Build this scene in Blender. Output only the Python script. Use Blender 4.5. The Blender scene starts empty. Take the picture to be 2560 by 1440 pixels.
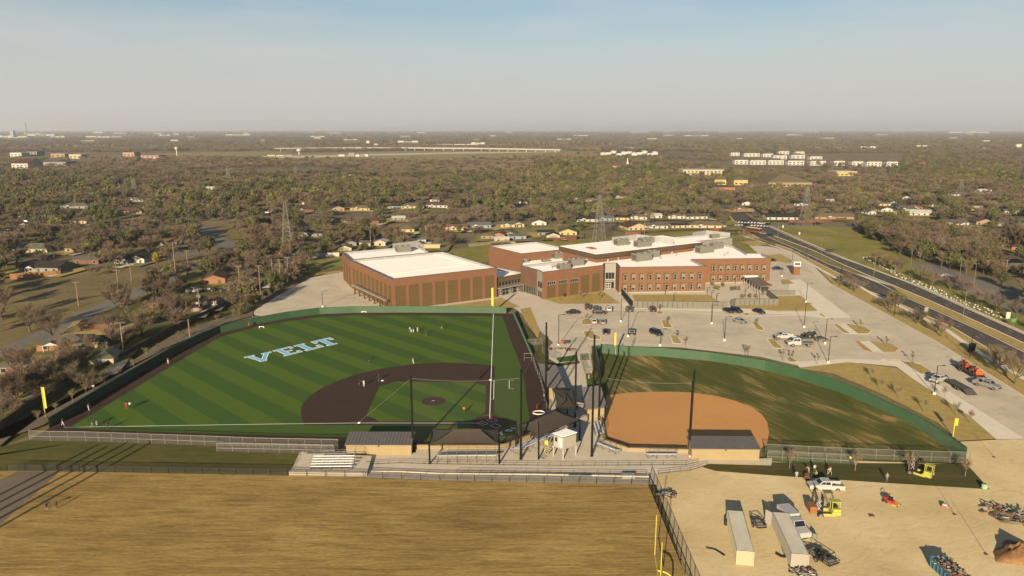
import bpy, math, random
from mathutils import Vector, Matrix
random.seed(7)
SC = bpy.context.scene
COL = SC.collection
rad = math.radians

# ------------------------------------------------------------------ camera, sky, sun, exposure
CAM_H = 61.5            # drone height in metres
FPX = 1820.0            # focal length in pixels of a 2560 px wide frame
PITCH = math.atan(397 / FPX)
cam = bpy.data.cameras.new("camera")
cam.sensor_width = 36.0
cam.lens = 36.0 * FPX / 2560.0
cam.clip_start = 1.0
cam.clip_end = 200000.0
camo = bpy.data.objects.new("camera", cam)
COL.objects.link(camo)
camo.location = (0, 0, CAM_H)
camo.rotation_euler = (math.pi / 2 - PITCH, 0, 0)
SC.camera = camo

SUN_EL, SUN_AZ = rad(16.0), rad(195.0)       # low sun behind the camera, a little to its left
SKY_SAT, SKY_VAL = 1.5, .70
world = bpy.data.worlds.new("World")
SC.world = world
world.use_nodes = True
nt = world.node_tree
nt.nodes.clear()
w_out = nt.nodes.new("ShaderNodeOutputWorld")
w_bg = nt.nodes.new("ShaderNodeBackground")
sky = nt.nodes.new("ShaderNodeTexSky")
sky.sky_type = 'NISHITA'
sky.sun_disc = False
sky.sun_elevation = SUN_EL
sky.sun_rotation = SUN_AZ
sky.altitude = 150
sky.air_density = 1.0
sky.dust_density = .9
sky.ozone_density = 1.3
# dusty lower air greys the sky towards the horizon; thin cirrus is a faint veil of noise drawn out along the wind
tc = nt.nodes.new("ShaderNodeTexCoord")
mp = nt.nodes.new("ShaderNodeMapping")
mp.inputs['Rotation'].default_value = (0, 0, rad(25))
mp.inputs['Scale'].default_value = (1.6, 5.0, 14.0)
nz = nt.nodes.new("ShaderNodeTexNoise")
nz.inputs['Scale'].default_value = 1.7
nz.inputs['Detail'].default_value = 7
nz.inputs['Roughness'].default_value = .55
rp = nt.nodes.new("ShaderNodeValToRGB")
rp.color_ramp.elements[0].position = .42
rp.color_ramp.elements[0].color = (0, 0, 0, 1)
rp.color_ramp.elements[1].position = .80
rp.color_ramp.elements[1].color = (.6, .6, .6, 1)
mx = nt.nodes.new("ShaderNodeMixRGB")
mx.inputs['Color2'].default_value = (4.9, 4.9, 4.8, 1)
hsv = nt.nodes.new("ShaderNodeHueSaturation")
hsv.inputs['Saturation'].default_value = SKY_SAT
hsv.inputs['Value'].default_value = SKY_VAL
sep = nt.nodes.new("ShaderNodeSeparateXYZ")
el = nt.nodes.new("ShaderNodeValToRGB")
el.color_ramp.interpolation = 'EASE'
el.color_ramp.elements[0].position = .0
el.color_ramp.elements[0].color = (.93, .93, .93, 1)
el.color_ramp.elements[1].position = .26
el.color_ramp.elements[1].color = (0, 0, 0, 1)
hzm = nt.nodes.new("ShaderNodeMixRGB")
hzm.inputs['Color2'].default_value = (4.2, 4.12, 4.05, 1)
nt.links.new(tc.outputs['Generated'], mp.inputs['Vector'])
nt.links.new(mp.outputs['Vector'], nz.inputs['Vector'])
nt.links.new(nz.outputs['Fac'], rp.inputs['Fac'])
nt.links.new(rp.outputs['Color'], mx.inputs['Fac'])
nt.links.new(sky.outputs['Color'], hsv.inputs['Color'])
nt.links.new(hsv.outputs['Color'], mx.inputs['Color1'])
nt.links.new(tc.outputs['Generated'], sep.inputs['Vector'])
nt.links.new(sep.outputs['Z'], el.inputs['Fac'])
nt.links.new(el.outputs['Color'], hzm.inputs['Fac'])
nt.links.new(mx.outputs['Color'], hzm.inputs['Color1'])
nt.links.new(hzm.outputs['Color'], w_bg.inputs['Color'])
w_bg.inputs['Strength'].default_value = 0.05
nt.links.new(w_bg.outputs['Background'], w_out.inputs['Surface'])

sl = bpy.data.lights.new("sun", 'SUN')
sl.energy = 5.0
sl.angle = rad(0.53)
sl.color = (1.0, .82, .56)
so = bpy.data.objects.new("sun", sl)
COL.objects.link(so)
so.location = (-60, -200, 120)
_sd = Vector((math.sin(SUN_AZ) * math.cos(SUN_EL), math.cos(SUN_AZ) * math.cos(SUN_EL), math.sin(SUN_EL)))
so.rotation_euler = _sd.to_track_quat('Z', 'Y').to_euler()

vs = SC.view_settings
vs.view_transform = 'Standard'
vs.look = 'None'
vs.exposure = 1.5
vs.gamma = 1.0
vs.use_curve_mapping = False
SC.cycles.max_bounces = 5
SC.cycles.diffuse_bounces = 2
SC.cycles.glossy_bounces = 2
SC.cycles.transparent_max_bounces = 12
SC.cycles.volume_bounces = 1
SC.cycles.use_denoising = True

# ------------------------------------------------------------------ helpers
CP, SP = math.cos(PITCH), math.sin(PITCH)
def G(u, v, z=0.0):
    """The place at height z that the photograph (2560 x 1440) shows at u, v."""
    a, b = (u - 1280) / FPX, (v - 720) / FPX
    t = (z - CAM_H) / (-SP - b * CP)
    return (a * t, (CP - b * SP) * t)
def G3(u, v, z=0.0):
    x, y = G(u, v, z)
    return (x, y, z)
def PX(x, y, z=0.0):
    zz = z - CAM_H
    d = y * CP - zz * SP
    return (1280 + FPX * x / d, 720 - FPX * (y * SP + zz * CP) / d, d)
def HT(v, y):
    """Height of what the photograph shows at row v at ground distance y."""
    b = (v - 720) / FPX
    return CAM_H + y * (-SP - b * CP) / (CP - b * SP)
def GP(pts, z=0.0):
    return [G(u, v, z) for u, v in pts]
def inpoly(x, y, P):
    c = False
    j = len(P) - 1
    for i in range(len(P)):
        xi, yi = P[i]; xj, yj = P[j]
        if (yi > y) != (yj > y) and x < (xj - xi) * (y - yi) / (yj - yi) + xi:
            c = not c
        j = i
    return c

MATS = {}
def _n(t, k, **kw):
    n = t.nodes.new(k)
    for a, b in kw.items():
        if a[0].isupper():
            n.inputs[a.replace('_', ' ')].default_value = b
        else:
            setattr(n, a, b)
    return n
def mat(name, c=(.5, .5, .5), r=.8, var=.12, sc=1.0, met=0.0, spec=.35, c2=None, det=3, stretch=None, bump=0.0, bsc=None, coat=0, per=0.0):
    """A principled material with a noise that varies its own colour; per: how much each object of the kind differs."""
    if name in MATS: return MATS[name]
    m = bpy.data.materials.new(name); m.use_nodes = True
    t = m.node_tree; b = t.nodes['Principled BSDF']; L = t.links.new
    b.inputs['Roughness'].default_value = r
    b.inputs['Metallic'].default_value = met
    b.inputs['Specular IOR Level'].default_value = spec
    b.inputs['Coat Weight'].default_value = coat
    c = tuple(c)
    if var or c2 or per:
        g = _n(t, 'ShaderNodeNewGeometry')
        v = g.outputs['Position']
        if stretch:
            mm = _n(t, 'ShaderNodeMapping'); mm.inputs['Scale'].default_value = stretch
            L(v, mm.inputs['Vector']); v = mm.outputs['Vector']
        n = _n(t, 'ShaderNodeTexNoise', Scale=sc, Detail=det, Roughness=.6)
        L(v, n.inputs['Vector'])
        ra = _n(t, 'ShaderNodeValToRGB')
        ra.color_ramp.elements[0].position = .3; ra.color_ramp.elements[1].position = .7
        lo = tuple(x * (1 - var) for x in c); hi = tuple(c2) if c2 else tuple(min(1, x * (1 + var)) for x in c)
        ra.color_ramp.elements[0].color = (*lo, 1); ra.color_ramp.elements[1].color = (*hi, 1)
        L(n.outputs['Fac'], ra.inputs['Fac'])
        o = ra.outputs['Color']
        if per:
            oi = _n(t, 'ShaderNodeObjectInfo')
            mr = _n(t, 'ShaderNodeMapRange'); mr.inputs['To Min'].default_value = 1 - per; mr.inputs['To Max'].default_value = 1 + per
            L(oi.outputs['Random'], mr.inputs['Value'])
            hs = _n(t, 'ShaderNodeHueSaturation'); L(mr.outputs['Result'], hs.inputs['Value']); L(o, hs.inputs['Color'])
            m2 = _n(t, 'ShaderNodeMath', operation='MULTIPLY'); m2.inputs[1].default_value = 7.31
            m3 = _n(t, 'ShaderNodeMath', operation='FRACT')
            m4 = _n(t, 'ShaderNodeMapRange'); m4.inputs['To Min'].default_value = .5 - per * .06; m4.inputs['To Max'].default_value = .5 + per * .06
            L(oi.outputs['Random'], m2.inputs[0]); L(m2.outputs[0], m3.inputs[0]); L(m3.outputs[0], m4.inputs['Value']); L(m4.outputs['Result'], hs.inputs['Hue'])
            o = hs.outputs['Color']
        L(o, b.inputs['Base Color'])
        if bump:
            n2 = _n(t, 'ShaderNodeTexNoise', Scale=bsc or sc * 4, Detail=4)
            L(v, n2.inputs['Vector'])
            bu = _n(t, 'ShaderNodeBump', Strength=bump, Distance=.3)
            L(n2.outputs['Fac'], bu.inputs['Height']); L(bu.outputs['Normal'], b.inputs['Normal'])
    else:
        b.inputs['Base Color'].default_value = (*c, 1)
    MATS[name] = m
    return m
def screen_mat(name, c, alpha):
    """Woven wire or net seen from afar: partly see-through."""
    m = bpy.data.materials.new(name); m.use_nodes = True
    t = m.node_tree; b = t.nodes['Principled BSDF']
    b.inputs['Base Color'].default_value = (*c, 1); b.inputs['Roughness'].default_value = .6
    b.inputs['Alpha'].default_value = alpha
    MATS[name] = m
    return m

class MB:
    """Collects geometry for ONE mesh object."""
    def __init__(s): s.v = []; s.f = []; s.m = []; s.cur = 0
    def add(s, vs, fs):
        n = len(s.v); s.v += [tuple(p) for p in vs]
        s.f += [tuple(i + n for i in f) for f in fs]; s.m += [s.cur] * len(fs)
        return s
    def quad(s, a, b, c, d): return s.add([a, b, c, d], [(0, 1, 2, 3)])
    def tri(s, a, b, c): return s.add([a, b, c], [(0, 1, 2)])
    def box(s, x, y, z, sx, sy, sz, rz=0.0, taper=1.0):
        ca, sa = math.cos(rz), math.sin(rz); V = []
        for k, zz in ((1, z), (taper, z + sz)):
            for dx, dy in ((-1, -1), (1, -1), (1, 1), (-1, 1)):
                px, py = dx * sx / 2 * k, dy * sy / 2 * k
                V.append((x + px * ca - py * sa, y + px * sa + py * ca, zz))
        return s.add(V, [(3, 2, 1, 0), (4, 5, 6, 7), (0, 1, 5, 4), (1, 2, 6, 5), (2, 3, 7, 6), (3, 0, 4, 7)])
    def prism(s, P, z0, z1, cap=True, bottom=False):
        P = list(P)
        if sum(P[i][0] * P[(i + 1) % len(P)][1] - P[(i + 1) % len(P)][0] * P[i][1] for i in range(len(P))) < 0: P.reverse()
        n = len(P); V = [(x, y, z0) for x, y in P] + [(x, y, z1) for x, y in P]
        F = [(i, (i + 1) % n, n + (i + 1) % n, n + i) for i in range(n)]
        if cap: F.append(tuple(range(n, 2 * n)))
        if bottom: F.append(tuple(reversed(range(n))))
        return s.add(V, F)
    def sheet(s, P, z):
        P = list(P)
        if sum(P[i][0] * P[(i + 1) % len(P)][1] - P[(i + 1) % len(P)][0] * P[i][1] for i in range(len(P))) < 0: P.reverse()
        return s.add([(x, y, z) for x, y in P], [tuple(range(len(P)))])
    def tube(s, p, q, r0, r1=None, n=6, cap=True):
        p, q = Vector(p), Vector(q); r1 = r0 if r1 is None else r1
        d = (q - p)
        if d.length < 1e-6: return s
        d.normalize()
        a = d.orthogonal().normalized(); b = d.cross(a); V = []
        for c, r in ((p, r0), (q, r1)):
            for i in range(n):
                t = 2 * math.pi * i / n; V.append(tuple(c + (a * math.cos(t) + b * math.sin(t)) * r))
        F = [(i, (i + 1) % n, n + (i + 1) % n, n + i) for i in range(n)]
        if cap: F += [tuple(range(n, 2 * n)), tuple(reversed(range(n)))]
        return s.add(V, F)
    def path(s, pts, r, n=5):
        for a, b in zip(pts, pts[1:]): s.tube(a, b, r, n=n)
        return s
    def lathe(s, prof, x=0, y=0, n=12):
        V = []; F = []
        for r, z in prof:
            for i in range(n):
                t = 2 * math.pi * i / n; V.append((x + r * math.cos(t), y + r * math.sin(t), z))
        for k in range(len(prof) - 1):
            for i in range(n):
                F.append((k * n + i, k * n + (i + 1) % n, (k + 1) * n + (i + 1) % n, (k + 1) * n + i))
        F += [tuple(range((len(prof) - 1) * n, len(prof) * n)), tuple(reversed(range(n)))]
        return s.add(V, F)
    def loft(s, rings):
        n = len(rings[0]); V = [p for r in rings for p in r]; F = []
        for k in range(len(rings) - 1):
            for i in range(n):
                F.append((k * n + i, k * n + (i + 1) % n, (k + 1) * n + (i + 1) % n, (k + 1) * n + i))
        F += [tuple(reversed(range(n))), tuple(range((len(rings) - 1) * n, len(rings) * n))]
        return s.add(V, F)
    def ribbon(s, pts, w, z, lift=None):
        """A flat strip of width w along a line on the ground."""
        n = len(pts); Ls = []; Rs = []
        for i in range(n):
            a = Vector(pts[max(i - 1, 0)][:2]); b = Vector(pts[min(i + 1, n - 1)][:2])
            d = (b - a).normalized(); nx, ny = -d.y * w / 2, d.x * w / 2
            Ls.append((pts[i][0] + nx, pts[i][1] + ny, z)); Rs.append((pts[i][0] - nx, pts[i][1] - ny, z))
        if lift is None:
            return s.add(Ls + Rs, [(n + i, n + i + 1, i + 1, i) for i in range(n - 1)])
        for i in range(n - 1):
            P = [Rs[i], Rs[i + 1], Ls[i + 1], Ls[i]]
            s.prism([(p[0], p[1]) for p in P], z, z + lift)
        return s
    def mesh(s, name, mats):
        me = bpy.data.meshes.new(name)
        me.from_pydata(s.v, [], s.f)
        for m in (mats if isinstance(mats, (list, tuple)) else [mats]): me.materials.append(m)
        if any(s.m): me.polygons.foreach_set('material_index', s.m)
        me.update()
        return me
    def build(s, name, mats, parent=None, world=False, smooth=False, kind=None):
        if world and parent is not None:
            inv = Matrix.Translation(parent.location) @ Matrix.Rotation(parent.rotation_euler.z, 4, 'Z')
            if parent.parent: inv = (Matrix.Translation(parent.parent.location) @ Matrix.Rotation(parent.parent.rotation_euler.z, 4, 'Z')) @ inv
            inv = inv.inverted()
            s.v = [tuple(inv @ Vector(p)) for p in s.v]
        me = s.mesh(name, mats)
        if smooth: me.polygons.foreach_set('use_smooth', [True] * len(me.polygons))
        o = bpy.data.objects.new(name, me); COL.objects.link(o)
        if parent is not None: o.parent = parent
        if kind: o['kind'] = kind
        return o

def thing(name, label, cat, loc=(0, 0, 0), rz=0.0, group=None):
    o = bpy.data.objects.new(name, None); COL.objects.link(o)
    o.empty_display_size = .3
    o.location = loc if len(loc) == 3 else (loc[0], loc[1], 0); o.rotation_euler = (0, 0, rz)
    o['label'] = label; o['category'] = cat
    if group: o['group'] = group
    return o
def tag(o, label, cat, group=None):
    o['label'] = label; o['category'] = cat
    if group: o['group'] = group
    return o
def part(name, me, parent):
    o = bpy.data.objects.new(name, me); COL.objects.link(o); o.parent = parent
    return o
KIDS = {}
def dup(o, loc, rz=0.0, label=None, group=None, scale=None, top=True):
    c = o.copy(); COL.objects.link(c)
    if top:
        c.location = loc if len(loc) == 3 else (loc[0], loc[1], 0); c.rotation_euler = (0, 0, rz)
        if label: c['label'] = label
        if group: c['group'] = group
        if scale: c.scale = (scale,) * 3 if not isinstance(scale, tuple) else scale
    if o.name not in KIDS: KIDS[o.name] = list(o.children)
    for ch in KIDS[o.name]:
        d = dup(ch, None, top=False); d.parent = c
    return c
def structure(name, mb, m, **kw):
    return mb.build(name, m, kind='structure', **kw)
LEVEL = [0]
def ground_sheet(name, P, m, z=None):
    """A flush sheet; each one lies a few millimetres above the one before it."""
    if z is None:
        LEVEL[0] += 1; z = .006 * LEVEL[0]
    return structure(name, MB().sheet(P, z), m)
HAZE = 8e-5
# ------------------------------------------------------------------ materials of the ground
def ramp(t, fac, stops):
    ra = _n(t, 'ShaderNodeValToRGB')
    e = ra.color_ramp.elements
    while len(e) < len(stops): e.new(.5)
    for k, (p, c) in enumerate(stops):
        e[k].position = p; e[k].color = (*c, 1)
    t.links.new(fac, ra.inputs['Fac'])
    return ra.outputs['Color']
def mixc(t, fac, a, b, mode='MIX'):
    n = _n(t, 'ShaderNodeMixRGB', blend_type=mode)
    for k, x in (('Fac', fac), ('Color1', a), ('Color2', b)):
        if isinstance(x, (int, float)): n.inputs[k].default_value = x
        elif isinstance(x, tuple): n.inputs[k].default_value = (*x, 1)
        else: t.links.new(x, n.inputs[k])
    return n.outputs['Color']
def noise_of(t, v, scale, det=4, rough=.6, stretch=None, rot=0.0, dist=0.0):
    if stretch or rot:
        st_ = stretch or (1, 1, 1); mm = _n(t, 'ShaderNodeMapping', vector_type='TEXTURE'); mm.inputs['Scale'].default_value = tuple(1 / q for q in st_)
        mm.inputs['Rotation'].default_value = (0, 0, rot)
        t.links.new(v, mm.inputs['Vector']); v = mm.outputs['Vector']
    n = _n(t, 'ShaderNodeTexNoise', Scale=scale, Detail=det, Roughness=rough, Distortion=dist)
    t.links.new(v, n.inputs['Vector'])
    return n.outputs['Fac']
def ground_mat(name, rough=.95):
    m = bpy.data.materials.new(name); m.use_nodes = True
    t = m.node_tree; b = t.nodes['Principled BSDF']
    b.inputs['Roughness'].default_value = rough; b.inputs['Specular IOR Level'].default_value = .15
    g = _n(t, 'ShaderNodeNewGeometry')
    MATS[name] = m
    return m, t, b, g.outputs['Position']
def bump_of(t, b, h, strength, dist):
    bu = _n(t, 'ShaderNodeBump', Strength=strength, Distance=dist)
    t.links.new(h, bu.inputs['Height']); t.links.new(bu.outputs['Normal'], b.inputs['Normal'])
def two_noise(name, stops, s1, s2, mixf=.5, rough=.95, stretch=None, rot=0.0, bump=0.0, bd=.1, grain=None, gf=.35):
    m, t, b, P = ground_mat(name, rough)
    n1 = noise_of(t, P, s1, 5, .62, stretch, rot); n2 = noise_of(t, P, s2, 4, .6, stretch, rot)
    ad = _n(t, 'ShaderNodeMath', operation='MULTIPLY_ADD'); ad.inputs[1].default_value = mixf
    mu = _n(t, 'ShaderNodeMath', operation='MULTIPLY'); mu.inputs[1].default_value = 1 - mixf
    t.links.new(n1, mu.inputs[0]); t.links.new(n2, ad.inputs[0]); t.links.new(mu.outputs[0], ad.inputs[2])
    c = ramp(t, ad.outputs[0], stops)
    if grain:
        g = noise_of(t, P, grain, 3, .7)
        c = mixc(t, gf, c, ramp(t, g, [(.3, (.35, .35, .35)), (.7, (1, 1, 1))]), 'MULTIPLY')
        if bump: bump_of(t, b, g, bump, bd)
    elif bump: bump_of(t, b, n2, bump, bd)
    t.links.new(c, b.inputs['Base Color'])
    return m

# far plain: winter brush and pasture in broad patches
LAND = two_noise('land', [(.33, (.09, .07, .042)), (.47, (.13, .10, .056)), (.55, (.155, .125, .06)), (.66, (.21, .168, .088))], .004, .03, .45, grain=.35, gf=.4)
LAWN = two_noise('winter_lawn', [(.35, (.075, .078, .022)), (.5, (.13, .115, .036)), (.62, (.19, .155, .055))], .05, .4, .5, grain=2.5, gf=.35)
GREENLAWN = two_noise('green_lawn', [(.33, (.095, .102, .018)), (.5, (.17, .15, .034)), (.62, (.23, .19, .06))], .03, .2, .45, grain=2, gf=.3)
TANLAWN = two_noise('dormant_lawn', [(.3, (.20, .155, .048)), (.5, (.29, .215, .072)), (.7, (.34, .255, .095))], .06, .5, .5, grain=3, gf=.25)
BROWNFIELD = two_noise('brown_lot', [(.35, (.10, .078, .03)), (.5, (.14, .108, .046)), (.66, (.19, .142, .066))], .035, .3, .4, grain=1.5, gf=.35, stretch=(1, 1.6, 1))
CONCRETE = two_noise('concrete', [(.3, (.36, .31, .24)), (.5, (.42, .365, .285)), (.7, (.47, .41, .33))], .08, .7, .5, .85, grain=6, gf=.12)
PALECONC = two_noise('pale_concrete', [(.3, (.47, .42, .34)), (.7, (.56, .50, .41))], .1, .8, .5, .85, grain=6, gf=.1)
ASPHALT = two_noise('asphalt', [(.3, (.050, .042, .036)), (.5, (.062, .052, .045)), (.7, (.082, .07, .06))], .07, .9, .5, .9, stretch=(1, 1, 1), grain=8, gf=.2)
STREET = two_noise('street_asphalt', [(.3, (.10, .092, .083)), (.7, (.16, .148, .13))], .06, .8, .5, .9, grain=6, gf=.2)
TRACK = two_noise('dark_infill', [(.3, (.030, .017, .013)), (.7, (.045, .026, .020))], .3, 3, .5, .98, grain=9, gf=.25)
GRAVEL = two_noise('grey_gravel', [(.3, (.095, .075, .052)), (.7, (.16, .125, .088))], .12, 1.2, .5, grain=5, gf=.4)
MULCH = two_noise('mulch', [(.3, (.055, .032, .02)), (.7, (.11, .065, .04))], .8, 4, .5, grain=8, gf=.4)
WHITE = mat('white_paint', (.78, .76, .72), .6, .04, .8)
LANEW = mat('worn_white_paint', (.42, .40, .36), .7, .15, .8)
REDCURB = mat('red_curb_paint', (.36, .17, .12), .8, .25, .6)
CURB = mat('curb_concrete', (.52, .46, .37), .85, .1, .5)

# mown turf: stripes two passes wide, by direction of the blades
def turf(name, stripes=True):
    m, t, b, P = ground_mat(name, .9)
    g = noise_of(t, P, 7, 3, .7); n1 = noise_of(t, P, .12, 4)
    if stripes:
        d = _n(t, 'ShaderNodeVectorMath', operation='DOT_PRODUCT')
        k = 1 / (2 * 4.66) / math.hypot(1, 1.06)
        d.inputs[1].default_value = (k, 1.06 * k, 0); t.links.new(P, d.inputs[0])
        a = _n(t, 'ShaderNodeMath', operation='ADD'); a.inputs[1].default_value = 50 + TURF_PHASE
        t.links.new(d.outputs['Value'], a.inputs[0])
        f = _n(t, 'ShaderNodeMath', operation='FRACT'); t.links.new(a.outputs[0], f.inputs[0])
        s = _n(t, 'ShaderNodeMath', operation='COMPARE'); s.inputs[1].default_value = .5; s.inputs[2].default_value = .25
        t.links.new(f.outputs[0], s.inputs[0])
        c = mixc(t, s.outputs[0], (.035, .075, .010), (.056, .098, .009))
    else:
        c = mixc(t, 0.5, (.040, .078, .012), (.048, .082, .012))
    c = mixc(t, .35, c, ramp(t, g, [(.3, (.5, .5, .5)), (.7, (1, 1, 1))]), 'MULTIPLY')
    c = mixc(t, .3, c, ramp(t, n1, [(.35, (.75, .75, .75)), (.65, (1, 1, 1))]), 'MULTIPLY')
    t.links.new(c, b.inputs['Base Color'])
    return m
TURF_PHASE = 0.0
TURF = turf('striped_turf')
TURF2 = turf('plain_turf', False)

# dormant practice field: straw coloured rows running across, darker thin patches
m, t, b, P = ground_mat('practice_grass')
big = noise_of(t, P, .045, 5, .6, (1, 1.8, 1)); rows = noise_of(t, P, .55, 5, .7, (.22, 1.5, 1), 0, .4); fine = noise_of(t, P, 3.2, 4, .75, (.35, 1, 1))
c = ramp(t, big, [(.25, (.19, .128, .044)), (.42, (.265, .178, .058)), (.58, (.305, .205, .067)), (.72, (.345, .238, .083))])
c = mixc(t, .55, c, ramp(t, rows, [(.34, (.38, .37, .33)), (.5, (.85, .85, .83)), (.62, (1, 1, 1))]), 'MULTIPLY')
c = mixc(t, .5, c, ramp(t, fine, [(.3, (.4, .38, .34)), (.6, (1, 1, 1))]), 'MULTIPLY')
lines = noise_of(t, P, 1.6, 5, .75, (.10, 1.6, 1), 0, .2)
c = mixc(t, .45, c, ramp(t, lines, [(.36, (.42, .40, .36)), (.52, (1, 1, 1))]), 'MULTIPLY')
bump_of(t, b, rows, .5, .25)
t.links.new(c, b.inputs['Base Color']); PRACTICE = m
# building yard: pale sandy clay with tracks and ripples
m, t, b, P = ground_mat('sandy_yard')
big = noise_of(t, P, .06, 5, .6); rip = noise_of(t, P, .35, 7, .7, (.7, 1.15, 1), .35, 1.6); fine = noise_of(t, P, 4, 4, .7)
c = ramp(t, big, [(.3, (.40, .30, .155)), (.5, (.48, .375, .205)), (.68, (.53, .425, .25))])
c = mixc(t, .28, c, ramp(t, rip, [(.33, (.55, .53, .48)), (.46, (1, 1, 1))]), 'MULTIPLY')
c = mixc(t, .25, c, ramp(t, fine, [(.3, (.55, .55, .52)), (.65, (1, 1, 1))]), 'MULTIPLY')
bump_of(t, b, rip, .3, .25)
t.links.new(c, b.inputs['Base Color']); SAND = m
# softball outfield: newly laid grass, patchy, the straw showing in streaks along the rolls
m, t, b, P = ground_mat('patchy_grass')
st = noise_of(t, P, .10, 5, .6, (.5, 1.3, 1), 1.9, .5); st2 = noise_of(t, P, .42, 6, .72, (.22, 1.9, 1), 2.0, .3); fine = noise_of(t, P, 3, 4, .7)
ad = _n(t, 'ShaderNodeMath', operation='MULTIPLY_ADD'); ad.inputs[1].default_value = .45
mu = _n(t, 'ShaderNodeMath', operation='MULTIPLY'); mu.inputs[1].default_value = .55
t.links.new(st, mu.inputs[0]); t.links.new(st2, ad.inputs[0]); t.links.new(mu.outputs[0], ad.inputs[2])
c = ramp(t, ad.outputs[0], [(.36, (.040, .050, .009)), (.48, (.060, .066, .012)), (.54, (.095, .085, .022)), (.59, (.20, .145, .052)), (.66, (.30, .20, .09))])
c = mixc(t, .35, c, ramp(t, fine, [(.3, (.5, .5, .46)), (.65, (1, 1, 1))]), 'MULTIPLY')
t.links.new(c, b.inputs['Base Color']); PATCHY = m
CLAY = two_noise('infield_clay', [(.3, (.37, .185, .062)), (.7, (.43, .215, .076))], .06, .9, .4, grain=7, gf=.12)
SOD = two_noise('new_sod', [(.3, (.035, .032, .010)), (.5, (.052, .05, .013)), (.68, (.09, .062, .022))], .15, .8, .5, stretch=(.3, 1.8, 1), grain=4, gf=.35)
DARKGRASS = two_noise('side_grass', [(.3, (.04, .045, .010)), (.5, (.068, .066, .015)), (.68, (.12, .09, .03))], .12, .6, .45, stretch=(.5, 1.6, 1), grain=3, gf=.35)

# ------------------------------------------------------------------ land, water and haze
R = 60000.0
ring = [(R * math.cos(2 * math.pi * i / 96), R * math.sin(2 * math.pi * i / 96)) for i in range(96)]
structure('ground', MB().sheet(ring, 0.0), LAND)
hz = bpy.data.materials.new('haze_air'); hz.use_nodes = True
t = hz.node_tree; t.nodes.clear()
ho = _n(t, 'ShaderNodeOutputMaterial'); hv = _n(t, 'ShaderNodeVolumePrincipled')
hv.inputs['Color'].default_value = (.86, .9, .96, 1); hv.inputs['Density'].default_value = HAZE; hv.inputs['Anisotropy'].default_value = 0.4
t.links.new(hv.outputs['Volume'], ho.inputs['Volume'])
hb = MB().box(0, 0, -1.5, 124000, 124000, 171.5)
if HAZE: hb.build('haze', hz, kind='stuff')

# ------------------------------------------------------------------ surfaces of the place, from the far side forward
def tri_strip_road(left, right): return [G(*p) for p in left] + [G(*p) for p in reversed(right)]
# neighbourhood ground
ground_sheet('school_lawn', GP([(700, 668), (840, 640), (1050, 632), (1230, 612), (1420, 600), (1640, 580), (1840, 566), (1885, 590), (1890, 640), (1240, 650), (1000, 690), (760, 690)]), GREENLAWN)
ground_sheet('park_lawn', GP([(1925, 562), (2110, 566), (2190, 590), (2260, 640), (2330, 655), (2420, 700), (2560, 735), (2700, 760), (2700, 900), (2560, 834), (2399, 764), (2200, 686), (2072, 636)]), GREENLAWN)
ground_sheet('car_park', GP([(2262, 655), (2330, 658), (2420, 690), (2560, 735), (2760, 790), (2760, 850), (2560, 790), (2400, 722)]), STREET)
ground_sheet('grass_lot', GP([(-300, 712), (0, 690), (150, 686), (300, 668), (430, 662), (560, 640), (600, 652), (400, 700), (270, 770), (60, 850), (-300, 1000)]), BROWNFIELD)
ground_sheet('verge', GP([(-300, 1010), (60, 850), (270, 770), (500, 690), (640, 690), (640, 770), (420, 860), (300, 960), (90, 1080), (-300, 1250)]), DARKGRASS)
def street(name, pts, w, m=None):
    ground_sheet(name, ribbon_poly([G(*p) for p in pts], w), m or STREET)
def ribbon_poly(pts, w):
    n = len(pts); Ls = []; Rs = []
    for i in range(n):
        a = Vector(pts[max(i - 1, 0)]); b = Vector(pts[min(i + 1, n - 1)])
        d = (b - a).normalized(); nx, ny = -d.y * w / 2, d.x * w / 2
        Ls.append((pts[i][0] + nx, pts[i][1] + ny)); Rs.append((pts[i][0] - nx, pts[i][1] - ny))
    return Ls + Rs[::-1]
street('street', [(-60, 905), (100, 842), (200, 795), (275, 760), (420, 695), (500, 665), (560, 634)], 7.5)
street('street', [(330, 655), (540, 628), (600, 618), (700, 612), (800, 606)], 6.0)
street('street', [(585, 622), (540, 590), (505, 570), (470, 556), (420, 552), (250, 570), (0, 585)], 7.5)
street('street', [(380, 556), (470, 556), (560, 545), (760, 548), (1000, 540), (1250, 538)], 6.5)
street('street', [(1900, 563), (2000, 563), (2110, 563), (2300, 561), (2600, 570)], 9)
street('street', [(1880, 560), (1760, 556), (1500, 562), (1240, 580)], 6.5)
street('street', [(1330, 528), (1500, 524), (1720, 520)], 6.5)
street('street', [(2150, 545), (2330, 552), (2560, 548)], 6.5)
street('street', [(0, 520), (140, 516), (330, 500)], 7)
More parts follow.
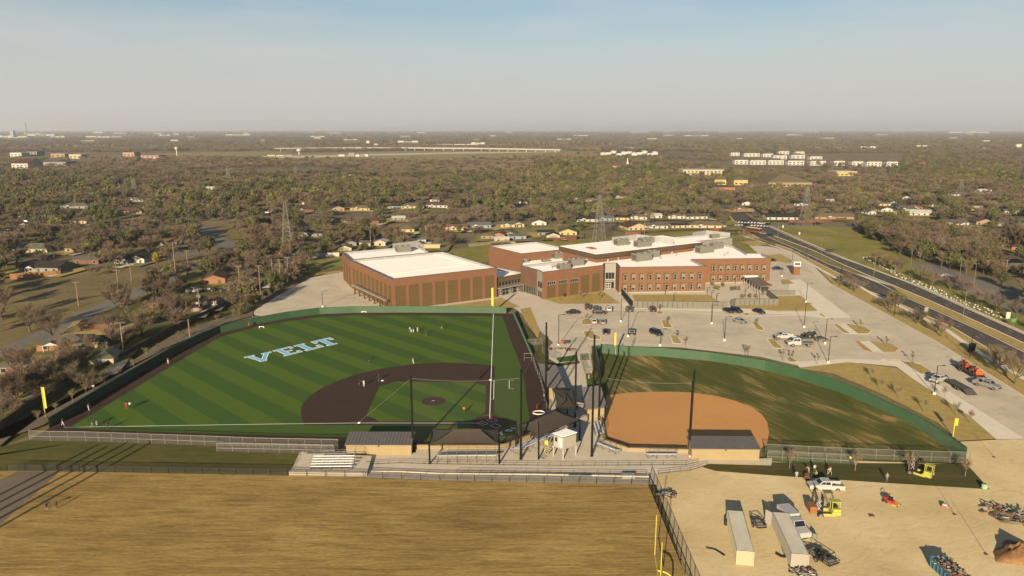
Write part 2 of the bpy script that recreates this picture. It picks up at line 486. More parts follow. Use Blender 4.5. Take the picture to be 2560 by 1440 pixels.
# boulevard with a grassed median
near_l = [(1819, 534), (1852, 571), (1900, 597), (1974, 622), (2052, 661), (2110, 690), (2162, 725), (2200, 738), (2254, 762), (2333, 797), (2380, 818), (2464, 868), (2600, 935), (2800, 1040)]
near_r = [(1845, 534), (1890, 571), (1920, 593), (1994, 624), (2072, 661), (2136, 684), (2192, 706), (2260, 742), (2361, 787), (2460, 832), (2560, 881), (2800, 1000)]
far_l = [(1848, 534), (1893, 571), (1926, 586), (1974, 604), (2033, 626), (2111, 663), (2169, 688), (2241, 717), (2320, 750), (2399, 785), (2560, 858), (2800, 968)]
far_r = [(1866, 534), (1912, 562), (1955, 583), (2013, 608), (2072, 634), (2130, 655), (2211, 684), (2267, 706), (2299, 719), (2399, 764), (2483, 802), (2560, 836), (2800, 940)]
ground_sheet('verge', GP(near_l + [(2800, 1180), (2560, 990), (2345, 856), (2170, 760), (2085, 713), (2040, 668), (1985, 630), (1925, 612), (1850, 590)]), TANLAWN)
ground_sheet('road', tri_strip_road([(1690, 474), (1747, 513), (1800, 530), (1819, 537)], [(1702, 474), (1778, 505), (1848, 526), (1866, 537)]), ASPHALT)
ground_sheet('road', tri_strip_road(near_l, near_r), ASPHALT)
ground_sheet('road', tri_strip_road(far_l, far_r), ASPHALT)
ground_sheet('road', GP([(1845, 534), (1850, 534), (1908, 577), (1920, 586), (1908, 590)]), ASPHALT)
ground_sheet('median', GP([(1919, 589), (1974, 606), (2033, 629), (2111, 665), (2169, 692), (2130, 683), (2072, 659), (1994, 622)]), LAWN)
ground_sheet('median', GP([(2136, 684), (2169, 692), (2241, 719), (2228, 724), (2192, 706)]), CONCRETE)
ground_sheet('road', GP([(2192, 706), (2230, 716), (2252, 730), (2250, 737)]), ASPHALT)
ground_sheet('median', GP([(2230, 716), (2245, 719), (2320, 752), (2399, 787), (2560, 860), (2800, 970), (2800, 998), (2560, 879), (2460, 830), (2361, 785), (2262, 741)]), TANLAWN)
def offset(pts, w):
    n = len(pts); o = []
    for i in range(n):
        a = Vector(pts[max(i - 1, 0)]); b = Vector(pts[min(i + 1, n - 1)]); d = (b - a).normalized()
        o.append((pts[i][0] - d.y * w, pts[i][1] + d.x * w))
    return o
def resample(pts, step):
    o = [pts[0]]; acc = 0.0
    for a, b in zip(pts, pts[1:]):
        L = math.dist(a, b); p = step - acc
        while p < L:
            o.append((a[0] + (b[0] - a[0]) * p / L, a[1] + (b[1] - a[1]) * p / L)); p += step
        acc = L - (p - step)
    return o
LEVEL[0] += 1; ZP = .006 * LEVEL[0]
def lane_dash(Lp, Rp, f):
    L_ = resample([G(*p) for p in Lp], 3.0); R_ = resample([G(*p) for p in Rp], 3.0); n = min(len(L_), len(R_)); k = 0
    mid = [(L_[int(i * len(L_) / n)][0] * (1 - f) + R_[int(i * len(R_) / n)][0] * f, L_[int(i * len(L_) / n)][1] * (1 - f) + R_[int(i * len(R_) / n)][1] * f) for i in range(n)]
    for i in range(0, n - 1, 4):
        if mid[i][1] < 110: continue
        structure('lane_mark', MB().ribbon([mid[i], mid[i + 1]], .13, ZP), LANEW)
for f in (.36, .68):
    lane_dash(near_l[2:], near_r[2:], f); lane_dash(far_l[2:], far_r[2:], f)
for k in range(11):
    u = 1836 + k * 8.0
    for v in (556.6 + k * .25, 563.4 + k * .3):
        structure('crosswalk_stripe', MB().quad(*[G3(uu, vv, ZP + .004) for uu, vv in ((u, v), (u + 4.4, v), (u + 6.4, v - 3.0), (u + 2, v - 3.0))]), WHITE)
structure('kerb', MB().ribbon([G(*p) for p in near_l], .28, 0.0, .17), CURB)
structure('kerb', MB().ribbon([G(*p) for p in near_r[2:]], .28, 0.0, .17), CURB)
structure('kerb', MB().ribbon([G(*p) for p in far_l[2:]], .28, 0.0, .17), CURB)
structure('kerb', MB().ribbon([G(*p) for p in far_r], .28, 0.0, .17), CURB)
LEVEL[0] += 2
ground_sheet('sidewalk', ribbon_poly([G(*p) for p in ((1862, 592), (1905, 606), (1975, 630), (2040, 668), (2090, 696), (2142, 713), (2185, 738), (2245, 764), (2300, 792), (2367, 826), (2422, 866), (2520, 925), (2600, 970))], 1.7), PALECONC)
ground_sheet('sidewalk', ribbon_poly([G(*p) for p in ((1912, 560), (2000, 599), (2110, 646), (2225, 690), (2300, 716), (2400, 761), (2480, 797), (2600, 850))], 1.5), CONCRETE)
# school grounds
ground_sheet('school_yard', GP([(627, 787), (640, 775), (700, 738), (780, 694), (860, 680), (872, 692), (1000, 760), (1240, 744), (1300, 728), (1500, 690), (1900, 640), (1870, 612), (1930, 618), (1985, 634), (2040, 672), (2078, 710), (2170, 760), (2345, 856), (2560, 990), (2760, 1120), (2560, 1135), (2495, 1105), (2440, 1060), (2240, 905), (2000, 917), (1900, 893), (1700, 870), (1480, 865), (1475, 1000), (1380, 1000), (1385, 860), (1300, 782), (1280, 768), (900, 770), (700, 800)]), CONCRETE)
m, t, b, P = ground_mat('drive_concrete', .85)
n1 = noise_of(t, P, .09, 5); n2 = noise_of(t, P, .5, 5, .7, (.35, 1.6, 1), .4, .6); g = noise_of(t, P, 6, 3)
c = ramp(t, n1, [(.3, (.335, .29, .22)), (.5, (.40, .345, .265)), (.7, (.44, .385, .30))])
c = mixc(t, .4, c, ramp(t, n2, [(.36, (.72, .71, .70)), (.5, (1, 1, 1))]), 'MULTIPLY')
br = _n(t, 'ShaderNodeTexBrick', Scale=1.0); br.offset = 0.0
br.inputs['Brick Width'].default_value = 4.5; br.inputs['Row Height'].default_value = 4.5; br.inputs['Mortar Size'].default_value = .035; br.inputs['Mortar Smooth'].default_value = .2
br.inputs['Color1'].default_value = (1, 1, 1, 1); br.inputs['Color2'].default_value = (.94, .94, .94, 1); br.inputs['Mortar'].default_value = (.7, .68, .66, 1)
t.links.new(P, br.inputs['Vector'])
c = mixc(t, .8, c, br.outputs['Color'], 'MULTIPLY')
t.links.new(c, b.inputs['Base Color']); DRIVE = m
ground_sheet('parking_lot', GP([(1395, 790), (1420, 781), (1560, 772), (1850, 790), (1980, 800), (2122, 795), (2060, 775), (1968, 700), (1950, 690), (1930, 640), (1940, 634), (1985, 640), (2070, 713), (2165, 760), (2340, 857), (2550, 990), (2750, 1120), (2560, 1130), (2440, 1052), (2235, 905), (2120, 893), (2000, 905), (1900, 885), (1700, 862), (1490, 856), (1410, 868), (1395, 830)]), DRIVE)
ground_sheet('bus_yard', GP([(632, 785), (645, 775), (705, 738), (782, 697), (850, 684), (830, 699), (860, 730), (955, 770), (955, 785)]), DRIVE)
ground_sheet('sidewalk', GP([(1553, 758), (1860, 768), (1940, 780), (2060, 780), (2122, 794), (2060, 797), (1985, 788), (1560, 772)]), PALECONC)
ground_sheet('plaza', GP([(1975, 701), (2000, 699), (2128, 795), (2065, 799), (1970, 735)]), PALECONC)
ground_sheet('sidewalk', GP([(1985, 907), (2110, 899), (2250, 903), (2560, 1098), (2545, 1104), (2490, 1100), (2240, 918), (2120, 907), (2000, 921)]), PALECONC)
LAWNS = [('lawn', [(1358, 748), (1508, 730), (1552, 760), (1398, 761)]), ('lawn', [(1112, 766), (1240, 749), (1250, 744), (1300, 768), (1282, 771)]),
 ('lawn', [(1580, 738), (1772, 738), (1798, 757), (1588, 757)]), ('lawn', [(1830, 768), (1945, 742), (2000, 740), (2044, 778), (1940, 778), (1845, 772)]),
 ('lawn', [(1952, 700), (1968, 700), (1985, 710), (1955, 712)]), ('lawn', [(1905, 640), (1950, 636), (1985, 655), (1985, 660), (1945, 655)]),
 ('lawn', [(1990, 922), (2120, 908), (2240, 921), (2420, 1040), (2490, 1100), (2395, 1105), (2345, 1060), (2200, 985), (2080, 935)]),
 ('lawn', [(1850, 606), (1880, 600), (1925, 612), (1880, 616)]),
 ('lawn', [(1395, 868), (1455, 878), (1460, 886), (1410, 880)]), ('lawn', [(790, 684), (856, 673), (858, 679), (850, 682), (786, 692)]),
 ('lawn', [(1300, 775), (1325, 770), (1350, 830), (1345, 850), (1312, 800)])]
for nme, pp in LAWNS: ground_sheet(nme, GP(pp), TANLAWN)
# kerbed islands
ISL = [[(1453, 803), (1462, 797), (1495, 798), (1480, 806), (1476, 813), (1456, 814)], [(1458, 829), (1486, 828), (1487, 838), (1500, 841), (1502, 850), (1478, 849), (1462, 842)],
 [(1652, 801), (1670, 801), (1681, 818), (1676, 821), (1660, 820)], [(1675, 839), (1690, 839), (1705, 858), (1700, 861), (1683, 860)], [(1640, 779), (1655, 779), (1658, 785), (1648, 787), (1641, 784)],
 [(1857, 784), (1870, 783), (1876, 789), (1866, 791), (1857, 789)], [(1879, 806), (1891, 806), (1911, 824), (1904, 828), (1892, 825)], [(1917, 848), (1932, 848), (1956, 870), (1950, 873), (1934, 871)],
 [(2083, 811), (2120, 810), (2160, 817), (2179, 828), (2170, 836), (2120, 836), (2106, 833)], [(2138, 853), (2180, 854), (2225, 860), (2246, 872), (2236, 881), (2180, 882), (2160, 876)],
 [(2205, 900), (2245, 901), (2300, 912), (2330, 930), (2320, 938), (2285, 935), (2240, 910)], [(1964, 896), (1976, 893), (1996, 906), (1974, 907)], [(2044, 783), (2055, 786), (2066, 795), (2056, 793)],
 [(1394, 870), (1402, 872), (1430, 880), (1458, 878), (1461, 866), (1440, 867), (1400, 862)]]
for k, pp in enumerate(ISL):
    P_ = GP(pp); structure('island', MB().prism(P_, 0, .20), TANLAWN)
    structure('kerb', MB().ribbon(P_ + P_[:1], .24, 0.0, .22), CURB if k != 9 else REDCURB)
for pp in ([(2092, 811), (2112, 810), (2146, 836), (2126, 836)], [(2146, 853), (2172, 853), (2209, 882), (2183, 882)]):
    structure('path', MB().prism(GP(pp), .0, .22), PALECONC)
for pp in ([(640, 775), (700, 738), (780, 693), (858, 679)], [(825, 706), (840, 716), (880, 733), (917, 757)], [(2077, 712), (2170, 760), (2345, 857), (2507, 960), (2620, 1030)], [(1940, 634), (1985, 632), (2040, 668), (2077, 700)], [(1395, 868), (1395, 800), (1408, 786), (1440, 782), (1472, 783)], [(632, 792), (628, 785), (636, 776)], [(2060, 797), (2105, 798), (2126, 794)]):
    structure('kerb', MB().ribbon([G(*p) for p in pp], .26, 0.0, .17), REDCURB)
for pp in ([(1505, 774), (1640, 777), (1850, 791)], [(1880, 792), (1985, 789), (2050, 790)], [(2020, 912), (2110, 903), (2240, 908), (2400, 1012)]):
    structure('kerb', MB().ribbon([G(*p) for p in pp], .3, 0.0, .19), PALECONC)
# bay lines of the lot
LEVEL[0] += 1; ZL = .006 * LEVEL[0]
for row in ([(1520, 806), (1880, 812)], [(1515, 830), (1900, 842)], [(1700, 868), (2140, 884)]):
    a, b_ = G(*row[0]), G(*row[1]); n = int(math.dist(a, b_) / 2.75)
    d = Vector((b_[0] - a[0], b_[1] - a[1])).normalized(); s = Vector((-d.y - .25, d.x)).normalized()
    for i in range(n):
        p = Vector(a) + d * 2.75 * i
        structure('bay_line', MB().ribbon([tuple(p), tuple(p + s * 5.2)], .1, ZL), LANEW)

# ------------------------------------------------------------------ playing fields
LEVEL[0] += 1
WALL_B = [(127, 1072), (217, 1017), (320, 955), (410, 902), (497, 857), (550, 835), (640, 813), (720, 798), (800, 787.5), (890, 784), (1000, 783.5), (1120, 784), (1232, 785), (1283, 786)]
ground_sheet('side_grass', GP([(-300, 1190), (75, 1103), (215, 1106), (545, 1118), (545, 1133), (745, 1135), (860, 1135), (720, 1195), (20, 1181), (-300, 1182)]), DARKGRASS)
ground_sheet('warning_track', GP(WALL_B + [(1305, 835), (1330, 890), (1350, 930), (1364, 960), (1372, 1025), (1345, 1062), (1320, 1090), (1248, 1112), (1040, 1112), (860, 1135), (545, 1133), (545, 1118), (215, 1106), (75, 1103)]), TRACK)
ground_sheet('baseball_turf', GP([(172, 1074), (295, 1000), (360, 960), (462, 897), (550, 845), (640, 820), (720, 805), (805, 794), (890, 790), (1060, 790), (1256, 793), (1280, 862), (1300, 912), (1312, 960), (1317, 1010), (1324, 1047), (1318, 1072), (1295, 1091), (1248, 1106), (1040, 1106), (860, 1096), (540, 1088), (300, 1080)]), TURF)
ground_sheet('foul_turf', GP([(172, 1074), (640, 1066), (898, 1062), (1205, 1063), (1224, 1048), (1233, 965), (1235, 793), (1256, 793), (1280, 862), (1300, 912), (1312, 960), (1317, 1010), (1324, 1047), (1318, 1072), (1295, 1091), (1248, 1106), (1040, 1106), (860, 1096), (540, 1088), (300, 1080)]), TURF2)
ground_sheet('infield', GP([(1237, 918), (1190, 912), (1110, 909), (1040, 912), (985, 919), (940, 927), (890, 939), (847, 954), (815, 968), (790, 982), (773, 995), (762, 1007), (753, 1022), (752, 1035), (754, 1047), (757, 1056), (762, 1066), (1185, 1066), (1200, 1040), (1236, 1040)]), TRACK)
ground_sheet('baseball_turf', GP([(950, 967), (965, 965), (987, 957), (1187, 959), (1200, 965), (1215, 967), (1213, 1033), (1197, 1042), (1180, 1057), (944, 1057), (938, 1050), (928, 1046), (915, 1044)]), TURF)
def disc(c, r, n=40): return [(c[0] + r * math.cos(2 * math.pi * i / n), c[1] + r * math.sin(2 * math.pi * i / n)) for i in range(n)]
HOME = G(1224, 1061)
ground_sheet('home_circle', disc(HOME, 4.1), TRACK)
mc = G(1084, 1006)
structure('pitchers_mound', MB().lathe([(2.75, .0 + .006 * LEVEL[0] + .01), (2.2, .2), (1.0, .29), (.3, .30)], *mc, n=40), TRACK)
structure('pitching_rubber', MB().box(mc[0] - .1, mc[1] + .2, .31, .7, .18, .03, .2), WHITE)
LEVEL[0] += 1; ZF = .006 * LEVEL[0] + .01
def line_on(pts, w=.13, name='foul_line', z=None): return structure(name, MB().ribbon([G(*p) for p in pts], w, ZF if z is None else z), WHITE)
line_on([(160, 1072), (640, 1064.3), (898, 1061), (1210, 1061.5)], .15); line_on([(1224, 1050), (1227, 968), (1233.5, 787)], .15)
line_on([(1222, 953.5), (1235, 953.5), (1234, 1002), (1225, 1002)], .13, 'running_lane'); line_on([(1285, 954), (1273, 954), (1273, 975), (1285, 975)], .13, 'coach_box')
line_on([(882, 1091), (885, 1084), (959, 1085), (958, 1091)], .13, 'coach_box')
def sq(c, w, h, rz):
    ca, sa = math.cos(rz), math.sin(rz)
    P_ = [(c[0] + x * ca - y * sa, c[1] + x * sa + y * ca) for x, y in ((-w, -h), (w, -h), (w, h), (-w, h), (-w, -h))]
    return MB().ribbon(P_, .11, ZF)
for dx, dy in ((-1.5, -.2), (.4, 1.5), (1.3, -1.6)): structure('batters_box', sq((HOME[0] + dx, HOME[1] + dy), .75, .95, rad(45)), WHITE)
for u, v in ((898, 1061), (1226, 953), (956, 955)):
    structure('base', MB().box(*G(u, v), ZF, .5, .5, .1, rad(5)), WHITE)
# lettering in the outfield, sky blue edged with white
GLYPH = {
 'V': [(0, 10), (0, 8.6), (.9, 8.6), (3.3, 1.4), (3.3, 0), (5.7, 0), (5.7, 1.4), (8.1, 8.6), (9, 8.6), (9, 10), (5.6, 10), (5.6, 8.6), (6.2, 8.6), (4.5, 3.4), (2.8, 8.6), (3.4, 8.6), (3.4, 10)],
 'E': [(0, 10), (0, 8.5), (1, 8.5), (1, 1.5), (0, 1.5), (0, 0), (8, 0), (8, 3), (6.4, 3), (6.4, 1.6), (3.5, 1.6), (3.5, 4.2), (6, 4.2), (6, 5.8), (3.5, 5.8), (3.5, 8.4), (6.4, 8.4), (6.4, 7), (8, 7), (8, 10)],
 'L': [(0, 10), (0, 8.5), (1, 8.5), (1, 1.5), (0, 1.5), (0, 0), (8, 0), (8, 4), (6.3, 4), (6.3, 1.7), (3.6, 1.7), (3.6, 8.5), (4.6, 8.5), (4.6, 10)],
 'T': [(0, 10), (0, 6.3), (1.6, 6.3), (1.6, 8.3), (3.2, 8.3), (3.2, 1.5), (2.1, 1.5), (2.1, 0), (6.9, 0), (6.9, 1.5), (5.8, 1.5), (5.8, 8.3), (7.4, 8.3), (7.4, 6.3), (9, 6.3), (9, 10)],
 'D': [(0, 10), (0, 0), (6, 0), (8.5, 2.5), (8.5, 7.5), (6, 10)], 'I': [(0, 10), (0, 0), (2.4, 0), (2.4, 10)]}
def shrink(P_, d):
    n = len(P_); A = sum(P_[i][0] * P_[(i + 1) % n][1] - P_[(i + 1) % n][0] * P_[i][1] for i in range(n)); s = 1 if A > 0 else -1; o = []
    for i in range(n):
        p0, p1, p2 = Vector(P_[i - 1]), Vector(P_[i]), Vector(P_[(i + 1) % n])
        d1 = (p1 - p0).normalized(); d2 = (p2 - p1).normalized()
        n1 = Vector((-d1.y, d1.x)) * s; n2 = Vector((-d2.y, d2.x)) * s
        bis = n1 + n2; k = max(.35, 1 + n1.dot(n2)); o.append(tuple(p1 + bis * (d / k)))
    return o
BLUE = mat('sky_blue_turf', (.13, .34, .56), .85, .08, 2)
def letter(ch, tl, tr, bl):
    """corner pixels of the letter's box on the ground"""
    TL, TR, BL = Vector(G(*tl)), Vector(G(*tr)), Vector(G(*bl)); g = GLYPH[ch]; W = max(x for x, _ in g)
    ex, ey = (TR - TL) / W, (TL - BL) / 10
    f = lambda P_: [tuple(BL + ex * x + ey * y) for x, y in P_]
    o = structure('turf_letter', MB().sheet(f(g), ZF), WHITE)
    structure('letter_face', MB().sheet(f(shrink(g, .28)), ZF + .006), BLUE).parent = o
    return o
s_ = 2560 / 280
for ch, tl, tr, bl in (('V', (180, 600), (800, 470), (310, 765)), ('E', (825, 455), (1240, 352), (1120, 582)), ('L', (1305, 342), (1720, 240), (1605, 465)), ('T', (1700, 250), (2140, 148), (1990, 375))):
    letter(ch, *[(590 + x / s_, 830 + y / s_) for x, y in (tl, tr, bl)])
def small_letter(ch, tl, tr, bl):
    TL, TR, BL = Vector(G(*tl)), Vector(G(*tr)), Vector(G(*bl)); g = GLYPH[ch]; W = max(x for x, _ in g)
    ex, ey = (TR - TL) / W, (TL - BL) / 10
    structure('turf_letter', MB().sheet([tuple(BL + ex * x + ey * y) for x, y in g], ZF), WHITE)
    if ch == 'D': structure('turf_letter', MB().sheet([tuple(BL + ex * x + ey * y) for x, y in [(2.4, 7.6), (2.4, 2.4), (5.2, 2.4), (6.2, 3.4), (6.2, 6.6), (5.2, 7.6)]], ZF + .006), TURF2)
small_letter('E', (1254, 1082), (1257, 1090), (1243, 1084)); small_letter('D', (1268, 1077), (1284, 1079), (1261, 1081)); small_letter('I', (1279, 1072), (1293, 1076), (1277, 1073.5))
# softball field
ground_sheet('softball_outfield', GP([(1478, 868), (1500, 885), (1560, 892), (1650, 893), (1760, 903), (1870, 920), (1990, 950), (2100, 985), (2210, 1032), (2300, 1078), (2370, 1128), (2415, 1160), (1915, 1160), (1900, 1110), (1730, 1128), (1600, 1125), (1512, 1090), (1505, 1040), (1490, 960)]), PATCHY)
ground_sheet('softball_infield', GP([(1518, 992), (1535, 989), (1570, 985), (1620, 983), (1680, 982.5), (1735, 985), (1790, 993), (1840, 1006), (1880, 1022), (1905, 1040), (1918, 1060), (1922, 1085), (1918, 1110), (1900, 1128), (1725, 1128), (1575, 1118), (1512, 1095), (1508, 1040)]), CLAY)
# stands, walks and the dark strip of grass beside them
ground_sheet('dirt_yard', GP([(1640, 1216), (1640, 1185), (1760, 1160), (1930, 1150), (2415, 1165), (2400, 1108), (2495, 1103), (2700, 1100), (3000, 1250), (3000, 1700), (1790, 1700), (1712, 1440)]), SAND)
ground_sheet('new_sod', GP([(1755, 1172), (1772, 1164), (1926, 1168), (1930, 1160), (2416, 1164), (2474, 1228), (2200, 1211), (1930, 1193), (1790, 1182)]), SOD)
ground_sheet('bullpen_turf', GP([(1925, 1148), (2135, 1158), (2135, 1168), (1925, 1158)]), TURF2)
ground_sheet('practice_field', GP([(-400, 1186), (40, 1181), (720, 1193), (1100, 1206), (1620, 1216), (1712, 1440), (1830, 1700), (-600, 1700)]), PRACTICE)
ground_sheet('gravel_path', GP([(-300, 1330), (0, 1206), (45, 1182), (150, 1184), (0, 1318), (-300, 1560)]), GRAVEL)
ground_sheet('footpath', GP([(1000, 1199), (1100, 1206), (1620, 1216), (1640, 1216), (1640, 1180), (1000, 1180)]), CONCRETE)
structure('kerb', MB().ribbon([G(*p) for p in ((-100, 1256), (0, 1204), (40, 1181), (400, 1187), (720, 1194), (1100, 1207), (1620, 1217), (1712, 1440), (1830, 1700))], .3, 0.0, .12), CURB)
structure('kerb', MB().ribbon([G(*p) for p in ((75, 1103), (215, 1106), (545, 1118), (545, 1132), (745, 1136))], .3, 0.0, .12), CURB)
structure('kerb', MB().ribbon([G(*p) for p in WALL_B[1:]], .25, 0.0, .14), CURB)
ground_sheet('gravel_path', GP([(60, 1085), (-100, 1130), (-100, 1180), (0, 1120), (50, 1075), (95, 1050), (300, 925), (430, 842), (560, 795), (632, 776), (632, 792), (560, 812), (440, 862), (320, 935), (110, 1066)]), GRAVEL)
# ------------------------------------------------------------------ the school
BRICK = two_noise('red_brick', [(.3, (.106, .051, .029)), (.7, (.130, .064, .036))], .25, 2.2, .4, .85, stretch=(1, 1, 3), grain=7, gf=.12)
TANBRICK = two_noise('tan_brick', [(.3, (.058, .038, .015)), (.7, (.082, .055, .023))], .5, 2.5, .5, .85, stretch=(.4, .4, 4), grain=7, gf=.15)
DARKPANEL = mat('brown_metal_panel', (.075, .042, .028), .5, .1, .6, spec=.5)
GREYPANEL = mat('grey_metal_panel', (.15, .145, .125), .5, .08, .3, spec=.5)
PALEPANEL = mat('pale_metal_panel', (.17, .16, .14), .5, .06, .4)
ROOFWHITE = two_noise('white_roof', [(.3, (.74, .70, .64)), (.7, (.82, .78, .73))], .08, .8, .4, .7)
ROOFEDGE = mat('parapet_membrane', (.20, .20, .20), .6, .08, .3)
COPING = mat('dark_coping', (.045, .04, .042), .45, .1, .5)
FASCIA = mat('brown_fascia', (.05, .033, .022), .5, .1, .4)
GLASS = mat('dark_glass', (.012, .014, .016), .08, 0, spec=.6)
FRAME = mat('white_frame', (.19, .185, .175), .5, .05, 2)
STEELGREY = mat('grey_steel', (.22, .215, .2), .45, .12, .9, met=.3)
HVACGREY = mat('unit_casing', (.11, .105, .09), .5, .12, .8)
DARKVOID = mat('dark_metal', (.02, .02, .021), .5, .1, 1)
SCHOOL = thing('school_building', 'long red brick school with flat white roofs and tan brick panels behind the parking lot', 'school', (20, 280, 0))
def face_frame(p0, p1):
    d = Vector((p1[0] - p0[0], p1[1] - p0[1])); L = d.length; d.normalize()
    return Vector(p0[:2]), d, Vector((d.y, -d.x)), L
def fpt(F, s, z, out=0.0):
    o, d, n, L = F
    p = o + d * s + n * out
    return (p.x, p.y, z)
def fbox(mb, F, s0, s1, z0, z1, o0, o1):
    P = [fpt(F, s, z, o) for z in (z0, z1) for s, o in ((s0, o1), (s1, o1), (s1, o0), (s0, o0))]
    return mb.add(P, [(3, 2, 1, 0), (4, 5, 6, 7), (0, 1, 5, 4), (1, 2, 6, 5), (2, 3, 7, 6), (3, 0, 4, 7)])
def wall_with_openings(F, z0, z1, ops, depth):
    """A wall face with real recesses: cells round the openings and the reveals of each."""
    mb = MB(); L = F[3]
    S = sorted({0.0, L, *[o[0] for o in ops], *[o[1] for o in ops]}); Z = sorted({z0, z1, *[o[2] for o in ops], *[o[3] for o in ops]})
    for a, b in zip(S, S[1:]):
        for c, d in zip(Z, Z[1:]):
            sm, zm = (a + b) / 2, (c + d) / 2
            if any(o[0] < sm < o[1] and o[2] < zm < o[3] for o in ops): continue
            mb.quad(fpt(F, a, c), fpt(F, b, c), fpt(F, b, d), fpt(F, a, d))
    for a, b, c, d in ops:
        q = lambda *P: mb.quad(*P)
        q(fpt(F, a, c), fpt(F, a, d), fpt(F, a, d, -depth), fpt(F, a, c, -depth)); q(fpt(F, b, d), fpt(F, b, c), fpt(F, b, c, -depth), fpt(F, b, d, -depth))
        q(fpt(F, a, d), fpt(F, b, d), fpt(F, b, d, -depth), fpt(F, a, d, -depth)); q(fpt(F, b, c), fpt(F, a, c), fpt(F, a, c, -depth), fpt(F, b, c, -depth))
    return mb
def window_unit(par, F, s0, s1, z0, z1, back, cols=1, rows=1, fr=.09, name='window', fm=None, gm=None):
    """A frame with its mullions, and one pane for each light."""
    w = MB()
    for a, b in ((s0, s0 + fr), (s1 - fr, s1)): fbox(w, F, a, b, z0, z1, back - .06, back + .05)
    for c, d in ((z0, z0 + fr), (z1 - fr, z1)): fbox(w, F, s0 + fr, s1 - fr, c, d, back - .06, back + .045)
    cw = (s1 - s0 - fr) / cols; ch = (z1 - z0 - fr) / rows
    for i in range(1, cols): fbox(w, F, s0 + i * cw, s0 + i * cw + fr, z0 + fr, z1 - fr, back - .055, back + .04)
    for j in range(1, rows): fbox(w, F, s0 + fr, s1 - fr, z0 + j * ch, z0 + j * ch + fr * .8, back - .05, back + .035)
    o = w.build(name, fm or FRAME, par, world=True)
    for i in range(cols):
        for j in range(rows):
            g = MB(); fbox(g, F, s0 + i * cw + fr * .5, s0 + (i + 1) * cw + fr * .5, z0 + j * ch + fr * .5, z0 + (j + 1) * ch + fr * .5, back - .04, back - .02)
            p = g.build('pane', gm or GLASS); p.data.transform(Matrix.Translation(-Vector(par.location))); p.parent = o
    return o
def door_unit(par, F, s0, s1, z1, back=0.02):
    w = MB(); m_ = (s0 + s1) / 2
    fbox(w, F, s0, s1, 0.02, z1, back - .04, back + .04)
    o = w.build('door', mat('white_door', (.25, .25, .245), .5, .03, 2), par, world=True)
    for a, b in ((s0 + .18, m_ - .12), (m_ + .12, s1 - .18)):
        for c, d in ((.35, 1.0), (1.2, z1 - .25)):
            g = MB(); fbox(g, F, a, b, c, d, back + .04, back + .055); p = g.build('pane', GLASS); p.data.transform(Matrix.Translation(-Vector(par.location))); p.parent = o
    return o
def block(P, h, walls, inset=.45, drop=.95, z0=0.0, fascia=None, roof=ROOFWHITE, wm=None):
    """P: roof corners counter-clockwise; walls: {edge: (openings, recess)}; the roof lies behind a parapet."""
    if sum(P[i][0] * P[(i + 1) % len(P)][1] - P[(i + 1) % len(P)][0] * P[i][1] for i in range(len(P))) < 0: raise ValueError('order')
    n = len(P); I = shrink(P, inset)
    frames = []
    for i in range(n):
        F = face_frame(P[i], P[(i + 1) % n]); frames.append(F)
        ops, dep = walls.get(i, ([], .1))
        wall_with_openings(F, z0, h - .12, ops, dep).build('brick_wall', walls.get(('m', i), wm or BRICK), SCHOOL, world=True)
    c = MB()
    for i in range(n):
        j = (i + 1) % n
        o0, o1 = shrink(P, -.07)[i], shrink(P, -.07)[j]
        for za, zb in ((h - .12, h),):
            c.quad((*o0, za), (*o1, za), (*o1, zb), (*o0, zb)); c.quad((*o0, zb), (*o1, zb), (*I[j], zb), (*I[i], zb)); c.quad((*o1, za), (*o0, za), (*P[i], za), (*P[j], za))
    c.build('coping', COPING, SCHOOL, world=True)
    e = MB()
    for i in range(n):
        j = (i + 1) % n; e.quad((*I[j], h - drop), (*I[i], h - drop), (*I[i], h), (*I[j], h))
    e.build('parapet', ROOFEDGE, SCHOOL, world=True)
    MB().sheet(I, h - drop).build('roof', roof, SCHOOL, world=True)
    return frames
def panels(F, ops, dep, m_=None):
    for a, b, c, d in ops:
        p = MB(); p.quad(fpt(F, a, c, -dep), fpt(F, b, c, -dep), fpt(F, b, d, -dep), fpt(F, a, d, -dep)); p.build('brick_panel', m_ or TANBRICK, SCHOOL, world=True)
def even(L, n, frac, z0, z1, a=0.0, b=0.0):
    pit = (L - a - b) / n; w = pit * frac
    return [(a + i * pit + (pit - w) / 2, a + i * pit + (pit + w) / 2, z0, z1) for i in range(n)]

# main gym and the lower gym behind it
hA = 11.4
A = [G(*p, hA) for p in ((980, 697), (1242, 669), (1107, 629), (876, 650))]
LA0, LA3 = math.dist(A[0], A[1]), math.dist(A[3], A[0])
opA = even(LA0, 8, .78, .35, 8.6, .6, .5); opL = even(LA3, 10, .74, .35, 8.6, 1.2, .4)
fA = block(A, hA, {0: (opA, .14), 3: (opL, .14)}); panels(fA[0], opA, .14); panels(fA[3], opL, .14)
hB = 11.5
B = [G(*p, hB) for p in ((855, 630.5), (877, 650), (1072, 632), (1030, 617.5))]
B[1] = (A[3][0] - .05, A[3][1] + .15); B[2] = tuple(Vector(A[2]) + (Vector(A[3]) - Vector(A[2])) * .14 + Vector((0, .1)))
dB = Vector(B[0]) - Vector(B[1])
LB = math.dist(B[0], B[1]); opB = even(LB, 3, .7, .35, 8.4, .6, .6)
B = [B[0], B[1], B[2], tuple(Vector(B[2]) + dB)]
fB = block(B, hB, {0: (opB, .14)}); panels(fB[0], opB, .14)
rl = MB(); P0, P1 = Vector(A[0]).lerp(Vector(A[3]), .27), Vector(A[1]).lerp(Vector(A[2]), .3)
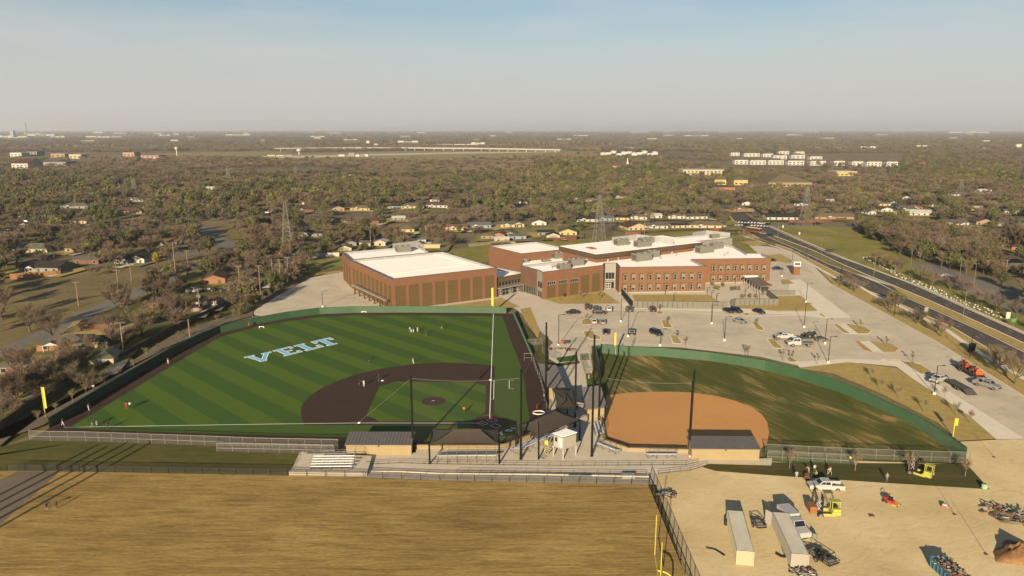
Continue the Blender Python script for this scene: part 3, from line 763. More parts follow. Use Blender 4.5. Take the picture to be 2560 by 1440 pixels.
rl.tube((P0.x + 1.5, P0.y, hA - .78), (P1.x - 4, P1.y, hA - .78), .12); rl.tube((P1.x - 4, P1.y, hA - .78), (A[2][0] - 3, A[2][1] - 3, hA - .78), .14)
rl.build('roof_pipe', mat('cream_pipe', (.55, .5, .42), .5, .1, 1), SCHOOL, world=True)
# side canopy over the bus stop
cn = [G(*p, 3.6) for p in ((964, 752), (971, 749.5), (884, 709), (878, 711.5))]
MB().prism(cn, 3.35, 3.7, bottom=True).build('canopy_roof', STEELGREY, SCHOOL, world=True)
for k in range(7):
    q = Vector(cn[0]).lerp(Vector(cn[3]), .06 + k * .147)
    MB().box(q.x + .5, q.y + .3, 0, .45, .45, 3.35, .9).build('canopy_post', TANBRICK, SCHOOL, world=True)
# entrance lobby
hC = 7.2
C0, C1 = G(1243, 742), G(1312, 727.5)
nC = Vector((-(C1[1] - C0[1]), C1[0] - C0[0])).normalized()
Cp = [C0, C1, tuple(Vector(C1) + nC * 40), tuple(Vector(C0) + nC * 40)]
LC = math.dist(C0, C1); opC = [(.6, LC - .5, .05, 2.95), (.9, LC - .7, 3.7, 5.3)]
fC = block(Cp, hC, {0: (opC, .3), ('m', 0): TANBRICK})
window_unit(SCHOOL, fC[0], .9, LC - .7, 3.7, 5.3, -.2, cols=8); window_unit(SCHOOL, fC[0], .6, LC - .5, .05, 2.95, -.2, cols=7, rows=2)
for s in (.9, LC * .42, LC * .72): door_unit(SCHOOL, fC[0], s, s + 1.7, 2.35, -.08)
lc = MB(); fbox(lc, fC[0], -.2, LC + .4, 3.1, 3.45, .02, 1.7); lc.build('entrance_canopy', STEELGREY, SCHOOL, world=True)
# art block and classroom wings share one long roof
hD = 10.4
Dp = [(1302, 664), (1343, 674), (1356, 680), (1509, 662.8), (1512, 657.5), (1540, 657), (1549, 668), (1766, 665), (1730, 648), (1928, 645), (1904, 633.6), (1869, 633.6), (1837, 615.5), (1806, 609)]
D = [G(*p, hD) for p in Dp]
LD = [math.dist(D[i], D[(i + 1) % len(D)]) for i in range(len(D))]
op2 = [(a, b, .35, 5.0) for a, b, *_ in even(LD[2], 5, .74, 0, 1, 1.5, .8)]
op2t = [(a, b, 5.15, 6.45) for a, b, *_ in op2[:3]] + [(a, b, 5.0, 7.4) for a, b, *_ in op2[3:]]
op2 = op2[:3] + [(a, b, .35, 7.4) for a, b, *_ in op2[3:]]
def wing_windows(L, n, a, b, rows):
    out = []
    for i in range(n):
        s = a + (L - a - b) * i / (n - 1)
        for zb in rows: out.append((s - 1.15, s + .75, zb - .1, zb + 2.75))
    return out
w1 = wing_windows(LD[6], 10, 2.2, 2.4, (1.35, 5.3)); L9 = LD[8]
hid = math.dist(D[8], G(1766, 646.6, hD)) + 1.2
w2 = wing_windows(L9, 8, hid + 1.6, 2.8, (1.35, 5.3))
wl = {0: ([(1.0, LD[0] - .8, .1, 3.2)], .8), 1: ([(.3, LD[1] - .3, .4, 2.9), (.3, LD[1] - .3, 4.0, 6.5)], .15), 2: (op2 + op2t[:3], .14), 4: ([(.4, LD[4] - .4, 3.9, 6.6), (.4, LD[4] - .4, .1, 3.0)], .25), 6: (w1, .1), 8: (w2, .1),
      ('m', 0): DARKPANEL, ('m', 1): GREYPANEL, ('m', 3): PALEPANEL, ('m', 4): PALEPANEL}
fD = block(D, hD, wl)
window_unit(SCHOOL, fD[0], 1.0, LD[0] - .8, .1, 3.2, -.6, cols=8, rows=1)
window_unit(SCHOOL, fD[1], .3, LD[1] - .3, .4, 2.9, -.08, cols=2); window_unit(SCHOOL, fD[1], .3, LD[1] - .3, 4.0, 6.5, -.08, cols=2)
panels(fD[2], op2, .14)
for a, b, c, d in op2t[:3]: window_unit(SCHOOL, fD[2], a, b, c, d, -.08, cols=4, fr=.1)
window_unit(SCHOOL, fD[4], .4, LD[4] - .4, 3.9, 6.6, -.15, cols=3); window_unit(SCHOOL, fD[4], .4, LD[4] - .4, .1, 3.0, -.15, cols=3); door_unit(SCHOOL, fD[4], .7, 2.6, 2.4, -.03)
ec = MB(); fbox(ec, fD[4], .2, LD[4] - .2, 3.1, 3.4, .02, 1.5); ec.build('entrance_canopy', PALEPANEL, SCHOOL, world=True)
BLIND = mat('window_blind', (.10, .095, .075), .5, .1, 2)
for F, ws in ((fD[6], w1), (fD[8], w2)):
    panels(F, ws, .1)
    for k, (a, b, c, d) in enumerate(ws):
        window_unit(SCHOOL, F, a + .72, b, c + .1, c + 2.25, -.03, cols=1, rows=2, fr=.11, gm=GLASS)
        if k % 3 != 1:
            g = MB(); fbox(g, F, a + .85, b - .13, c + 1.1, c + 2.1, -.048, -.04 + .005); g.build('window_blind', BLIND, SCHOOL, world=True)
for i, F in ((6, fD[6]), (8, fD[8])):      # pale stone base course and thin joints
    b_ = MB(); fbox(b_, F, 0 if i == 6 else hid - 1.2, F[3], 0.0, .75, .003, .06); b_.build('stone_base', PALEPANEL, SCHOOL, world=True)
for F, n in ((fD[6], 6), (fD[8], 7), (fD[2], 3), (fA[0], 4)):
    j = MB()
    for k in range(1, n): fbox(j, F, F[3] * k / n - .03, F[3] * k / n + .03, 9.0 if F is fA[0] else 7.6, hD - .3 if F is not fA[0] else hA - .3, .0, .012)
    j.build('control_joint', mat('joint', (.05, .03, .02), .8, 0), SCHOOL, world=True)
# auditorium with a deep brown fascia, library behind and the grey far wing
hE = 13.2
E_ = [G(*p, hE) for p in ((1397, 614.5), (1490, 635.5), (1757, 605), (1655, 589.5))]
E_[3] = tuple(Vector(E_[0]) + Vector(E_[2]) - Vector(E_[1]))
fE = block(shrink(E_, 1.2), hE - 1.9, {}, drop=.2)
MB().prism(E_, hE - 1.9, hE - .1, bottom=True).build('fascia', FASCIA, SCHOOL, world=True)
MB().prism(shrink(E_, .35), hE - .1, hE - .02).build('roof', ROOFWHITE, SCHOOL, world=True)
hF = 10.5
F_ = [G(*p, hF) for p in ((1222, 614.5), (1303, 634), (1425, 622), (1374, 600.5))]
F_[3] = tuple(Vector(F_[0]) + Vector(F_[2]) - Vector(F_[1]))
block(F_, hF, {})
hH = 9.6
H_ = [G(*p, hH) for p in ((1668, 594), (1736, 603.5), (1831, 594.5), (1790, 583))]
H_[3] = tuple(Vector(H_[0]) + Vector(H_[2]) - Vector(H_[1]))
block(H_, hH, {}, wm=GREYPANEL, z0=3.4); MB().prism(shrink(H_, 1.0), 0, 3.4).build('ground_floor', BRICK, SCHOOL, world=True)
lk = MB().prism([G(*p, 7.0) for p in ((1316, 641), (1306, 664), (1490, 645), (1480, 634))], 0, 7.0); lk.build('link_roof', ROOFWHITE, SCHOOL, world=True)

def rooftop_unit(u, v, z, L, W, Hh, rz, label, curb=.3):
    x, y = G(u, v, z)
    t_ = thing('rooftop_unit', label, 'air handling unit', (x, y, z), rz, 'air handling units on the school roof')
    MB().box(0, 0, 0, L * .96, W * .9, curb).build('curb', ROOFEDGE, t_)
    b_ = MB().box(0, 0, curb, L, W, Hh); b_.build('casing', HVACGREY, t_)
    lv = MB()
    for k in range(6): lv.box(-L * .5 - .02, 0, curb + Hh * (.15 + .12 * k), .05, W * .8, Hh * .07)
    lv.build('louvre', DARKVOID, t_)
    for k in range(2):
        f_ = MB().lathe([(W * .3, curb + Hh + .003), (W * .3, curb + Hh + .14), (W * .24, curb + Hh + .15)], (k - .5) * L * .42, 0, 10); f_.build('fan_cowl', STEELGREY, t_)
    return t_
rzD = math.atan2(D[6 + 1][1] - D[6][1], D[7][0] - D[6][0]); rzB = math.atan2(A[1][1] - A[0][1], A[1][0] - A[0][0]); rzS = math.atan2(D[13][1] - D[0][1], D[13][0] - D[0][0])
RU = [(1008, 630, hB - .95, 6, 3, 2.4, rzB, 'grey louvred unit alone on the roof behind the big gym'),
 (1409, 673, hD - .95, 5, 2.4, 1.9, rzS, 'low grey unit nearest the dark brown end wall on the art block roof'),
 (1440, 664, hD - .95, 6, 2.6, 2.6, rzS, 'tall grey unit behind the parapet of the art block'),
 (1397, 646, 7.0, 5.5, 2.6, 2.4, rzS, 'boxy grey unit on the low link roof below the auditorium'),
 (1440, 650.5, 7.0, 3.5, 2, 1.3, rzS, 'small flat unit beside the auditorium brick wall'),
 (1364, 655, 7.0, 3.4, 1.6, .8, rzS, 'lowest dark unit on the link roof near the lobby'),
 (1314, 660, hC - .95, 2, 1.6, 1.8, rzS, 'little square unit over the entrance lobby'),
 (1604, 652, hD - .95, 8, 3.4, 3, rzS, 'big grey unit in the middle of the classroom roof'),
 (1630, 643, hD - .95, 6, 3, 2.6, rzS, 'grey unit tucked behind the big one in the middle of the classroom roof'),
 (1761, 632, hD - .95, 8, 3.4, 2.8, rzS, 'long grey unit above the second row of wing windows'),
 (1791, 622, hD - .95, 6, 3, 2.4, rzS, 'grey unit at the far back corner of the classroom roof'),
 (1553, 613, hE - .02, 6, 3, 2.4, rzS, 'grey unit by the screen wall on the auditorium roof'),
 (1605, 617, hE - .02, 7, 3, 2.4, rzS, 'front unit of the close pair on the auditorium roof'),
 (1614, 608, hE - .02, 7, 3, 2.2, rzS, 'rear unit of the close pair on the auditorium roof'),
 (1786, 596, hH - .95, 5, 2.4, 1.8, rzS, 'unit on the roof of the grey far wing')]
for a in RU: rooftop_unit(*a)
def roof_screen(pts, z, h, label):
    P_ = [G(u, v, z) for u, v in pts]
    t_ = thing('screen_wall', label, 'screen wall', (*P_[0], z), 0, 'corrugated screens on the school roof')
    for a, b in zip(P_, P_[1:]):
        F = face_frame(a, b); n = max(2, int(F[3] / 2))
        for k in range(n):
            q = MB(); fbox(q, F, F[3] * k / n + .02, F[3] * (k + 1) / n - .02, z, z + h, -.06, .06); q.build('screen_panel', GREYPANEL if 0 else ROOFEDGE, t_, world=True)
roof_screen([(982, 624), (1044, 616), (1062, 630)], hB - .95, 2.6, 'pale ribbed screen round the unit behind the big gym')
roof_screen([(1530, 608), (1592, 600), (1684, 612)], hE - .02, 2.6, 'pale ribbed screen round the units on the auditorium roof')
roof_screen([(1732, 592), (1765, 586), (1825, 593)], hH - .95, 2.2, 'pale ribbed screen on the grey far wing')
sky_l = thing('roof_skylight', 'small rust red hatch lying on the white auditorium roof', 'roof hatch', (*G(1475, 622, hE), hE - .02))
MB().prism([G(*p, hE) for p in ((1464, 619.5), (1478, 618.5), (1493, 622), (1480, 623.5))], hE - .02, hE + .25).build('hatch_lid', mat('rust_red', (.26, .06, .035), .7, .15, 1), sky_l, world=True)
for u, v in ((1570, 640), (1545, 650), (1680, 636), (1690, 640), (1710, 628), (1735, 627), (1650, 648), (1520, 655), (1812, 641), (1820, 637), (1379, 670), (1385, 668)):
    t_ = thing('roof_vent', 'small white vent stack beside the roof units', 'vent', (*G(u, v, hD - .95), hD - .95), 0, 'vent stacks on the school roof')
    MB().lathe([(.35, 0), (.35, .8), (.5, .85), (.5, 1.1), (.1, 1.2)], n=8).build('stack', ROOFEDGE, t_)

# yard walls, entrance canopy and the brick sign tower
YARDW = mat('grey_yard_wall', (.085, .08, .065), .7, .12, .5)
def yard_wall(pts, h, label, slit=True):
    P_ = [G(*p) for p in pts]; t_ = thing('yard_wall', label, 'wall', (*P_[0], 0), 0, 'grey slatted walls round the school courts')
    for a, b in zip(P_, P_[1:]):
        F = face_frame(a, b); n = max(2, round(F[3] / 1.75))
        for k in range(n):
            q = MB(); fbox(q, F, F[3] * k / n + .005, F[3] * (k + 1) / n - (.14 if slit else .0), 0, h, -.08, .08); q.build('wall_panel', YARDW, t_, world=True)
        rail = MB(); fbox(rail, F, 0, F[3], h + .003, h + .09, -.1, .1); fbox(rail, F, 0, F[3], .3, .4, -.12, -.085); rail.build('top_rail', DARKVOID, t_, world=True)
yard_wall([(1582, 771), (1819, 774)], 2.7, 'long grey wall with dark slits in front of the walled lawn')
yard_wall([(1826, 767), (1838, 764), (1946, 764), (1900, 726)], 2.5, 'grey wall with dark slits round the planted court')
yard_wall([(1908, 739), (1988, 739)], 1.9, 'short plain grey wall beside the drop-off', False)
BLK = mat('black_steel', (.004, .004, .004), .6, .1, 1, spec=.15)
bf = thing('steel_fence', 'dark steel picket fence slanting from the school door to the yard wall', 'fence', (*G(1553, 739), 0))
F = face_frame(G(1553, 737), G(1579, 770)); n = int(F[3] / 2.2)
for k in range(n + 1):
    MB().box(*fpt(F, F[3] * k / n, 0)[:2], 0, .1, .1, 2.6).build('post', BLK, bf, world=True)
pk = MB()
for k in range(int(F[3] / .16)): fbox(pk, F, k * .16, k * .16 + .04, .1, 2.5, -.02, .02)
pk.build('picket', BLK, bf, world=True, kind='stuff')
rr = MB(); fbox(rr, F, 0, F[3], 2.3, 2.38, -.04, -.021); fbox(rr, F, 0, F[3], .25, .33, -.04, -.021); rr.build('rail', BLK, bf, world=True)
ck = [G(*p, 3.9) for p in ((1858, 691), (1890, 690), (1932, 714), (1902, 717))]
wk = thing('walkway_canopy', 'brown roofed walkway on white posts leading to the classroom wing', 'canopy', (*G(1890, 730), 0))
MB().prism(ck, 3.7, 4.05, bottom=True).build('canopy_roof', mat('brown_roof', (.11, .085, .06), .6, .12, .5), wk, world=True)
MB().prism([tuple(Vector(ck[0]).lerp(Vector(ck[1]), k)) for k in (0, 1)] + [tuple(Vector(ck[1]).lerp(Vector(ck[2]), .12)), tuple(Vector(ck[0]).lerp(Vector(ck[3]), .12))], 4.053, 4.3).build('white_ridge', WHITE, wk, world=True)
for k in range(7):
    q = Vector(ck[0]).lerp(Vector(ck[3]), .04 + k * .155); MB().tube((q.x + .3, q.y + .2, 0), (q.x + .3, q.y + .2, 3.7), .1).build('post', PALEPANEL, wk, world=True)
bt = [G(*p) for p in ((1983, 689), (1999, 686))]
tw = thing('sign_tower', 'square orange brick tower with a white top and a dark panel beside the drop-off drive', 'sign tower', (*G(1991, 688), 0))
MB().box(0, 1.2, 0, 2.7, 2.4, 3.9).build('brick_base', BRICK, tw); MB().box(0, 1.2, 3.9, 3.0, 2.7, 2.0).build('sign_cap', mat('white_sign', (.36, .35, .33), .6, .05, 1), tw)
MB().box(0, -.17, 4.5, 2.3, .06, .85).build('sign_panel', DARKVOID, tw)
# ------------------------------------------------------------------ ball park: walls, fences, dugouts, stands
GREENSHEET = mat('green_sheet_metal', (.018, .051, .022), .5, .08, .4, spec=.45)
GREENCAP = mat('green_cap', (.03, .085, .03), .45, .05, .5)
GALV = mat('galvanized_pipe', (.115, .112, .10), .5, .1, 2, met=.2)
BLOCK = two_noise('tan_block', [(.3, (.18, .138, .075)), (.7, (.215, .168, .094))], .4, 3, .5, .9, grain=8, gf=.12)
DUGROOF = mat('ribbed_grey_roof', (.075, .068, .064), .45, .08, .6, spec=.5)
CANVAS = mat('brown_shade_cloth', (.034, .027, .020), .9, .1, .8)
ALU = mat('aluminium', (.15, .15, .15), .4, .06, 2, met=.3)
ALUTOP = mat('aluminium_plank', (.62, .64, .67), .35, .05, 2, met=.3)
YELLOW = mat('yellow_paint', (.30, .26, .03), .45, .05, 1)
MESHG = screen_mat('wire_mesh', (.14, .14, .125), .17)
MESHB = screen_mat('black_wire_mesh', (.01, .01, .01), .32)
NET = screen_mat('backstop_net', (.03, .028, .025), .05)
CABLE = mat('pale_cable', (.13, .13, .10), .5, 0)
ZT = .006 * LEVEL[0]
ORD5 = ['first', 'second', 'third', 'fourth', 'fifth']
ground_sheet('plaza', GP([(722, 1194), (750, 1134), (905, 1134), (1040, 1136), (1040, 1126), (1245, 1127), (1268, 1124), (1325, 1100), (1346, 1068), (1370, 1040), (1374, 1000), (1372, 870), (1385, 858), (1470, 864), (1476, 880), (1486, 960), (1500, 1045), (1509, 1112), (1570, 1133), (1722, 1138), (1730, 1154), (1930, 1150), (1928, 1168), (1772, 1162), (1752, 1174), (1640, 1190), (1620, 1215), (1100, 1206), (900, 1198)]), CONCRETE)
ground_sheet('side_turf', GP([(1288, 790), (1345, 850), (1372, 900), (1392, 912), (1448, 905), (1450, 912), (1395, 920), (1370, 935), (1345, 900), (1318, 868)]), DARKGRASS)
ground_sheet('bullpen_turf', GP([(1390, 898), (1443, 890), (1445, 905), (1398, 909)]), TURF2); ground_sheet('bullpen_turf', GP([(1450, 888), (1471, 887), (1474, 903), (1451, 903)]), TURF2); ground_sheet('bullpen_turf', GP([(1464, 937), (1484, 937), (1488, 975), (1468, 975)]), TURF2)

def outfield_wall(top_label, base, h, flip=1):
    P_ = resample([G(*p) for p in base], 2.44); t_ = thing('outfield_wall', top_label, 'wall', (*P_[0], 0))
    for i, (a, b) in enumerate(zip(P_, P_[1:])):
        F = face_frame(a, b); q = MB(); n = 8; w = F[3] / n
        prof = []
        for k in range(n):
            prof += [(k * w, 0), (k * w + w * .55, 0), (k * w + w * .65, .06 * flip), (k * w + w * .9, .06 * flip)]
        prof.append((F[3], 0))
        for (s0, o0), (s1, o1) in zip(prof, prof[1:]):
            q.quad(fpt(F, s0, .05, o0), fpt(F, s1, .05, o1), fpt(F, s1, h, o1), fpt(F, s0, h, o0))
        q.quad(fpt(F, 0, .05, -.12 * flip), fpt(F, F[3], .05, -.12 * flip), fpt(F, F[3], h, -.12 * flip), fpt(F, 0, h, -.12 * flip))
        fbox(q, F, 0, F[3], h + .002, h + .07, -.14, .14)
        q.build('wall_panel', GREENSHEET, t_, world=True)
        MB().box(*fpt(F, 0, 0, -.2 * flip)[:2], 0, .12, .12, h - .1).build('post', BLK, t_, world=True)
    return t_
outfield_wall('long curving green metal wall behind the striped baseball outfield', WALL_B[:1] + WALL_B[1:], 2.55)
outfield_wall('curving green metal wall round the patchy softball outfield', [(1502, 885), (1560, 890), (1655, 894), (1780, 906), (1920, 928), (2010, 951), (2095, 980), (2160, 1006), (2220, 1037), (2272, 1061), (2320, 1087), (2377, 1126), (2421, 1160)], 2.75)
outfield_wall('short green wall beside the walkway at the tall softball net', [(1500, 960), (1494, 915), (1488, 890), (1502, 885)], 2.75)
outfield_wall('straight pale topped wall beside the baseball right field line', [(1283, 786), (1300, 825), (1318, 868), (1332, 900)], 1.5)

def chain_fence(name, label, pts, h, sp, pm, mm, r=.035, mid=True, px=True):
    P_ = [G(*p) for p in pts] if px else pts
    t_ = thing(name, label, 'fence', (*P_[0], 0)); first = True
    for a, b in zip(P_, P_[1:]):
        F = face_frame(a, b); n = max(1, round(F[3] / sp))
        for k in range(0 if first else 1, n + 1):
            x, y, _ = fpt(F, F[3] * k / n, 0); MB().tube((x, y, 0), (x, y, h + .05), r * 1.4, n=5).build('post', pm, t_, world=True)
        first = False
        MB().tube(fpt(F, 0, h), fpt(F, F[3], h), r, n=5).build('top_rail', pm, t_, world=True)
        if mid: MB().tube(fpt(F, 0, h * .5), fpt(F, F[3], h * .5), r * .85, n=5).build('mid_rail', pm, t_, world=True)
        for k in range(n):
            s0, s1 = F[3] * k / n, F[3] * (k + 1) / n
            MB().quad(fpt(F, s0, .03), fpt(F, s1, .03), fpt(F, s1, h - .02), fpt(F, s0, h - .02)).build('wire_panel', mm, t_, world=True)
    return t_
chain_fence('chain_link_fence', 'long galvanized fence along the third base side of the baseball field', [(75, 1103), (127, 1105), (215, 1106), (380, 1112), (545, 1118), (640, 1122), (846, 1126)], 2.3, 3.0, GALV, MESHG, .045)
chain_fence('chain_link_fence', 'galvanized bullpen fence standing before the third base fence', [(545, 1118), (543, 1132), (700, 1135), (836, 1138), (846, 1126)], 2.0, 2.9, GALV, MESHG, .045)
chain_fence('chain_link_fence', 'low black fence along the near edge of the stands and the practice field', [(20, 1181), (380, 1187), (720, 1193), (910, 1199), (1100, 1206), (1360, 1211), (1622, 1216)], 1.6, 3.3, BLK, MESHB, .035)
chain_fence('chain_link_fence', 'black fence running from the stands towards the goalpost beside the sandy yard', [(1622, 1216), (1662, 1315), (1712, 1440), (1760, 1560)], 2.5, 2.6, BLK, MESHB, .045)
chain_fence('chain_link_fence', 'galvanized fence along the left field side of the softball outfield', [(1912, 1139), (2020, 1145), (2143, 1151), (2280, 1156), (2421, 1160)], 2.4, 3.2, GALV, MESHG, .045)
chain_fence('chain_link_fence', 'galvanized softball bullpen fence behind the white pickup', [(1912, 1139), (1918, 1154), (2030, 1159), (2136, 1164), (2143, 1151)], 2.1, 3.0, GALV, MESHG, .045)
chain_fence('chain_link_fence', 'galvanized fence curving beside the first base dugout', [(1332, 902), (1340, 930), (1352, 958), (1362, 1000), (1368, 1036)], 1.8, 2.6, GALV, MESHG, .045)
chain_fence('chain_link_fence', 'small galvanized pen at the foot of the tall baseball net', [(1320, 866), (1356, 866), (1356, 886), (1392, 905)], 2.2, 2.4, GALV, MESHG, .045)
chain_fence('chain_link_fence', 'galvanized pen between the walkway and the softball net', [(1451, 904), (1476, 904), (1486, 938), (1462, 938), (1451, 904)], 2.0, 2.2, GALV, MESHG, .045)
chain_fence('chain_link_fence', 'dark fence far behind the big gym along the bus yard', [(750, 694), (800, 684), (862, 676)], 1.8, 3, BLK, MESHB, .05)
chain_fence('chain_link_fence', 'dark fence behind the school beside the boulevard', [(1760, 592), (1840, 588), (1880, 587)], 2.4, 3.0, BLK, MESHB, .06)
chain_fence('chain_link_fence', 'dark fence at the head of the curved school drive', [(1832, 603), (1900, 603), (1938, 617)], 1.6, 3.0, BLK, MESHB, .06)
def handrail(label, pts, z=0.0, h=1.0, m_=BLK, sp=2.2):
    P_ = [G(*p, z) for p in pts]; t_ = thing('handrail', label, 'handrail', (*P_[0], z), 0, 'handrails of the stands')
    for a, b in zip(P_, P_[1:]):
        F = face_frame(a, b); n = max(1, round(F[3] / sp))
        for k in range(n + 1): MB().tube(fpt(F, F[3] * k / n, z), fpt(F, F[3] * k / n, z + h), .03, n=4).build('post', m_, t_, world=True)
        MB().tube(fpt(F, 0, z + h), fpt(F, F[3], z + h), .03, n=4).build('top_rail', m_, t_, world=True); MB().tube(fpt(F, 0, z + h * .5), fpt(F, F[3], z + h * .5), .025, n=4).build('mid_rail', m_, t_, world=True)
handrail('long dark rail behind the stands in front of the canopies', [(915, 1167), (1000, 1163), (1090, 1166), (1400, 1170), (1715, 1168), (1745, 1160)])
handrail('dark rail of the ramp rising to the softball dugout', [(1645, 1190), (1700, 1184), (1725, 1182), (1768, 1168)])
handrail('dark rail at the top of the lower walk', [(1140, 1187), (1400, 1189), (1615, 1192)])
handrail('dark rail on the stands by the third base dugout', [(880, 1139), (908, 1139), (912, 1146)])
handrail('short dark rail on the sloping edge of the bleacher pad', [(727, 1185), (752, 1140)], .3)
structure('bleacher_pad', MB().prism([G(*p, .95) for p in ((722, 1180), (757, 1134), (860, 1134), (930, 1140), (917, 1183))], 0, .95), CONCRETE)
structure('retaining_wall', MB().ribbon([G(*p) for p in ((918, 1184), (1000, 1184), (1100, 1189), (1340, 1191), (1622, 1197))], .3, 0.0, .55), CONCRETE)
structure('ramp', MB().prism(GP([(1645, 1193), (1700, 1187), (1768, 1170), (1752, 1168), (1715, 1178), (1650, 1183)]), 0, .3), PALECONC)

# block walls round the diamonds
def block_wall(label, pts, h, th=.4):
    P_ = [G(*p) for p in pts]; t_ = thing('block_wall', label, 'wall', (*P_[0], 0))
    for i, (a, b) in enumerate(zip(P_, P_[1:])):
        F = face_frame(a, b); w = MB(); fbox(w, F, .004, F[3] - .004, 0, h - .12, -th, 0); w.build('wall_segment', BLOCK, t_, world=True)
        w = MB(); fbox(w, F, 0, F[3], h - .118, h, -th - .05, .05); w.build('cap', PALECONC if 0 else BLOCK, t_, world=True)
block_wall('tan block wall between the stands and the baseball home plate', [(1040, 1127), (1245, 1127), (1266, 1124), (1325, 1101), (1350, 1072), (1372, 1040)], 1.2)
block_wall('tan block wall behind the softball home plate', [(1499, 1052), (1509, 1113), (1570, 1134), (1722, 1138)], 1.2)
structure('wall_padding', MB().ribbon([G(*p) for p in ((1502, 1050), (1511, 1108), (1572, 1128), (1722, 1132))], .25, 0.0, 1.15), mat('dark_padding', (.02, .012, .01), .7, .1, 1))

def dugout(label, c, rz, L, W, h0, h1, label_roof=None):
    t_ = thing('dugout', label, 'dugout', c, rz, 'dugouts of the two diamonds')
    w = MB(); w.quad((0, 0, 0), (L, 0, 0), (L, 0, h0), (0, 0, h0)); w.quad((L, 0, 0), (L, W, 0), (L, W, h1), (L, 0, h0)); w.quad((0, W, 0), (0, 0, 0), (0, 0, h0), (0, W, h1))
    w.quad((.25, .25, 0), (.25, .25, h0), (L - .25, .25, h0), (L - .25, .25, 0)); w.build('block_shell', BLOCK, t_)
    r_ = MB(); n = int(L / .6); k0, k1 = -.25, W + .45
    zf = lambda y: h0 + .06 + (h1 - h0) * y / W
    for k in range(n):
        a, b = -.2 + (L + .4) * k / n, -.2 + (L + .4) * (k + 1) / n
        for (s0, o0), (s1, o1) in (((a, 0), (b - .16, 0)), ((b - .16, 0), (b - .11, .07)), ((b - .11, .07), (b - .05, .07)), ((b - .05, .07), (b, 0))):
            r_.quad((s0, k0, zf(k0) + o0), (s1, k0, zf(k0) + o1), (s1, k1, zf(k1) + o1), (s0, k1, zf(k1) + o0))
    r_.quad((-.2, k0, zf(k0) - .12), (L + .2, k0, zf(k0) - .12), (L + .2, k0, zf(k0)), (-.2, k0, zf(k0))); r_.quad((-.2, k0, zf(k0) - .12), (-.2, k1, zf(k1) - .12), (L + .2, k1, zf(k1) - .12), (L + .2, k0, zf(k0) - .12))
    r_.build('metal_roof', DUGROOF, t_)
    for x in (0.3, L * .33, L * .66, L - .3): MB().box(x, W - .1, 0, .15, .15, h1 - .1).build('roof_post', BLK, t_)
    MB().box(L / 2, .6, .0, L - 1, .4, .45).build('bench', ALU, t_)
    MB().lathe([(.12, 0), (.12, .25), (.05, .3)], L * .5, -.15, 8).build('lamp', BLK, t_).location.z = h0 - .35
    return t_
a, b = G(866, 1141.5), G(1029, 1142); dugout('third base dugout, long tan block building with a ribbed grey roof', (*a, ZT), math.atan2(b[1] - a[1], b[0] - a[0]), math.dist(a, b), 3.9, 2.15, 2.75)
a, b = G(1728, 1153.5), G(1897, 1155); dugout('softball dugout behind the new sod, tan block with a ribbed grey roof', (*a, ZT), math.atan2(b[1] - a[1], b[0] - a[0]), math.dist(a, b), 3.9, 2.3, 2.8)
a = G(1369, 1001); dugout('first base baseball dugout, seen end on beside the shade canopy', (a[0] + 4.0, a[1], ZT), rad(94), 17, 4.0, 2.4, 2.9)
a = G(1478, 1053); dugout('first base softball dugout at the foot of the tall black poles', (a[0] - .6, a[1] + 13.5, ZT), rad(-91), 13.5, 3.7, 2.3, 2.8)

# shade canopies
def canopy(label, corners, ridge, posts, zc, sag=.12, n=8):
    """hip of stretched cloth: corners FL FR BR BL and two ridge points"""
    C_ = [Vector((*p, zc)) for p in corners]; Rg = [Vector(p) for p in ridge]
    t_ = thing('shade_canopy', label, 'shade canopy', (*((C_[0] + C_[2]) / 2).xy, 0), 0, 'dark shade canopies over the stands')
    cen = (C_[0] + C_[1] + C_[2] + C_[3]) / 4
    def edge(a, b):
        out = []
        for k in range(n + 1):
            f = k / n; p = a.lerp(b, f); out.append(p.lerp(Vector((cen.x, cen.y, p.z)), sag * 4 * f * (1 - f) * .5) + Vector((0, 0, .28 * 4 * f * (1 - f) * .3)))
        return out
    for a, b, r0, r1 in ((C_[0], C_[1], Rg[0], Rg[1]), (C_[1], C_[2], Rg[1], Rg[1]), (C_[2], C_[3], Rg[1], Rg[0]), (C_[3], C_[0], Rg[0], Rg[0])):
        e0 = edge(a, b); e1 = [r0.lerp(r1, k / n) for k in range(n + 1)]; q = MB(); m_ = 4
        rows = [[p.lerp(r, j / m_) - Vector((0, 0, .35 * math.sin(math.pi * j / m_) * .5)) for p, r in zip(e0, e1)] for j in range(m_ + 1)]
        for j in range(m_):
            for k in range(n):
                if (rows[j + 1][k] - rows[j + 1][k + 1]).length < 1e-5: q.tri(rows[j][k], rows[j][k + 1], rows[j + 1][k])
                else: q.quad(rows[j][k], rows[j][k + 1], rows[j + 1][k + 1], rows[j + 1][k])
        o = q.build('cloth_panel', CANVAS, t_, world=True, smooth=True)
        MB().path(e0, .05).build('edge_cable', BLK, t_, world=True)
    for p in posts: MB().tube((p[0], p[1], 0), (p[0], p[1], p[2] if len(p) > 2 else zc), .17, n=8).build('post', BLK, t_, world=True)
    for c, r in ((0, 0), (1, 1), (2, 1), (3, 0)): MB().tube(C_[c] - Vector((0, 0, .12)), Rg[r] - Vector((0, 0, .12)), .07).build('rafter', BLK, t_, world=True)
    for k in range(4): MB().tube(C_[k] - Vector((0, 0, .15)), C_[(k + 1) % 4] - Vector((0, 0, .15)), .07).build('beam', BLK, t_, world=True)
z = 4.3
ca = [G(1073, 1111, z), G(1248, 1110, z), G(1247, 1073, z), G(1080, 1073, z)]
canopy('dark brown hip canopy over the bleachers behind third base', ca, [(*G(1135, 1072, 5.9), 5.9), (*G(1200, 1072, 5.9), 5.9)], ca, z)
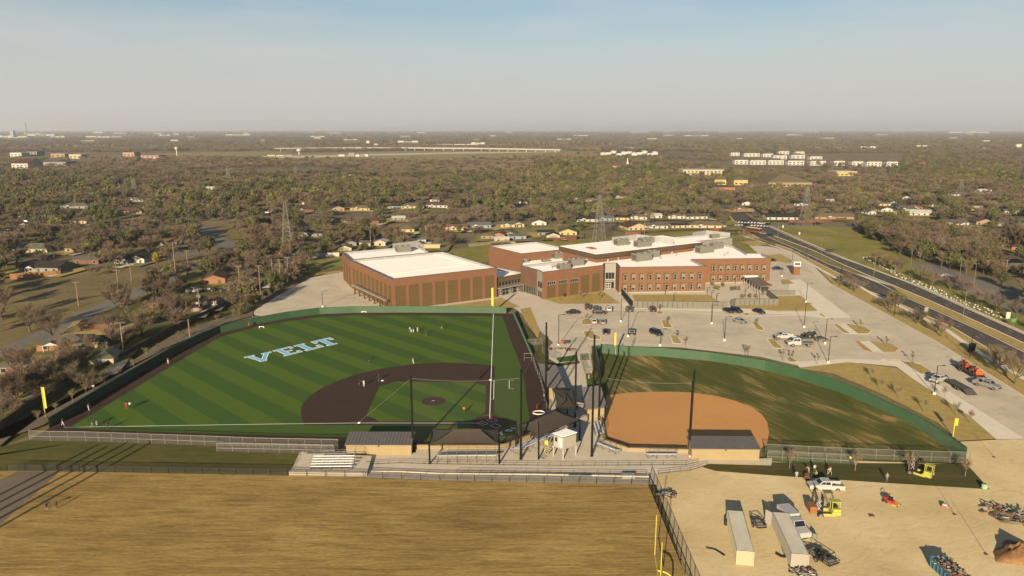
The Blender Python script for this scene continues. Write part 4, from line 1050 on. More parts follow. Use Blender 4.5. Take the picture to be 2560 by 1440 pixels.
z = 4.8
cb = [G(1347, 1094, z), G(1450, 1049, z), G(1394, 1022, z), G(1290, 1064, z)]
canopy('dark canopy set diagonally over the bleachers behind home plate', cb, [(*G(1346, 1047, 6.3), 6.3), (*G(1388, 1027, 6.3), 6.3)], cb, z)
z = 4.0
cc = [G(1391, 1022, z), G(1446, 1023, z), G(1432, 971, z), G(1381, 971, z)]
m0 = tuple((Vector(cc[0]) + Vector(cc[1])) / 2); m1 = tuple((Vector(cc[2]) + Vector(cc[3])) / 2)
canopy('smaller dark canopy on central posts between the two dugouts', cc, [(*Vector(m0).lerp(Vector(m1), .25), 4.8), (*Vector(m0).lerp(Vector(m1), .75), 4.8)], [m0, m1], z, .3)

# bleachers
def bleacher(label, c, rz, L, rows, high=.5, fh=.0, m_=ALUTOP, xbr=True):
    t_ = thing('bleacher', label, 'bleacher', c, rz, 'metal bleachers of the ball park'); dp, ht = .62, .22
    for r in range(rows):
        y = r * dp; zz = high + r * ht
        MB().box(0, y + .15, zz, L, .26, .05).build('seat_plank', m_, t_)
        MB().box(0, y - .2, zz - .26, L, .22, .04).build('foot_plank', ALU, t_)
    yb = (rows - 1) * dp + .45; zb = high + (rows - 1) * ht
    n = max(3, int(L / 1.85))
    for k in range(n + 1):
        x = -L / 2 + .08 + (L - .16) * k / n; f = MB()
        f.tube((x, -.3, 0), (x, -.3, high), .035, n=4); f.tube((x, yb - .1, 0), (x, yb - .1, zb), .035, n=4); f.tube((x, -.3, high - .1), (x, yb - .1, zb - .05), .035, n=4); f.tube((x, -.3, .05), (x, yb, .05), .03, n=4)
        f.build('frame', ALU, t_); MB().tube((x, yb, zb - .1), (x, yb, zb + 1.05), .03, n=4).build('rail_post', ALU, t_)
    for q in (.35, .7, 1.05): MB().tube((-L / 2, yb, zb + q), (L / 2, yb, zb + q), .03, n=4).build('back_rail', ALU, t_)
    if xbr:
        for k in range(0, n, 2):
            x0, x1 = -L / 2 + .08 + (L - .16) * k / n, -L / 2 + .08 + (L - .16) * (k + 1) / n
            MB().tube((x0, yb - .1, .1), (x1, yb - .1, zb - .1), .025, n=4).tube((x1, yb - .1, .1), (x0, yb - .1, zb - .1), .025, n=4).build('cross_brace', ALU, t_)
    for s in (-1, 1):
        MB().path([(s * L / 2, -.2, high + .5), (s * L / 2, yb, zb + 1.05)], .03, 4).path([(s * L / 2, -.2, high - .2), (s * L / 2, -.2, high + .5)], .03, 4).build('side_rail', ALU, t_)
    return t_
x0, y0 = G(828, 1173, .95); bleacher('bright white bleacher facing the practice field on the concrete pad', (x0, y0, .95), 0.02, 7.6, 5, .5, m_=mat('white_plank', (.72, .72, .70), .35, .03, 2))
a, b = G(1085, 1165), G(1246, 1163); mid_ = ((a[0] + b[0]) / 2, (a[1] + b[1]) / 2); rzb = math.atan2(b[1] - a[1], b[0] - a[0])
bleacher('long bleacher under the big canopy behind third base, backs to the walk', (mid_[0], mid_[1] + 3.1, ZT), rzb + math.pi, 11.2, 5, .55)
a, b = G(1306, 1140), G(1386, 1104); ang = math.atan2(b[1] - a[1], b[0] - a[0]); nn = Vector((-math.sin(ang), math.cos(ang)))
mid_ = ((a[0] + b[0]) / 2 + nn.x * 2.4, (a[1] + b[1]) / 2 + nn.y * 2.4); bleacher('bleacher set at an angle under the diagonal canopy', (*mid_, ZT), ang + math.pi, 10.5, 5, .5)
a, b = G(1488, 1122), G(1541, 1143); ang = math.atan2(b[1] - a[1], b[0] - a[0]); nn = Vector((-math.sin(ang), math.cos(ang)))
bleacher('small slanted bleacher at the corner of the softball block wall', ((a[0] + b[0]) / 2 + nn.x * 1.6, (a[1] + b[1]) / 2 + nn.y * 1.6, ZT), ang + math.pi, 4.6, 3, .45)
a, b = G(1613, 1152), G(1697, 1152); bleacher('small straight bleacher by the softball block wall', ((a[0] + b[0]) / 2, a[1] + 1.6, ZT), math.pi, 5.6, 3, .45)
a, b = G(1476, 1100), G(1474, 1062); bleacher('narrow bleacher end on beside the first base softball dugout', ((a[0] + b[0]) / 2 + 1.0, (a[1] + b[1]) / 2, ZT), rad(-90), 6, 3, .45)

# press box on stilts
pb0, pbl, pbr = Vector(G(1408, 1122, 2.6)), Vector(G(1384, 1113, 2.6)), Vector(G(1440, 1111, 2.6))
tb = thing('press_box', 'white ribbed cabin on steel stilts with a small window, beside the diagonal canopy', 'press box', (*pb0, 0))
pbb = pbl + pbr - pb0; PB = [pb0, pbr, pbb, pbl]; WHITECAB = mat('white_cabin', (.22, .205, .18), .5, .04, 1)
F0, F3 = face_frame(pb0, pbr), face_frame(pbl, pb0)
sh = MB(); sh.prism([tuple(p) for p in PB], 2.6, 5.0, bottom=True)
for F in (F0, F3):
    for k in range(int(F[3] / .3)): fbox(sh, F, k * .3 + .1, k * .3 + .16, 2.65, 4.8, .001, .03)
sh.build('cabin_wall', WHITECAB, tb, world=True)
MB().prism(shrink([tuple(p) for p in PB], -.12), 5.0, 5.1).build('roof', mat('white_cabin_roof', (.72, .70, .66), .5, .04, 1), tb, world=True)
tr = MB()
for i in range(4): fbox(tr, face_frame(PB[i], PB[(i + 1) % 4]), 0, math.dist(PB[i], PB[(i + 1) % 4]), 4.78, 4.998, .032, .08)
tr.build('trim', mat('tan_trim', (.10, .075, .045), .6, .05, 1), tb, world=True)
w_ = MB(); fbox(w_, F3, .3, 1.0, 3.5, 4.5, .035, .07); w_.build('window', WHITECAB, tb, world=True); w_ = MB(); fbox(w_, F3, .38, .92, 3.58, 4.42, .071, .08); w_.build('pane', GLASS, tb, world=True)
w_ = MB(); fbox(w_, F3, 1.25, 2.1, 2.65, 4.6, .035, .06); w_.build('door', mat('cabin_door', (.34, .32, .29), .5, .03, 1), tb, world=True)
w_ = MB(); fbox(w_, F0, F0[3] * .55, F0[3] * .75, 3.0, 3.5, .035, .07); w_.build('wall_unit', mat('tan_unit', (.28, .2, .09), .5, .1, 1), tb, world=True)
for p in PB:
    MB().box(p.x, p.y, 0, .22, .22, 2.38).build('stilt', WHITECAB, tb, world=True)
fl = MB()
for i in range(4): fl.tube((*PB[i], 2.49), (*PB[(i + 1) % 4], 2.49), .1)
fl.tube((*(pbl + (pbl - pb0) * .02), 2.5), (*(pbl - (pbr - pb0) * .55), 1.2), .1); fl.build('floor_beam', WHITECAB, tb, world=True)
st = MB(); q0 = pbl - (pb0 - pbl).normalized() * 0 - (pbr - pb0).normalized() * .9
for k in range(8): st.box(q0.x - .28 * k * 0.9, q0.y - .13 * k, 2.3 - .3 * k, .9, .32, .06, ang)
st.build('stair', WHITECAB, tb, world=True)
yl = thing('yellow_ladder', 'yellow folding ladder standing beside the white cabin', 'ladder', G(1366, 1136))
MB().tube((-.35, 0, 0), (-.25, .2, 2.9), .05, n=4).tube((.35, 0, 0), (.25, .2, 2.9), .05, n=4).build('side_rail', YELLOW, yl); MB().box(0, .2, 1.9, .62, .06, .9).build('panel', YELLOW, yl)
for k in range(7): MB().tube((-.32, .03 * k, .3 + .37 * k), (.32, .03 * k, .3 + .37 * k), .025, n=4).build('rung', YELLOW, yl)

# net poles, nets and foul poles
def net_pole(u, vb, vt, label, r=.24):
    x, y = G(u, vb); h = HT(vt, y); t_ = thing('net_pole', label, 'pole', (x, y, 0), 0, 'tall black net poles')
    MB().tube((0, 0, .5), (0, 0, h), r, r * .75, 10).build('shaft', BLK, t_); MB().tube((0, 0, 0), (0, 0, .5), r * 1.25, n=10).build('base_sleeve', BLK, t_); MB().lathe([(r * .8, 0), (r * .8, .18), (.05, .25)], n=8).build('cap', BLK, t_).location.z = h
    return (x, y, h)
np_ = {}
for k, a in {'a': (1033, 1130, 944, 'black net pole beside the third base dugout'), 'b': (1302, 1153, 925, 'black net pole between the two big canopies'), 'c': (1437, 1072, 881, 'black net pole right behind the white cabin'),
             'd': (1479, 1145, 840, 'tallest black pole, standing in the walk by the small slanted bleacher'), 'e': (1497, 1053, 888, 'black net pole at the end of the softball dugout by the clay'), 'f': (1722, 1137, 955, 'black net pole at the softball dugout on the third base side'),
             'g': (1364, 1012, 808, 'black net pole along the first base line, nearer of two'), 'h': (1368, 958, 843, 'black net pole along the first base line, farther of two'), 'i': (1500, 1000, 862, 'slender black net pole on the edge of the softball outfield')}.items(): np_[k] = net_pole(*a)
def net(label, pts, z0=1.0, cat='net'):
    t_ = thing('backstop_net', label, cat, (pts[0][0], pts[0][1], 0), 0, 'nets between the black poles')
    for a, b in zip(pts, pts[1:]):
        MB().quad((a[0], a[1], z0), (b[0], b[1], z0), (b[0], b[1], b[2] - .2), (a[0], a[1], a[2] - .2)).build('net_sheet', NET, t_, world=True)
        n = 10; P_ = [(a[0] + (b[0] - a[0]) * i / n, a[1] + (b[1] - a[1]) * i / n, a[2] + (b[2] - a[2]) * i / n - .15 - .7 * 4 * (i / n) * (1 - i / n) * (math.dist(a, b) / 25)) for i in range(n + 1)]
        MB().path(P_, .02, 4).build('top_cable', CABLE, t_, world=True)
net('faint net strung round the back of the baseball diamond', [np_['a'], (*np_['b'][:2], np_['a'][2] + 1.5), np_['g'], np_['h']])
net('faint net strung behind the softball diamond', [np_['i'], np_['e'], (*G(1512, 1118), 14.5), np_['f']])
gw = MB().path([(np_['a'][0], np_['a'][1], np_['a'][2] - .2), (*G(885, 1066), .02)], .02, 4)
tag(gw.build('guy_wire', CABLE), 'thin pale guy wire slanting from the net pole to third base', 'wire')
def foul_pole(u, vb, vt, label, s=1, w=.9, yv=None):
    x, y = G(u, vb); h = HT(vt, y); t_ = thing('foul_pole', label, 'foul pole', (x, y, 0), 0, 'yellow foul poles')
    MB().tube((0, 0, 0), (0, 0, h), .11, n=8).build('pole', YELLOW, t_)
    wg = MB().tube((s * w * .5, 0, 2.6), (s * w * .5, 0, h - .1), .05, n=6)
    for k in range(7): wg.tube((0, 0, 2.7 + (h - 2.9) * k / 6), (s * w * .5, 0, 2.7 + (h - 2.9) * k / 6), .03, n=4)
    wg.build('wing', YELLOW, t_); g = MB().quad((s * .1, .0, 2.6), (s * w * .47, 0, 2.6), (s * w * .47, 0, h - .1), (s * .1, 0, h - .1)); g.build('wing_mesh', YELLOW, t_)
foul_pole(115, 1049, 967, 'yellow left field foul pole at the corner of the green baseball wall', 1, 1.1); foul_pole(1233.5, 783, 719, 'yellow right field foul pole in front of the big gym', -1, 1.3)
foul_pole(1539, 888, 831, 'yellow foul pole at the first base end of the softball wall', -1); foul_pole(2382, 1094, 1045, 'yellow foul pole behind the softball wall near the sandy yard', 1, 1.3)
# goalpost on the practice field, its crossbar level with the near fence
g0, g1 = Vector(G3(1637, 1387, 3.05)), Vector(G3(1650, 1470, 3.05)); gx, gy, _ = (g0 + g1) / 2; gd = (g1 - g0).normalized()
gp = thing('goalpost', 'yellow football goalpost at the edge of the practice field', 'goalpost', (gx, gy, 0), 0)
gs = Vector((-gd.y, gd.x, 0)) * (1 if -gd.y > 0 else -1); gm = (g0 + g1) / 2
MB().path([gm + gs * a_ + Vector((0, 0, b_ - 3.05)) for a_, b_ in ((2.0, 0), (2.0, 1.7), (1.85, 2.3), (1.4, 2.75), (.7, 3.0), (0, 3.05))], .12, 8).build('gooseneck', YELLOW, gp, world=True)
MB().tube(g0, g1, .09).build('crossbar', YELLOW, gp, world=True)
for q, vt in ((g0, 1288), (g1, 1356)): MB().tube(q, (q.x, q.y, max(6.5, HT(vt, q.y))), .07).build('upright', YELLOW, gp, world=True)

# small gear round the diamonds
def soccer_frame(name, u, v, w, h, label, cat, rz=0, m_=None, grp=None):
    t_ = thing(name, label, cat, G(u, v), rz, grp); m_ = m_ or WHITE
    MB().path([(-w / 2, 0, 0), (-w / 2, 0, h), (w / 2, 0, h), (w / 2, 0, 0)], .06, 5).build('frame', m_, t_); MB().path([(-w / 2, 0, 0), (-w / 2, .8, 0), (w / 2, .8, 0), (w / 2, 0, 0)], .05, 5).build('foot', m_, t_)
    MB().path([(-w / 2, .8, 0), (-w / 2, 0, h)], .04, 4).path([(w / 2, .8, 0), (w / 2, 0, h)], .04, 4).build('stay', m_, t_)
soccer_frame('practice_frame', 910, 784.5, 1.4, .8, 'small white frame on the warning track before the middle of the green wall', 'frame')
soccer_frame('practice_frame', 654, 822.5, 1.4, .8, 'small white frame at the turf edge left of the blue lettering', 'frame')
soccer_frame('pitching_screen', 1320, 905, 2.1, 2.4, 'white framed screen standing on the track by the first base fence', 'screen', m_=GALV)
MB().tube((-1.05, 0, 1.2), (1.05, 0, 1.2), .05, n=4).build('mid_bar', GALV, bpy.data.objects['pitching_screen'])
rg = thing('white_ring', 'white rimmed ring lying on the track behind home plate', 'ring', (*G(1347, 1037), ZT))
rb = MB(); n = 24
for i in range(n):
    t0, t1 = 2 * math.pi * i / n, 2 * math.pi * (i + 1) / n; rb.tube((1.3 * math.cos(t0), 1.0 * math.sin(t0), .14), (1.3 * math.cos(t1), 1.0 * math.sin(t1), .14), .13, n=5, cap=False)
rb.build('rim', mat('ring_white', (.5, .48, .44), .5, .05, 1), rg); MB().lathe([(.98, .05), (.9, .08)], n=20).build('bed', TRACK, rg)
hb_ = thing('utility_cabinet', 'white fronted cabinet with a dark lid behind the low black fence', 'cabinet', G(1571, 1202))
MB().box(0, .5, 0, 2.3, .9, 1.0).build('body', mat('white_cab2', (.33, .32, .29), .5, .04, 1), hb_); MB().box(0, .5, 1.0, 2.4, 1.0, .06).build('lid', STEELGREY, hb_)
for k, u in enumerate((1425, 1440, 1455, 1469)):
    t_ = thing('track_hurdle', ['first', 'second', 'third', 'last'][k] + ' silver hurdle counting from the white cabin, on the lower walk', 'hurdle', G(u, 1203), .05, 'silver hurdles on the lower walk')
    MB().path([(-.5, 0, 0), (-.5, 0, 1.05), (.5, 0, 1.05), (.5, 0, 0)], .03, 4).build('frame', ALU, t_); MB().path([(-.5, 0, .03), (-.5, -.7, .03)], .03, 4).path([(.5, 0, .03), (.5, -.7, .03)], .03, 4).build('foot', ALU, t_); MB().box(0, 0, .85, 1.05, .03, .2).build('crossbar', ALU, t_)
for k, (u, v) in enumerate(((1724, 1150), (1728, 1151))):
    t_ = thing('traffic_cone', ['white banded orange cone by the corner of the softball dugout', 'plain orange cone touching the dugout corner'][k], 'cone', (*G(u, v), ZT))
    MB().lathe([(.2, .04), (.05, .75)], n=8).build('cone_body', mat('cone_orange', (.55, .10, .02), .5, .05, 1), t_); MB().box(0, 0, 0, .45, .45, .04).build('base', mat('cone_orange', (.55, .10, .02)), t_)
    if k == 0: MB().lathe([(.16, .3), (.11, .5)], n=8).build('band', WHITE, t_)

for k in range(5):
    t_ = thing('net_pole', ORD5[k] + ' tall pole of the row beyond the practice field, throwing a long shadow', 'pole', (-95 + 2.6 * k, 87 + .5 * k, 0), 0, 'pole row beyond the practice field'); MB().tube((0, 0, .4), (0, 0, 14.5 - .5 * (k % 2)), .28, .24, 10).build('shaft', BLK, t_); MB().tube((0, 0, 0), (0, 0, .4), .36, n=10).build('base_sleeve', BLK, t_)
# ------------------------------------------------------------------ vehicles
TYRE = mat('tyre_rubber', (.012, .012, .012), .85, .1, 4); RIM = mat('wheel_rim', (.17, .17, .165), .35, .05, 4, met=.5)
CARGLASS = mat('car_glass', (.008, .009, .011), .05, 0, spec=.7); LAMPW = mat('headlight_lens', (.4, .4, .38), .15, 0, spec=.7); LAMPR = mat('tail_light_lens', (.22, .012, .01), .2, 0, spec=.6)
PLATE = mat('number_plate', (.3, .3, .29), .5, 0); TRIMB = mat('black_trim', (.008, .008, .008), .6, 0)
PAINT = {k: mat('paint_' + k, c, .28, 0, spec=.5, coat=.4) for k, c in dict(black=(.006, .006, .007), white=(.25, .245, .235), silver=(.12, .12, .118), grey=(.035, .035, .036), maroon=(.03, .007, .006), brown=(.045, .034, .024), blue=(.008, .012, .03), beige=(.16, .145, .12), red=(.14, .016, .012)).items()}
VSPEC = {  # length, width, sill, hood, roof heights; cabin foot and head along the length; wheelbase
 'sedan': (4.8, 1.84, .22, .92, 1.45, (-2.0, 1.15), (-1.15, .25), 2.8, .33), 'suv': (4.9, 1.95, .28, 1.08, 1.76, (-2.38, 1.2), (-2.1, .3), 2.85, .37),
 'pickup': (5.9, 2.02, .38, 1.18, 1.92, (-.75, 1.55), (-.6, .75), 3.7, .41), 'flatbed': (7.2, 2.2, .55, 1.45, 2.45, (-.1, 2.5), (.0, 1.9), 4.4, .5)}
PROTO = {}
def wheel(t_, x, y, r, w=.24):
    o = MB(); V = []
    s = 1 if y > 0 else -1
    o.tube((0, -w / 2, 0), (0, w / 2, 0), r, n=14); ob = o.build('wheel', TYRE, t_); ob.location = (x, y, r)
    q = MB().tube((0, s * w * .45, 0), (0, s * (w * .5 + .015), 0), r * .62, n=10); q.build('rim', RIM, ob)
def make_vehicle(kind, paint):
    L, W, sill, hood, roof, cf, ch, wb, wr = VSPEC[kind]; P_ = PAINT[paint]; h = W / 2
    t_ = thing({'sedan': 'parked_car', 'suv': 'parked_car', 'pickup': 'pickup_truck', 'flatbed': 'flatbed_truck'}[kind], 'x', 'car' if kind in ('sedan', 'suv') else 'truck')
    def ring(x, w, z0, z1): return [(x, -w * .9, z0), (x, -w, z0 + .16), (x, -w, z1 - .14), (x, -w * .86, z1), (x, w * .86, z1), (x, w, z1 - .14), (x, w, z0 + .16), (x, w * .9, z0)]
    b_ = MB(); f = L / 2
    if kind in ('sedan', 'suv'):
        tail = hood + (.06 if kind == 'suv' else .02)
        b_.loft([ring(-f, h * .82, sill + .2, tail - .18), ring(-f + .14, h * .94, sill + .03, tail - .02), ring(-f + .7, h, sill, tail), ring(cf[1], h, sill, hood + .02), ring(f - .5, h * .96, sill, hood - .1), ring(f - .1, h * .85, sill + .05, hood - .2), ring(f, h * .75, sill + .18, hood - .32)])
    else:
        bl = cf[0]
        b_.loft([ring(bl, h, sill, hood + .1), ring(cf[1], h, sill, hood + .04), ring(f - .35, h * .97, sill + .05, hood - .04), ring(f - .06, h * .93, sill + .1, hood - .12), ring(f, h * .88, sill + .2, hood - .25)])
        if kind == 'pickup':
            for s in (-1, 1): b_.box((bl - f) / 2, s * (h - .07), sill + .08, f + bl - .02, .13, hood - sill - .02)
            b_.box(-f + .04, 0, sill + .1, .08, W - .28, hood - sill - .08); b_.box((bl - f) / 2, 0, sill + .12, f + bl - .1, W - .28, .18)
    b_.build('body', P_, t_, smooth=False)
    c_ = MB(); zb = hood - .02 + (.1 if kind in ('pickup', 'flatbed') else 0); wt = h * .78
    bot = [(cf[0], -h * .93, zb), (cf[1], -h * .9, zb), (cf[1], h * .9, zb), (cf[0], h * .93, zb)]; top = [(ch[0], -wt, roof), (ch[1], -wt, roof), (ch[1], wt, roof), (ch[0], wt, roof)]
    mid = [tuple(Vector(a).lerp(Vector(b), .93)) for a, b in zip(bot, top)]; top2 = [(p[0] * .96 + .04 * (ch[0] + ch[1]) / 2, p[1] * .9, roof + .03) for p in top]
    c_.loft([bot, mid, top2]); c_.build('cabin', P_, t_)
    def pane(name, i, j, a0, a1, z0=.14, z1=.86):
        A0, A1 = Vector(bot[i]), Vector(bot[j]); B0, B1 = Vector(mid[i]), Vector(mid[j])
        Q = [A0.lerp(A1, a).lerp(B0.lerp(B1, a), z) for a, z in ((a0, z0), (a1, z0), (a1, z1), (a0, z1))]
        n = (Q[1] - Q[0]).cross(Q[3] - Q[0]).normalized() * .012
        if n.dot(Q[0] - Vector(((ch[0] + ch[1]) / 2, 0, roof * .7))) < 0: n = -n
        MB().add([tuple(q + n) for q in Q], [(0, 1, 2, 3)]).build(name, CARGLASS, t_)
    pane('windshield', 1, 2, .06, .94); pane('rear_window', 3, 0, .1, .9)
    for i, j in ((0, 1), (2, 3)):
        if i == 0: pane('side_window', 0, 1, .10, .50); pane('side_window', 0, 1, .54, .88)
        else: pane('side_window', 2, 3, .12, .46); pane('side_window', 2, 3, .5, .9)
    for x in (wb / 2, -wb / 2):
        for y in (-h + .1, h - .1): wheel(t_, x + (.1 if kind == 'pickup' else 0), y, wr, .26)
    zl = hood - .3
    for s in (-1, 1):
        MB().box(f - .1, s * h * .66, zl - .08, .12, .36, .15).build('headlight', LAMPW, t_); MB().box(-f + .03 if kind != 'flatbed' else -f + .06, s * h * .74, (zl + .02), .1, .26, .16).build('tail_light', LAMPR, t_)
        MB().box(cf[1] - .25, s * (h + .1), zb + .02, .14, .2, .14).build('mirror', P_, t_)
    MB().box(f - .02, 0, sill + .08, .08, W * .8, .2).build('bumper', TRIMB, t_); MB().box(-f - .01, 0, sill + .12, .06, W * .7, .16).build('rear_bumper', TRIMB, t_); MB().box(-f - .045, 0, sill + .2, .02, .34, .15).build('number_plate', PLATE, t_)
    MB().box(f - .0, 0, hood - .48, .05, W * .5, .18).build('grille', TRIMB, t_)
    if kind == 'flatbed':
        MB().box((-f - .2) / 2 - .1, 0, 1.0, f + .1, 2.4, .14).build('bed', mat('grey_deck', (.10, .105, .10), .7, .1, 2), t_); MB().box(-.3, 0, 1.143, .1, 2.3, 1.1).build('headboard', mat('grey_deck', (.1, .1, .1)), t_)
        MB().box(-f / 2 - .4, 0, .55, f - .6, .9, .3).build('chassis', TRIMB, t_)
    return t_
def vehicle(kind, paint, u, v, hd, label, group=None, loc=None, z=0.0):
    k = (kind, paint); loc = loc or (*G(u, v), z)
    if k not in PROTO:
        PROTO[k] = o = make_vehicle(kind, paint); o.location = loc; o.rotation_euler = (0, 0, rad(hd)); o['label'] = label
        if group: o['group'] = group
        return o
    return dup(PROTO[k], loc, rad(hd), label, group)
PK = 'cars in the school parking lot'
ZC = .006 * LEVEL[0]
for a in [('sedan', 'black', 1431, 787, 188, 'black sedan driving past the red kerb at the lot entrance'), ('suv', 'black', 1469, 774, 88, 'black sport utility car first in the row below the tan lawn'),
 ('suv', 'grey', 1491, 779, 89, 'dark grey sport utility car behind a passing black sedan'), ('suv', 'white', 1521, 779, 89, 'white sport utility car in the row below the tan lawn'), ('sedan', 'black', 1498, 787, -4, 'black sedan crossing in front of the dark grey sport utility car'),
 ('suv', 'brown', 1572, 780, 90, 'brownish grey sport utility car at the corner of the long grey wall'), ('suv', 'maroon', 1630, 780, 90, 'maroon car parked by the long grey yard wall beside a small island'), ('sedan', 'white', 1484, 810, 91, 'white sedan beside the rounded kerb island'),
 ('sedan', 'beige', 1505, 811, 91, 'beige sedan parked next to the white sedan'), ('sedan', 'black', 1514, 836, 86, 'black sedan alone in the second bay row'), ('suv', 'black', 1579, 838, 82, 'black sport utility car at the foot of a lot lamp post'), ('suv', 'black', 1640, 840, -62, 'black sport utility car standing askew near the softball wall'),
 ('sedan', 'black', 1821, 783, -68, 'small black car first of three by the planted court'), ('suv', 'black', 1841, 783, -66, 'black sport utility car beside the small black car by the planted court'), ('sedan', 'black', 1897, 785, -64, 'black sedan past the little tan island by the planted court'), ('sedan', 'silver', 1849, 809, -58, 'silver sedan out in the open middle of the lot'),
 ('sedan', 'blue', 1944, 676, 2, 'dark blue sedan at the drop-off beside the brick sign tower'), ('sedan', 'black', 1929, 655, 20, 'black car half hidden behind the end of the classroom wing')]: vehicle(*a, group=PK, z=ZC)
vehicle('pickup', 'white', 1961, 850, 178, 'white pickup parked behind the flatbed truck in the lot', z=ZC); vehicle('flatbed', 'white', 1998, 868, 178, 'white crew cab flatbed truck in the parking lot', z=ZC)
p_ = vehicle('pickup', 'white', 2345, 958, 215, 'white pickup hitched to the bare gooseneck trailer on the drive', z=ZC); vehicle('pickup', 'silver', 2466, 972, -60, 'silver pickup towing the red machines on the drive', z=ZC)
vehicle('pickup', 'white', 2063, 1224, 176, 'white crew cab pickup on the sand beside the sod workers')
RG = 'cars on the boulevard'
for a in [('sedan', 'grey', 2074, 631, 118, 'dark grey car alone on the far carriageway beside the park lawn'), ('sedan', 'black', 1865, 566, 120, 'black car just below the crosswalk'), ('sedan', 'white', 1903, 562, 122, 'white car stopped right of the crosswalk'), ('suv', 'black', 1917, 565, 122, 'black sport utility car behind the white stopped car'),
 ('sedan', 'black', 1860, 555.5, 120, 'dark car on the crosswalk'), ('sedan', 'silver', 1906, 587, 120, 'silver car behind the brown bus'), ('sedan', 'black', 1925, 591, 120, 'black car last in line behind the brown bus')]: vehicle(*a, group=RG, z=ZC)
for a in [('sedan', 'black', 1981, 562, 2, 'black car on the side street left of the lattice tower'), ('pickup', 'black', 2043, 562, 0, 'black pickup on the side street before the red fence'), ('sedan', 'black', 475, 678, 25, 'black car on the street beside the grass lot'), ('sedan', 'black', 466, 556, 5, 'black car at the far street junction'),
 ('suv', 'white', 648, 638, 5, 'white sport utility car by the orange brick house'), ('pickup', 'black', 566, 728, -5, 'black pickup in the yard of the white gabled brick house'), ('sedan', 'black', 522, 728, 8, 'black car beside the black pickup in the gravel yard'), ('pickup', 'white', 484, 731, 175, 'white pickup partly under the trees in the gravel yard'),
 ('sedan', 'black', 66, 556, 10, 'black car on the lawn at the far left street'), ('sedan', 'silver', 60, 564, 15, 'silver car on the lawn beside the black one'), ('sedan', 'white', 590, 533, 0, 'white car in front of the dark roofed brick red house'), ('sedan', 'white', 670, 534, 5, 'white car before the orange walled house'),
 ('sedan', 'white', 1806, 557, 0, 'white car beside the long tan roofed house at the junction'), ('sedan', 'grey', 1888, 533, 10, 'grey car parked across the road from the junction trees'), ('suv', 'white', 1878, 527, 20, 'white car among the cars parked by the boulevard'), ('suv', 'black', 1893, 546, 5, 'black car parked by the dark carport near the junction'),
 ('sedan', 'blue', 2375, 694, 150, 'blue car under the trees in the roadside car park'), ('sedan', 'silver', 2360, 692, 150, 'silver car under the trees in the roadside car park'), ('sedan', 'black', 1762, 497, 110, 'dark car far up the boulevard')]: vehicle(*a)
# the bus
bu = thing('city_bus', 'brown bus waiting at the junction on the boulevard', 'bus', (*G(1884, 583), ZC), rad(121)); BUSP = mat('bus_brown', (.10, .035, .015), .4, .05, 1)
MB().loft([[(x, -1.2, .4), (x, -1.25, 1.2), (x, -1.15, 2.95), (x, 1.15, 2.95), (x, 1.25, 1.2), (x, 1.2, .4)] for x in (-5.4, 5.4)]).build('body', BUSP, bu); MB().box(0, 0, 2.95, 10, 2.1, .12).build('roof', mat('bus_roof', (.4, .38, .35), .5, .05, 1), bu)
for s in (-1, 1):
    for k in range(7): MB().box(-4.4 + k * 1.4, s * 1.235, 1.5, 1.15, .06, .85).build('side_window', CARGLASS, bu)
MB().box(5.4, 0, 1.3, .06, 2.0, 1.2).build('windshield', CARGLASS, bu); MB().box(-5.4, 0, 1.6, .06, 1.8, .9).build('rear_window', CARGLASS, bu)
for x in (3.6, -3.2):
    for y in (-1.1, 1.1): wheel(bu, x, y, .48, .3)

# trailers and machines
DECK = mat('trailer_deck', (.045, .043, .042), .7, .15, 2); ORANGE = mat('machine_orange', (.30, .055, .012), .45, .06, 1); MRED = mat('machine_red', (.22, .022, .012), .45, .06, 1); LIME = mat('machine_yellow', (.24, .235, .04), .45, .05, 1)
def trailer(loc, hd, L, label, W=2.3, ramps=True):
    t_ = thing('trailer', label, 'trailer', loc, rad(hd))
    MB().box(0, 0, .75, L, W, .14).build('deck', DECK, t_)
    for s in (-1, 1): MB().box(0, s * (W / 2 - .06), .55, L, .1, .2).build('side_beam', TRIMB, t_)
    for x in (-L * .16, -L * .16 - .85):
        for s in (-1, 1): wheel(t_, x, s * (W / 2 + .14), .36, .2)
    MB().path([(L / 2, 0, .8), (L / 2 + .9, 0, 1.35), (L / 2 + 1.8, 0, 1.3)], .1, 6).build('gooseneck', TRIMB, t_)
    if ramps: MB().add([(-L / 2, -W / 2, .88), (-L / 2, W / 2, .88), (-L / 2 - 1.9, W / 2, .06), (-L / 2 - 1.9, -W / 2, .06), (-L / 2, -W / 2, .75), (-L / 2, W / 2, .75), (-L / 2 - 1.9, W / 2, .0), (-L / 2 - 1.9, -W / 2, 0)], [(0, 3, 2, 1), (4, 5, 6, 7), (0, 4, 7, 3), (1, 2, 6, 5), (3, 7, 6, 2)]).build('ramp', DECK, t_)
    return t_
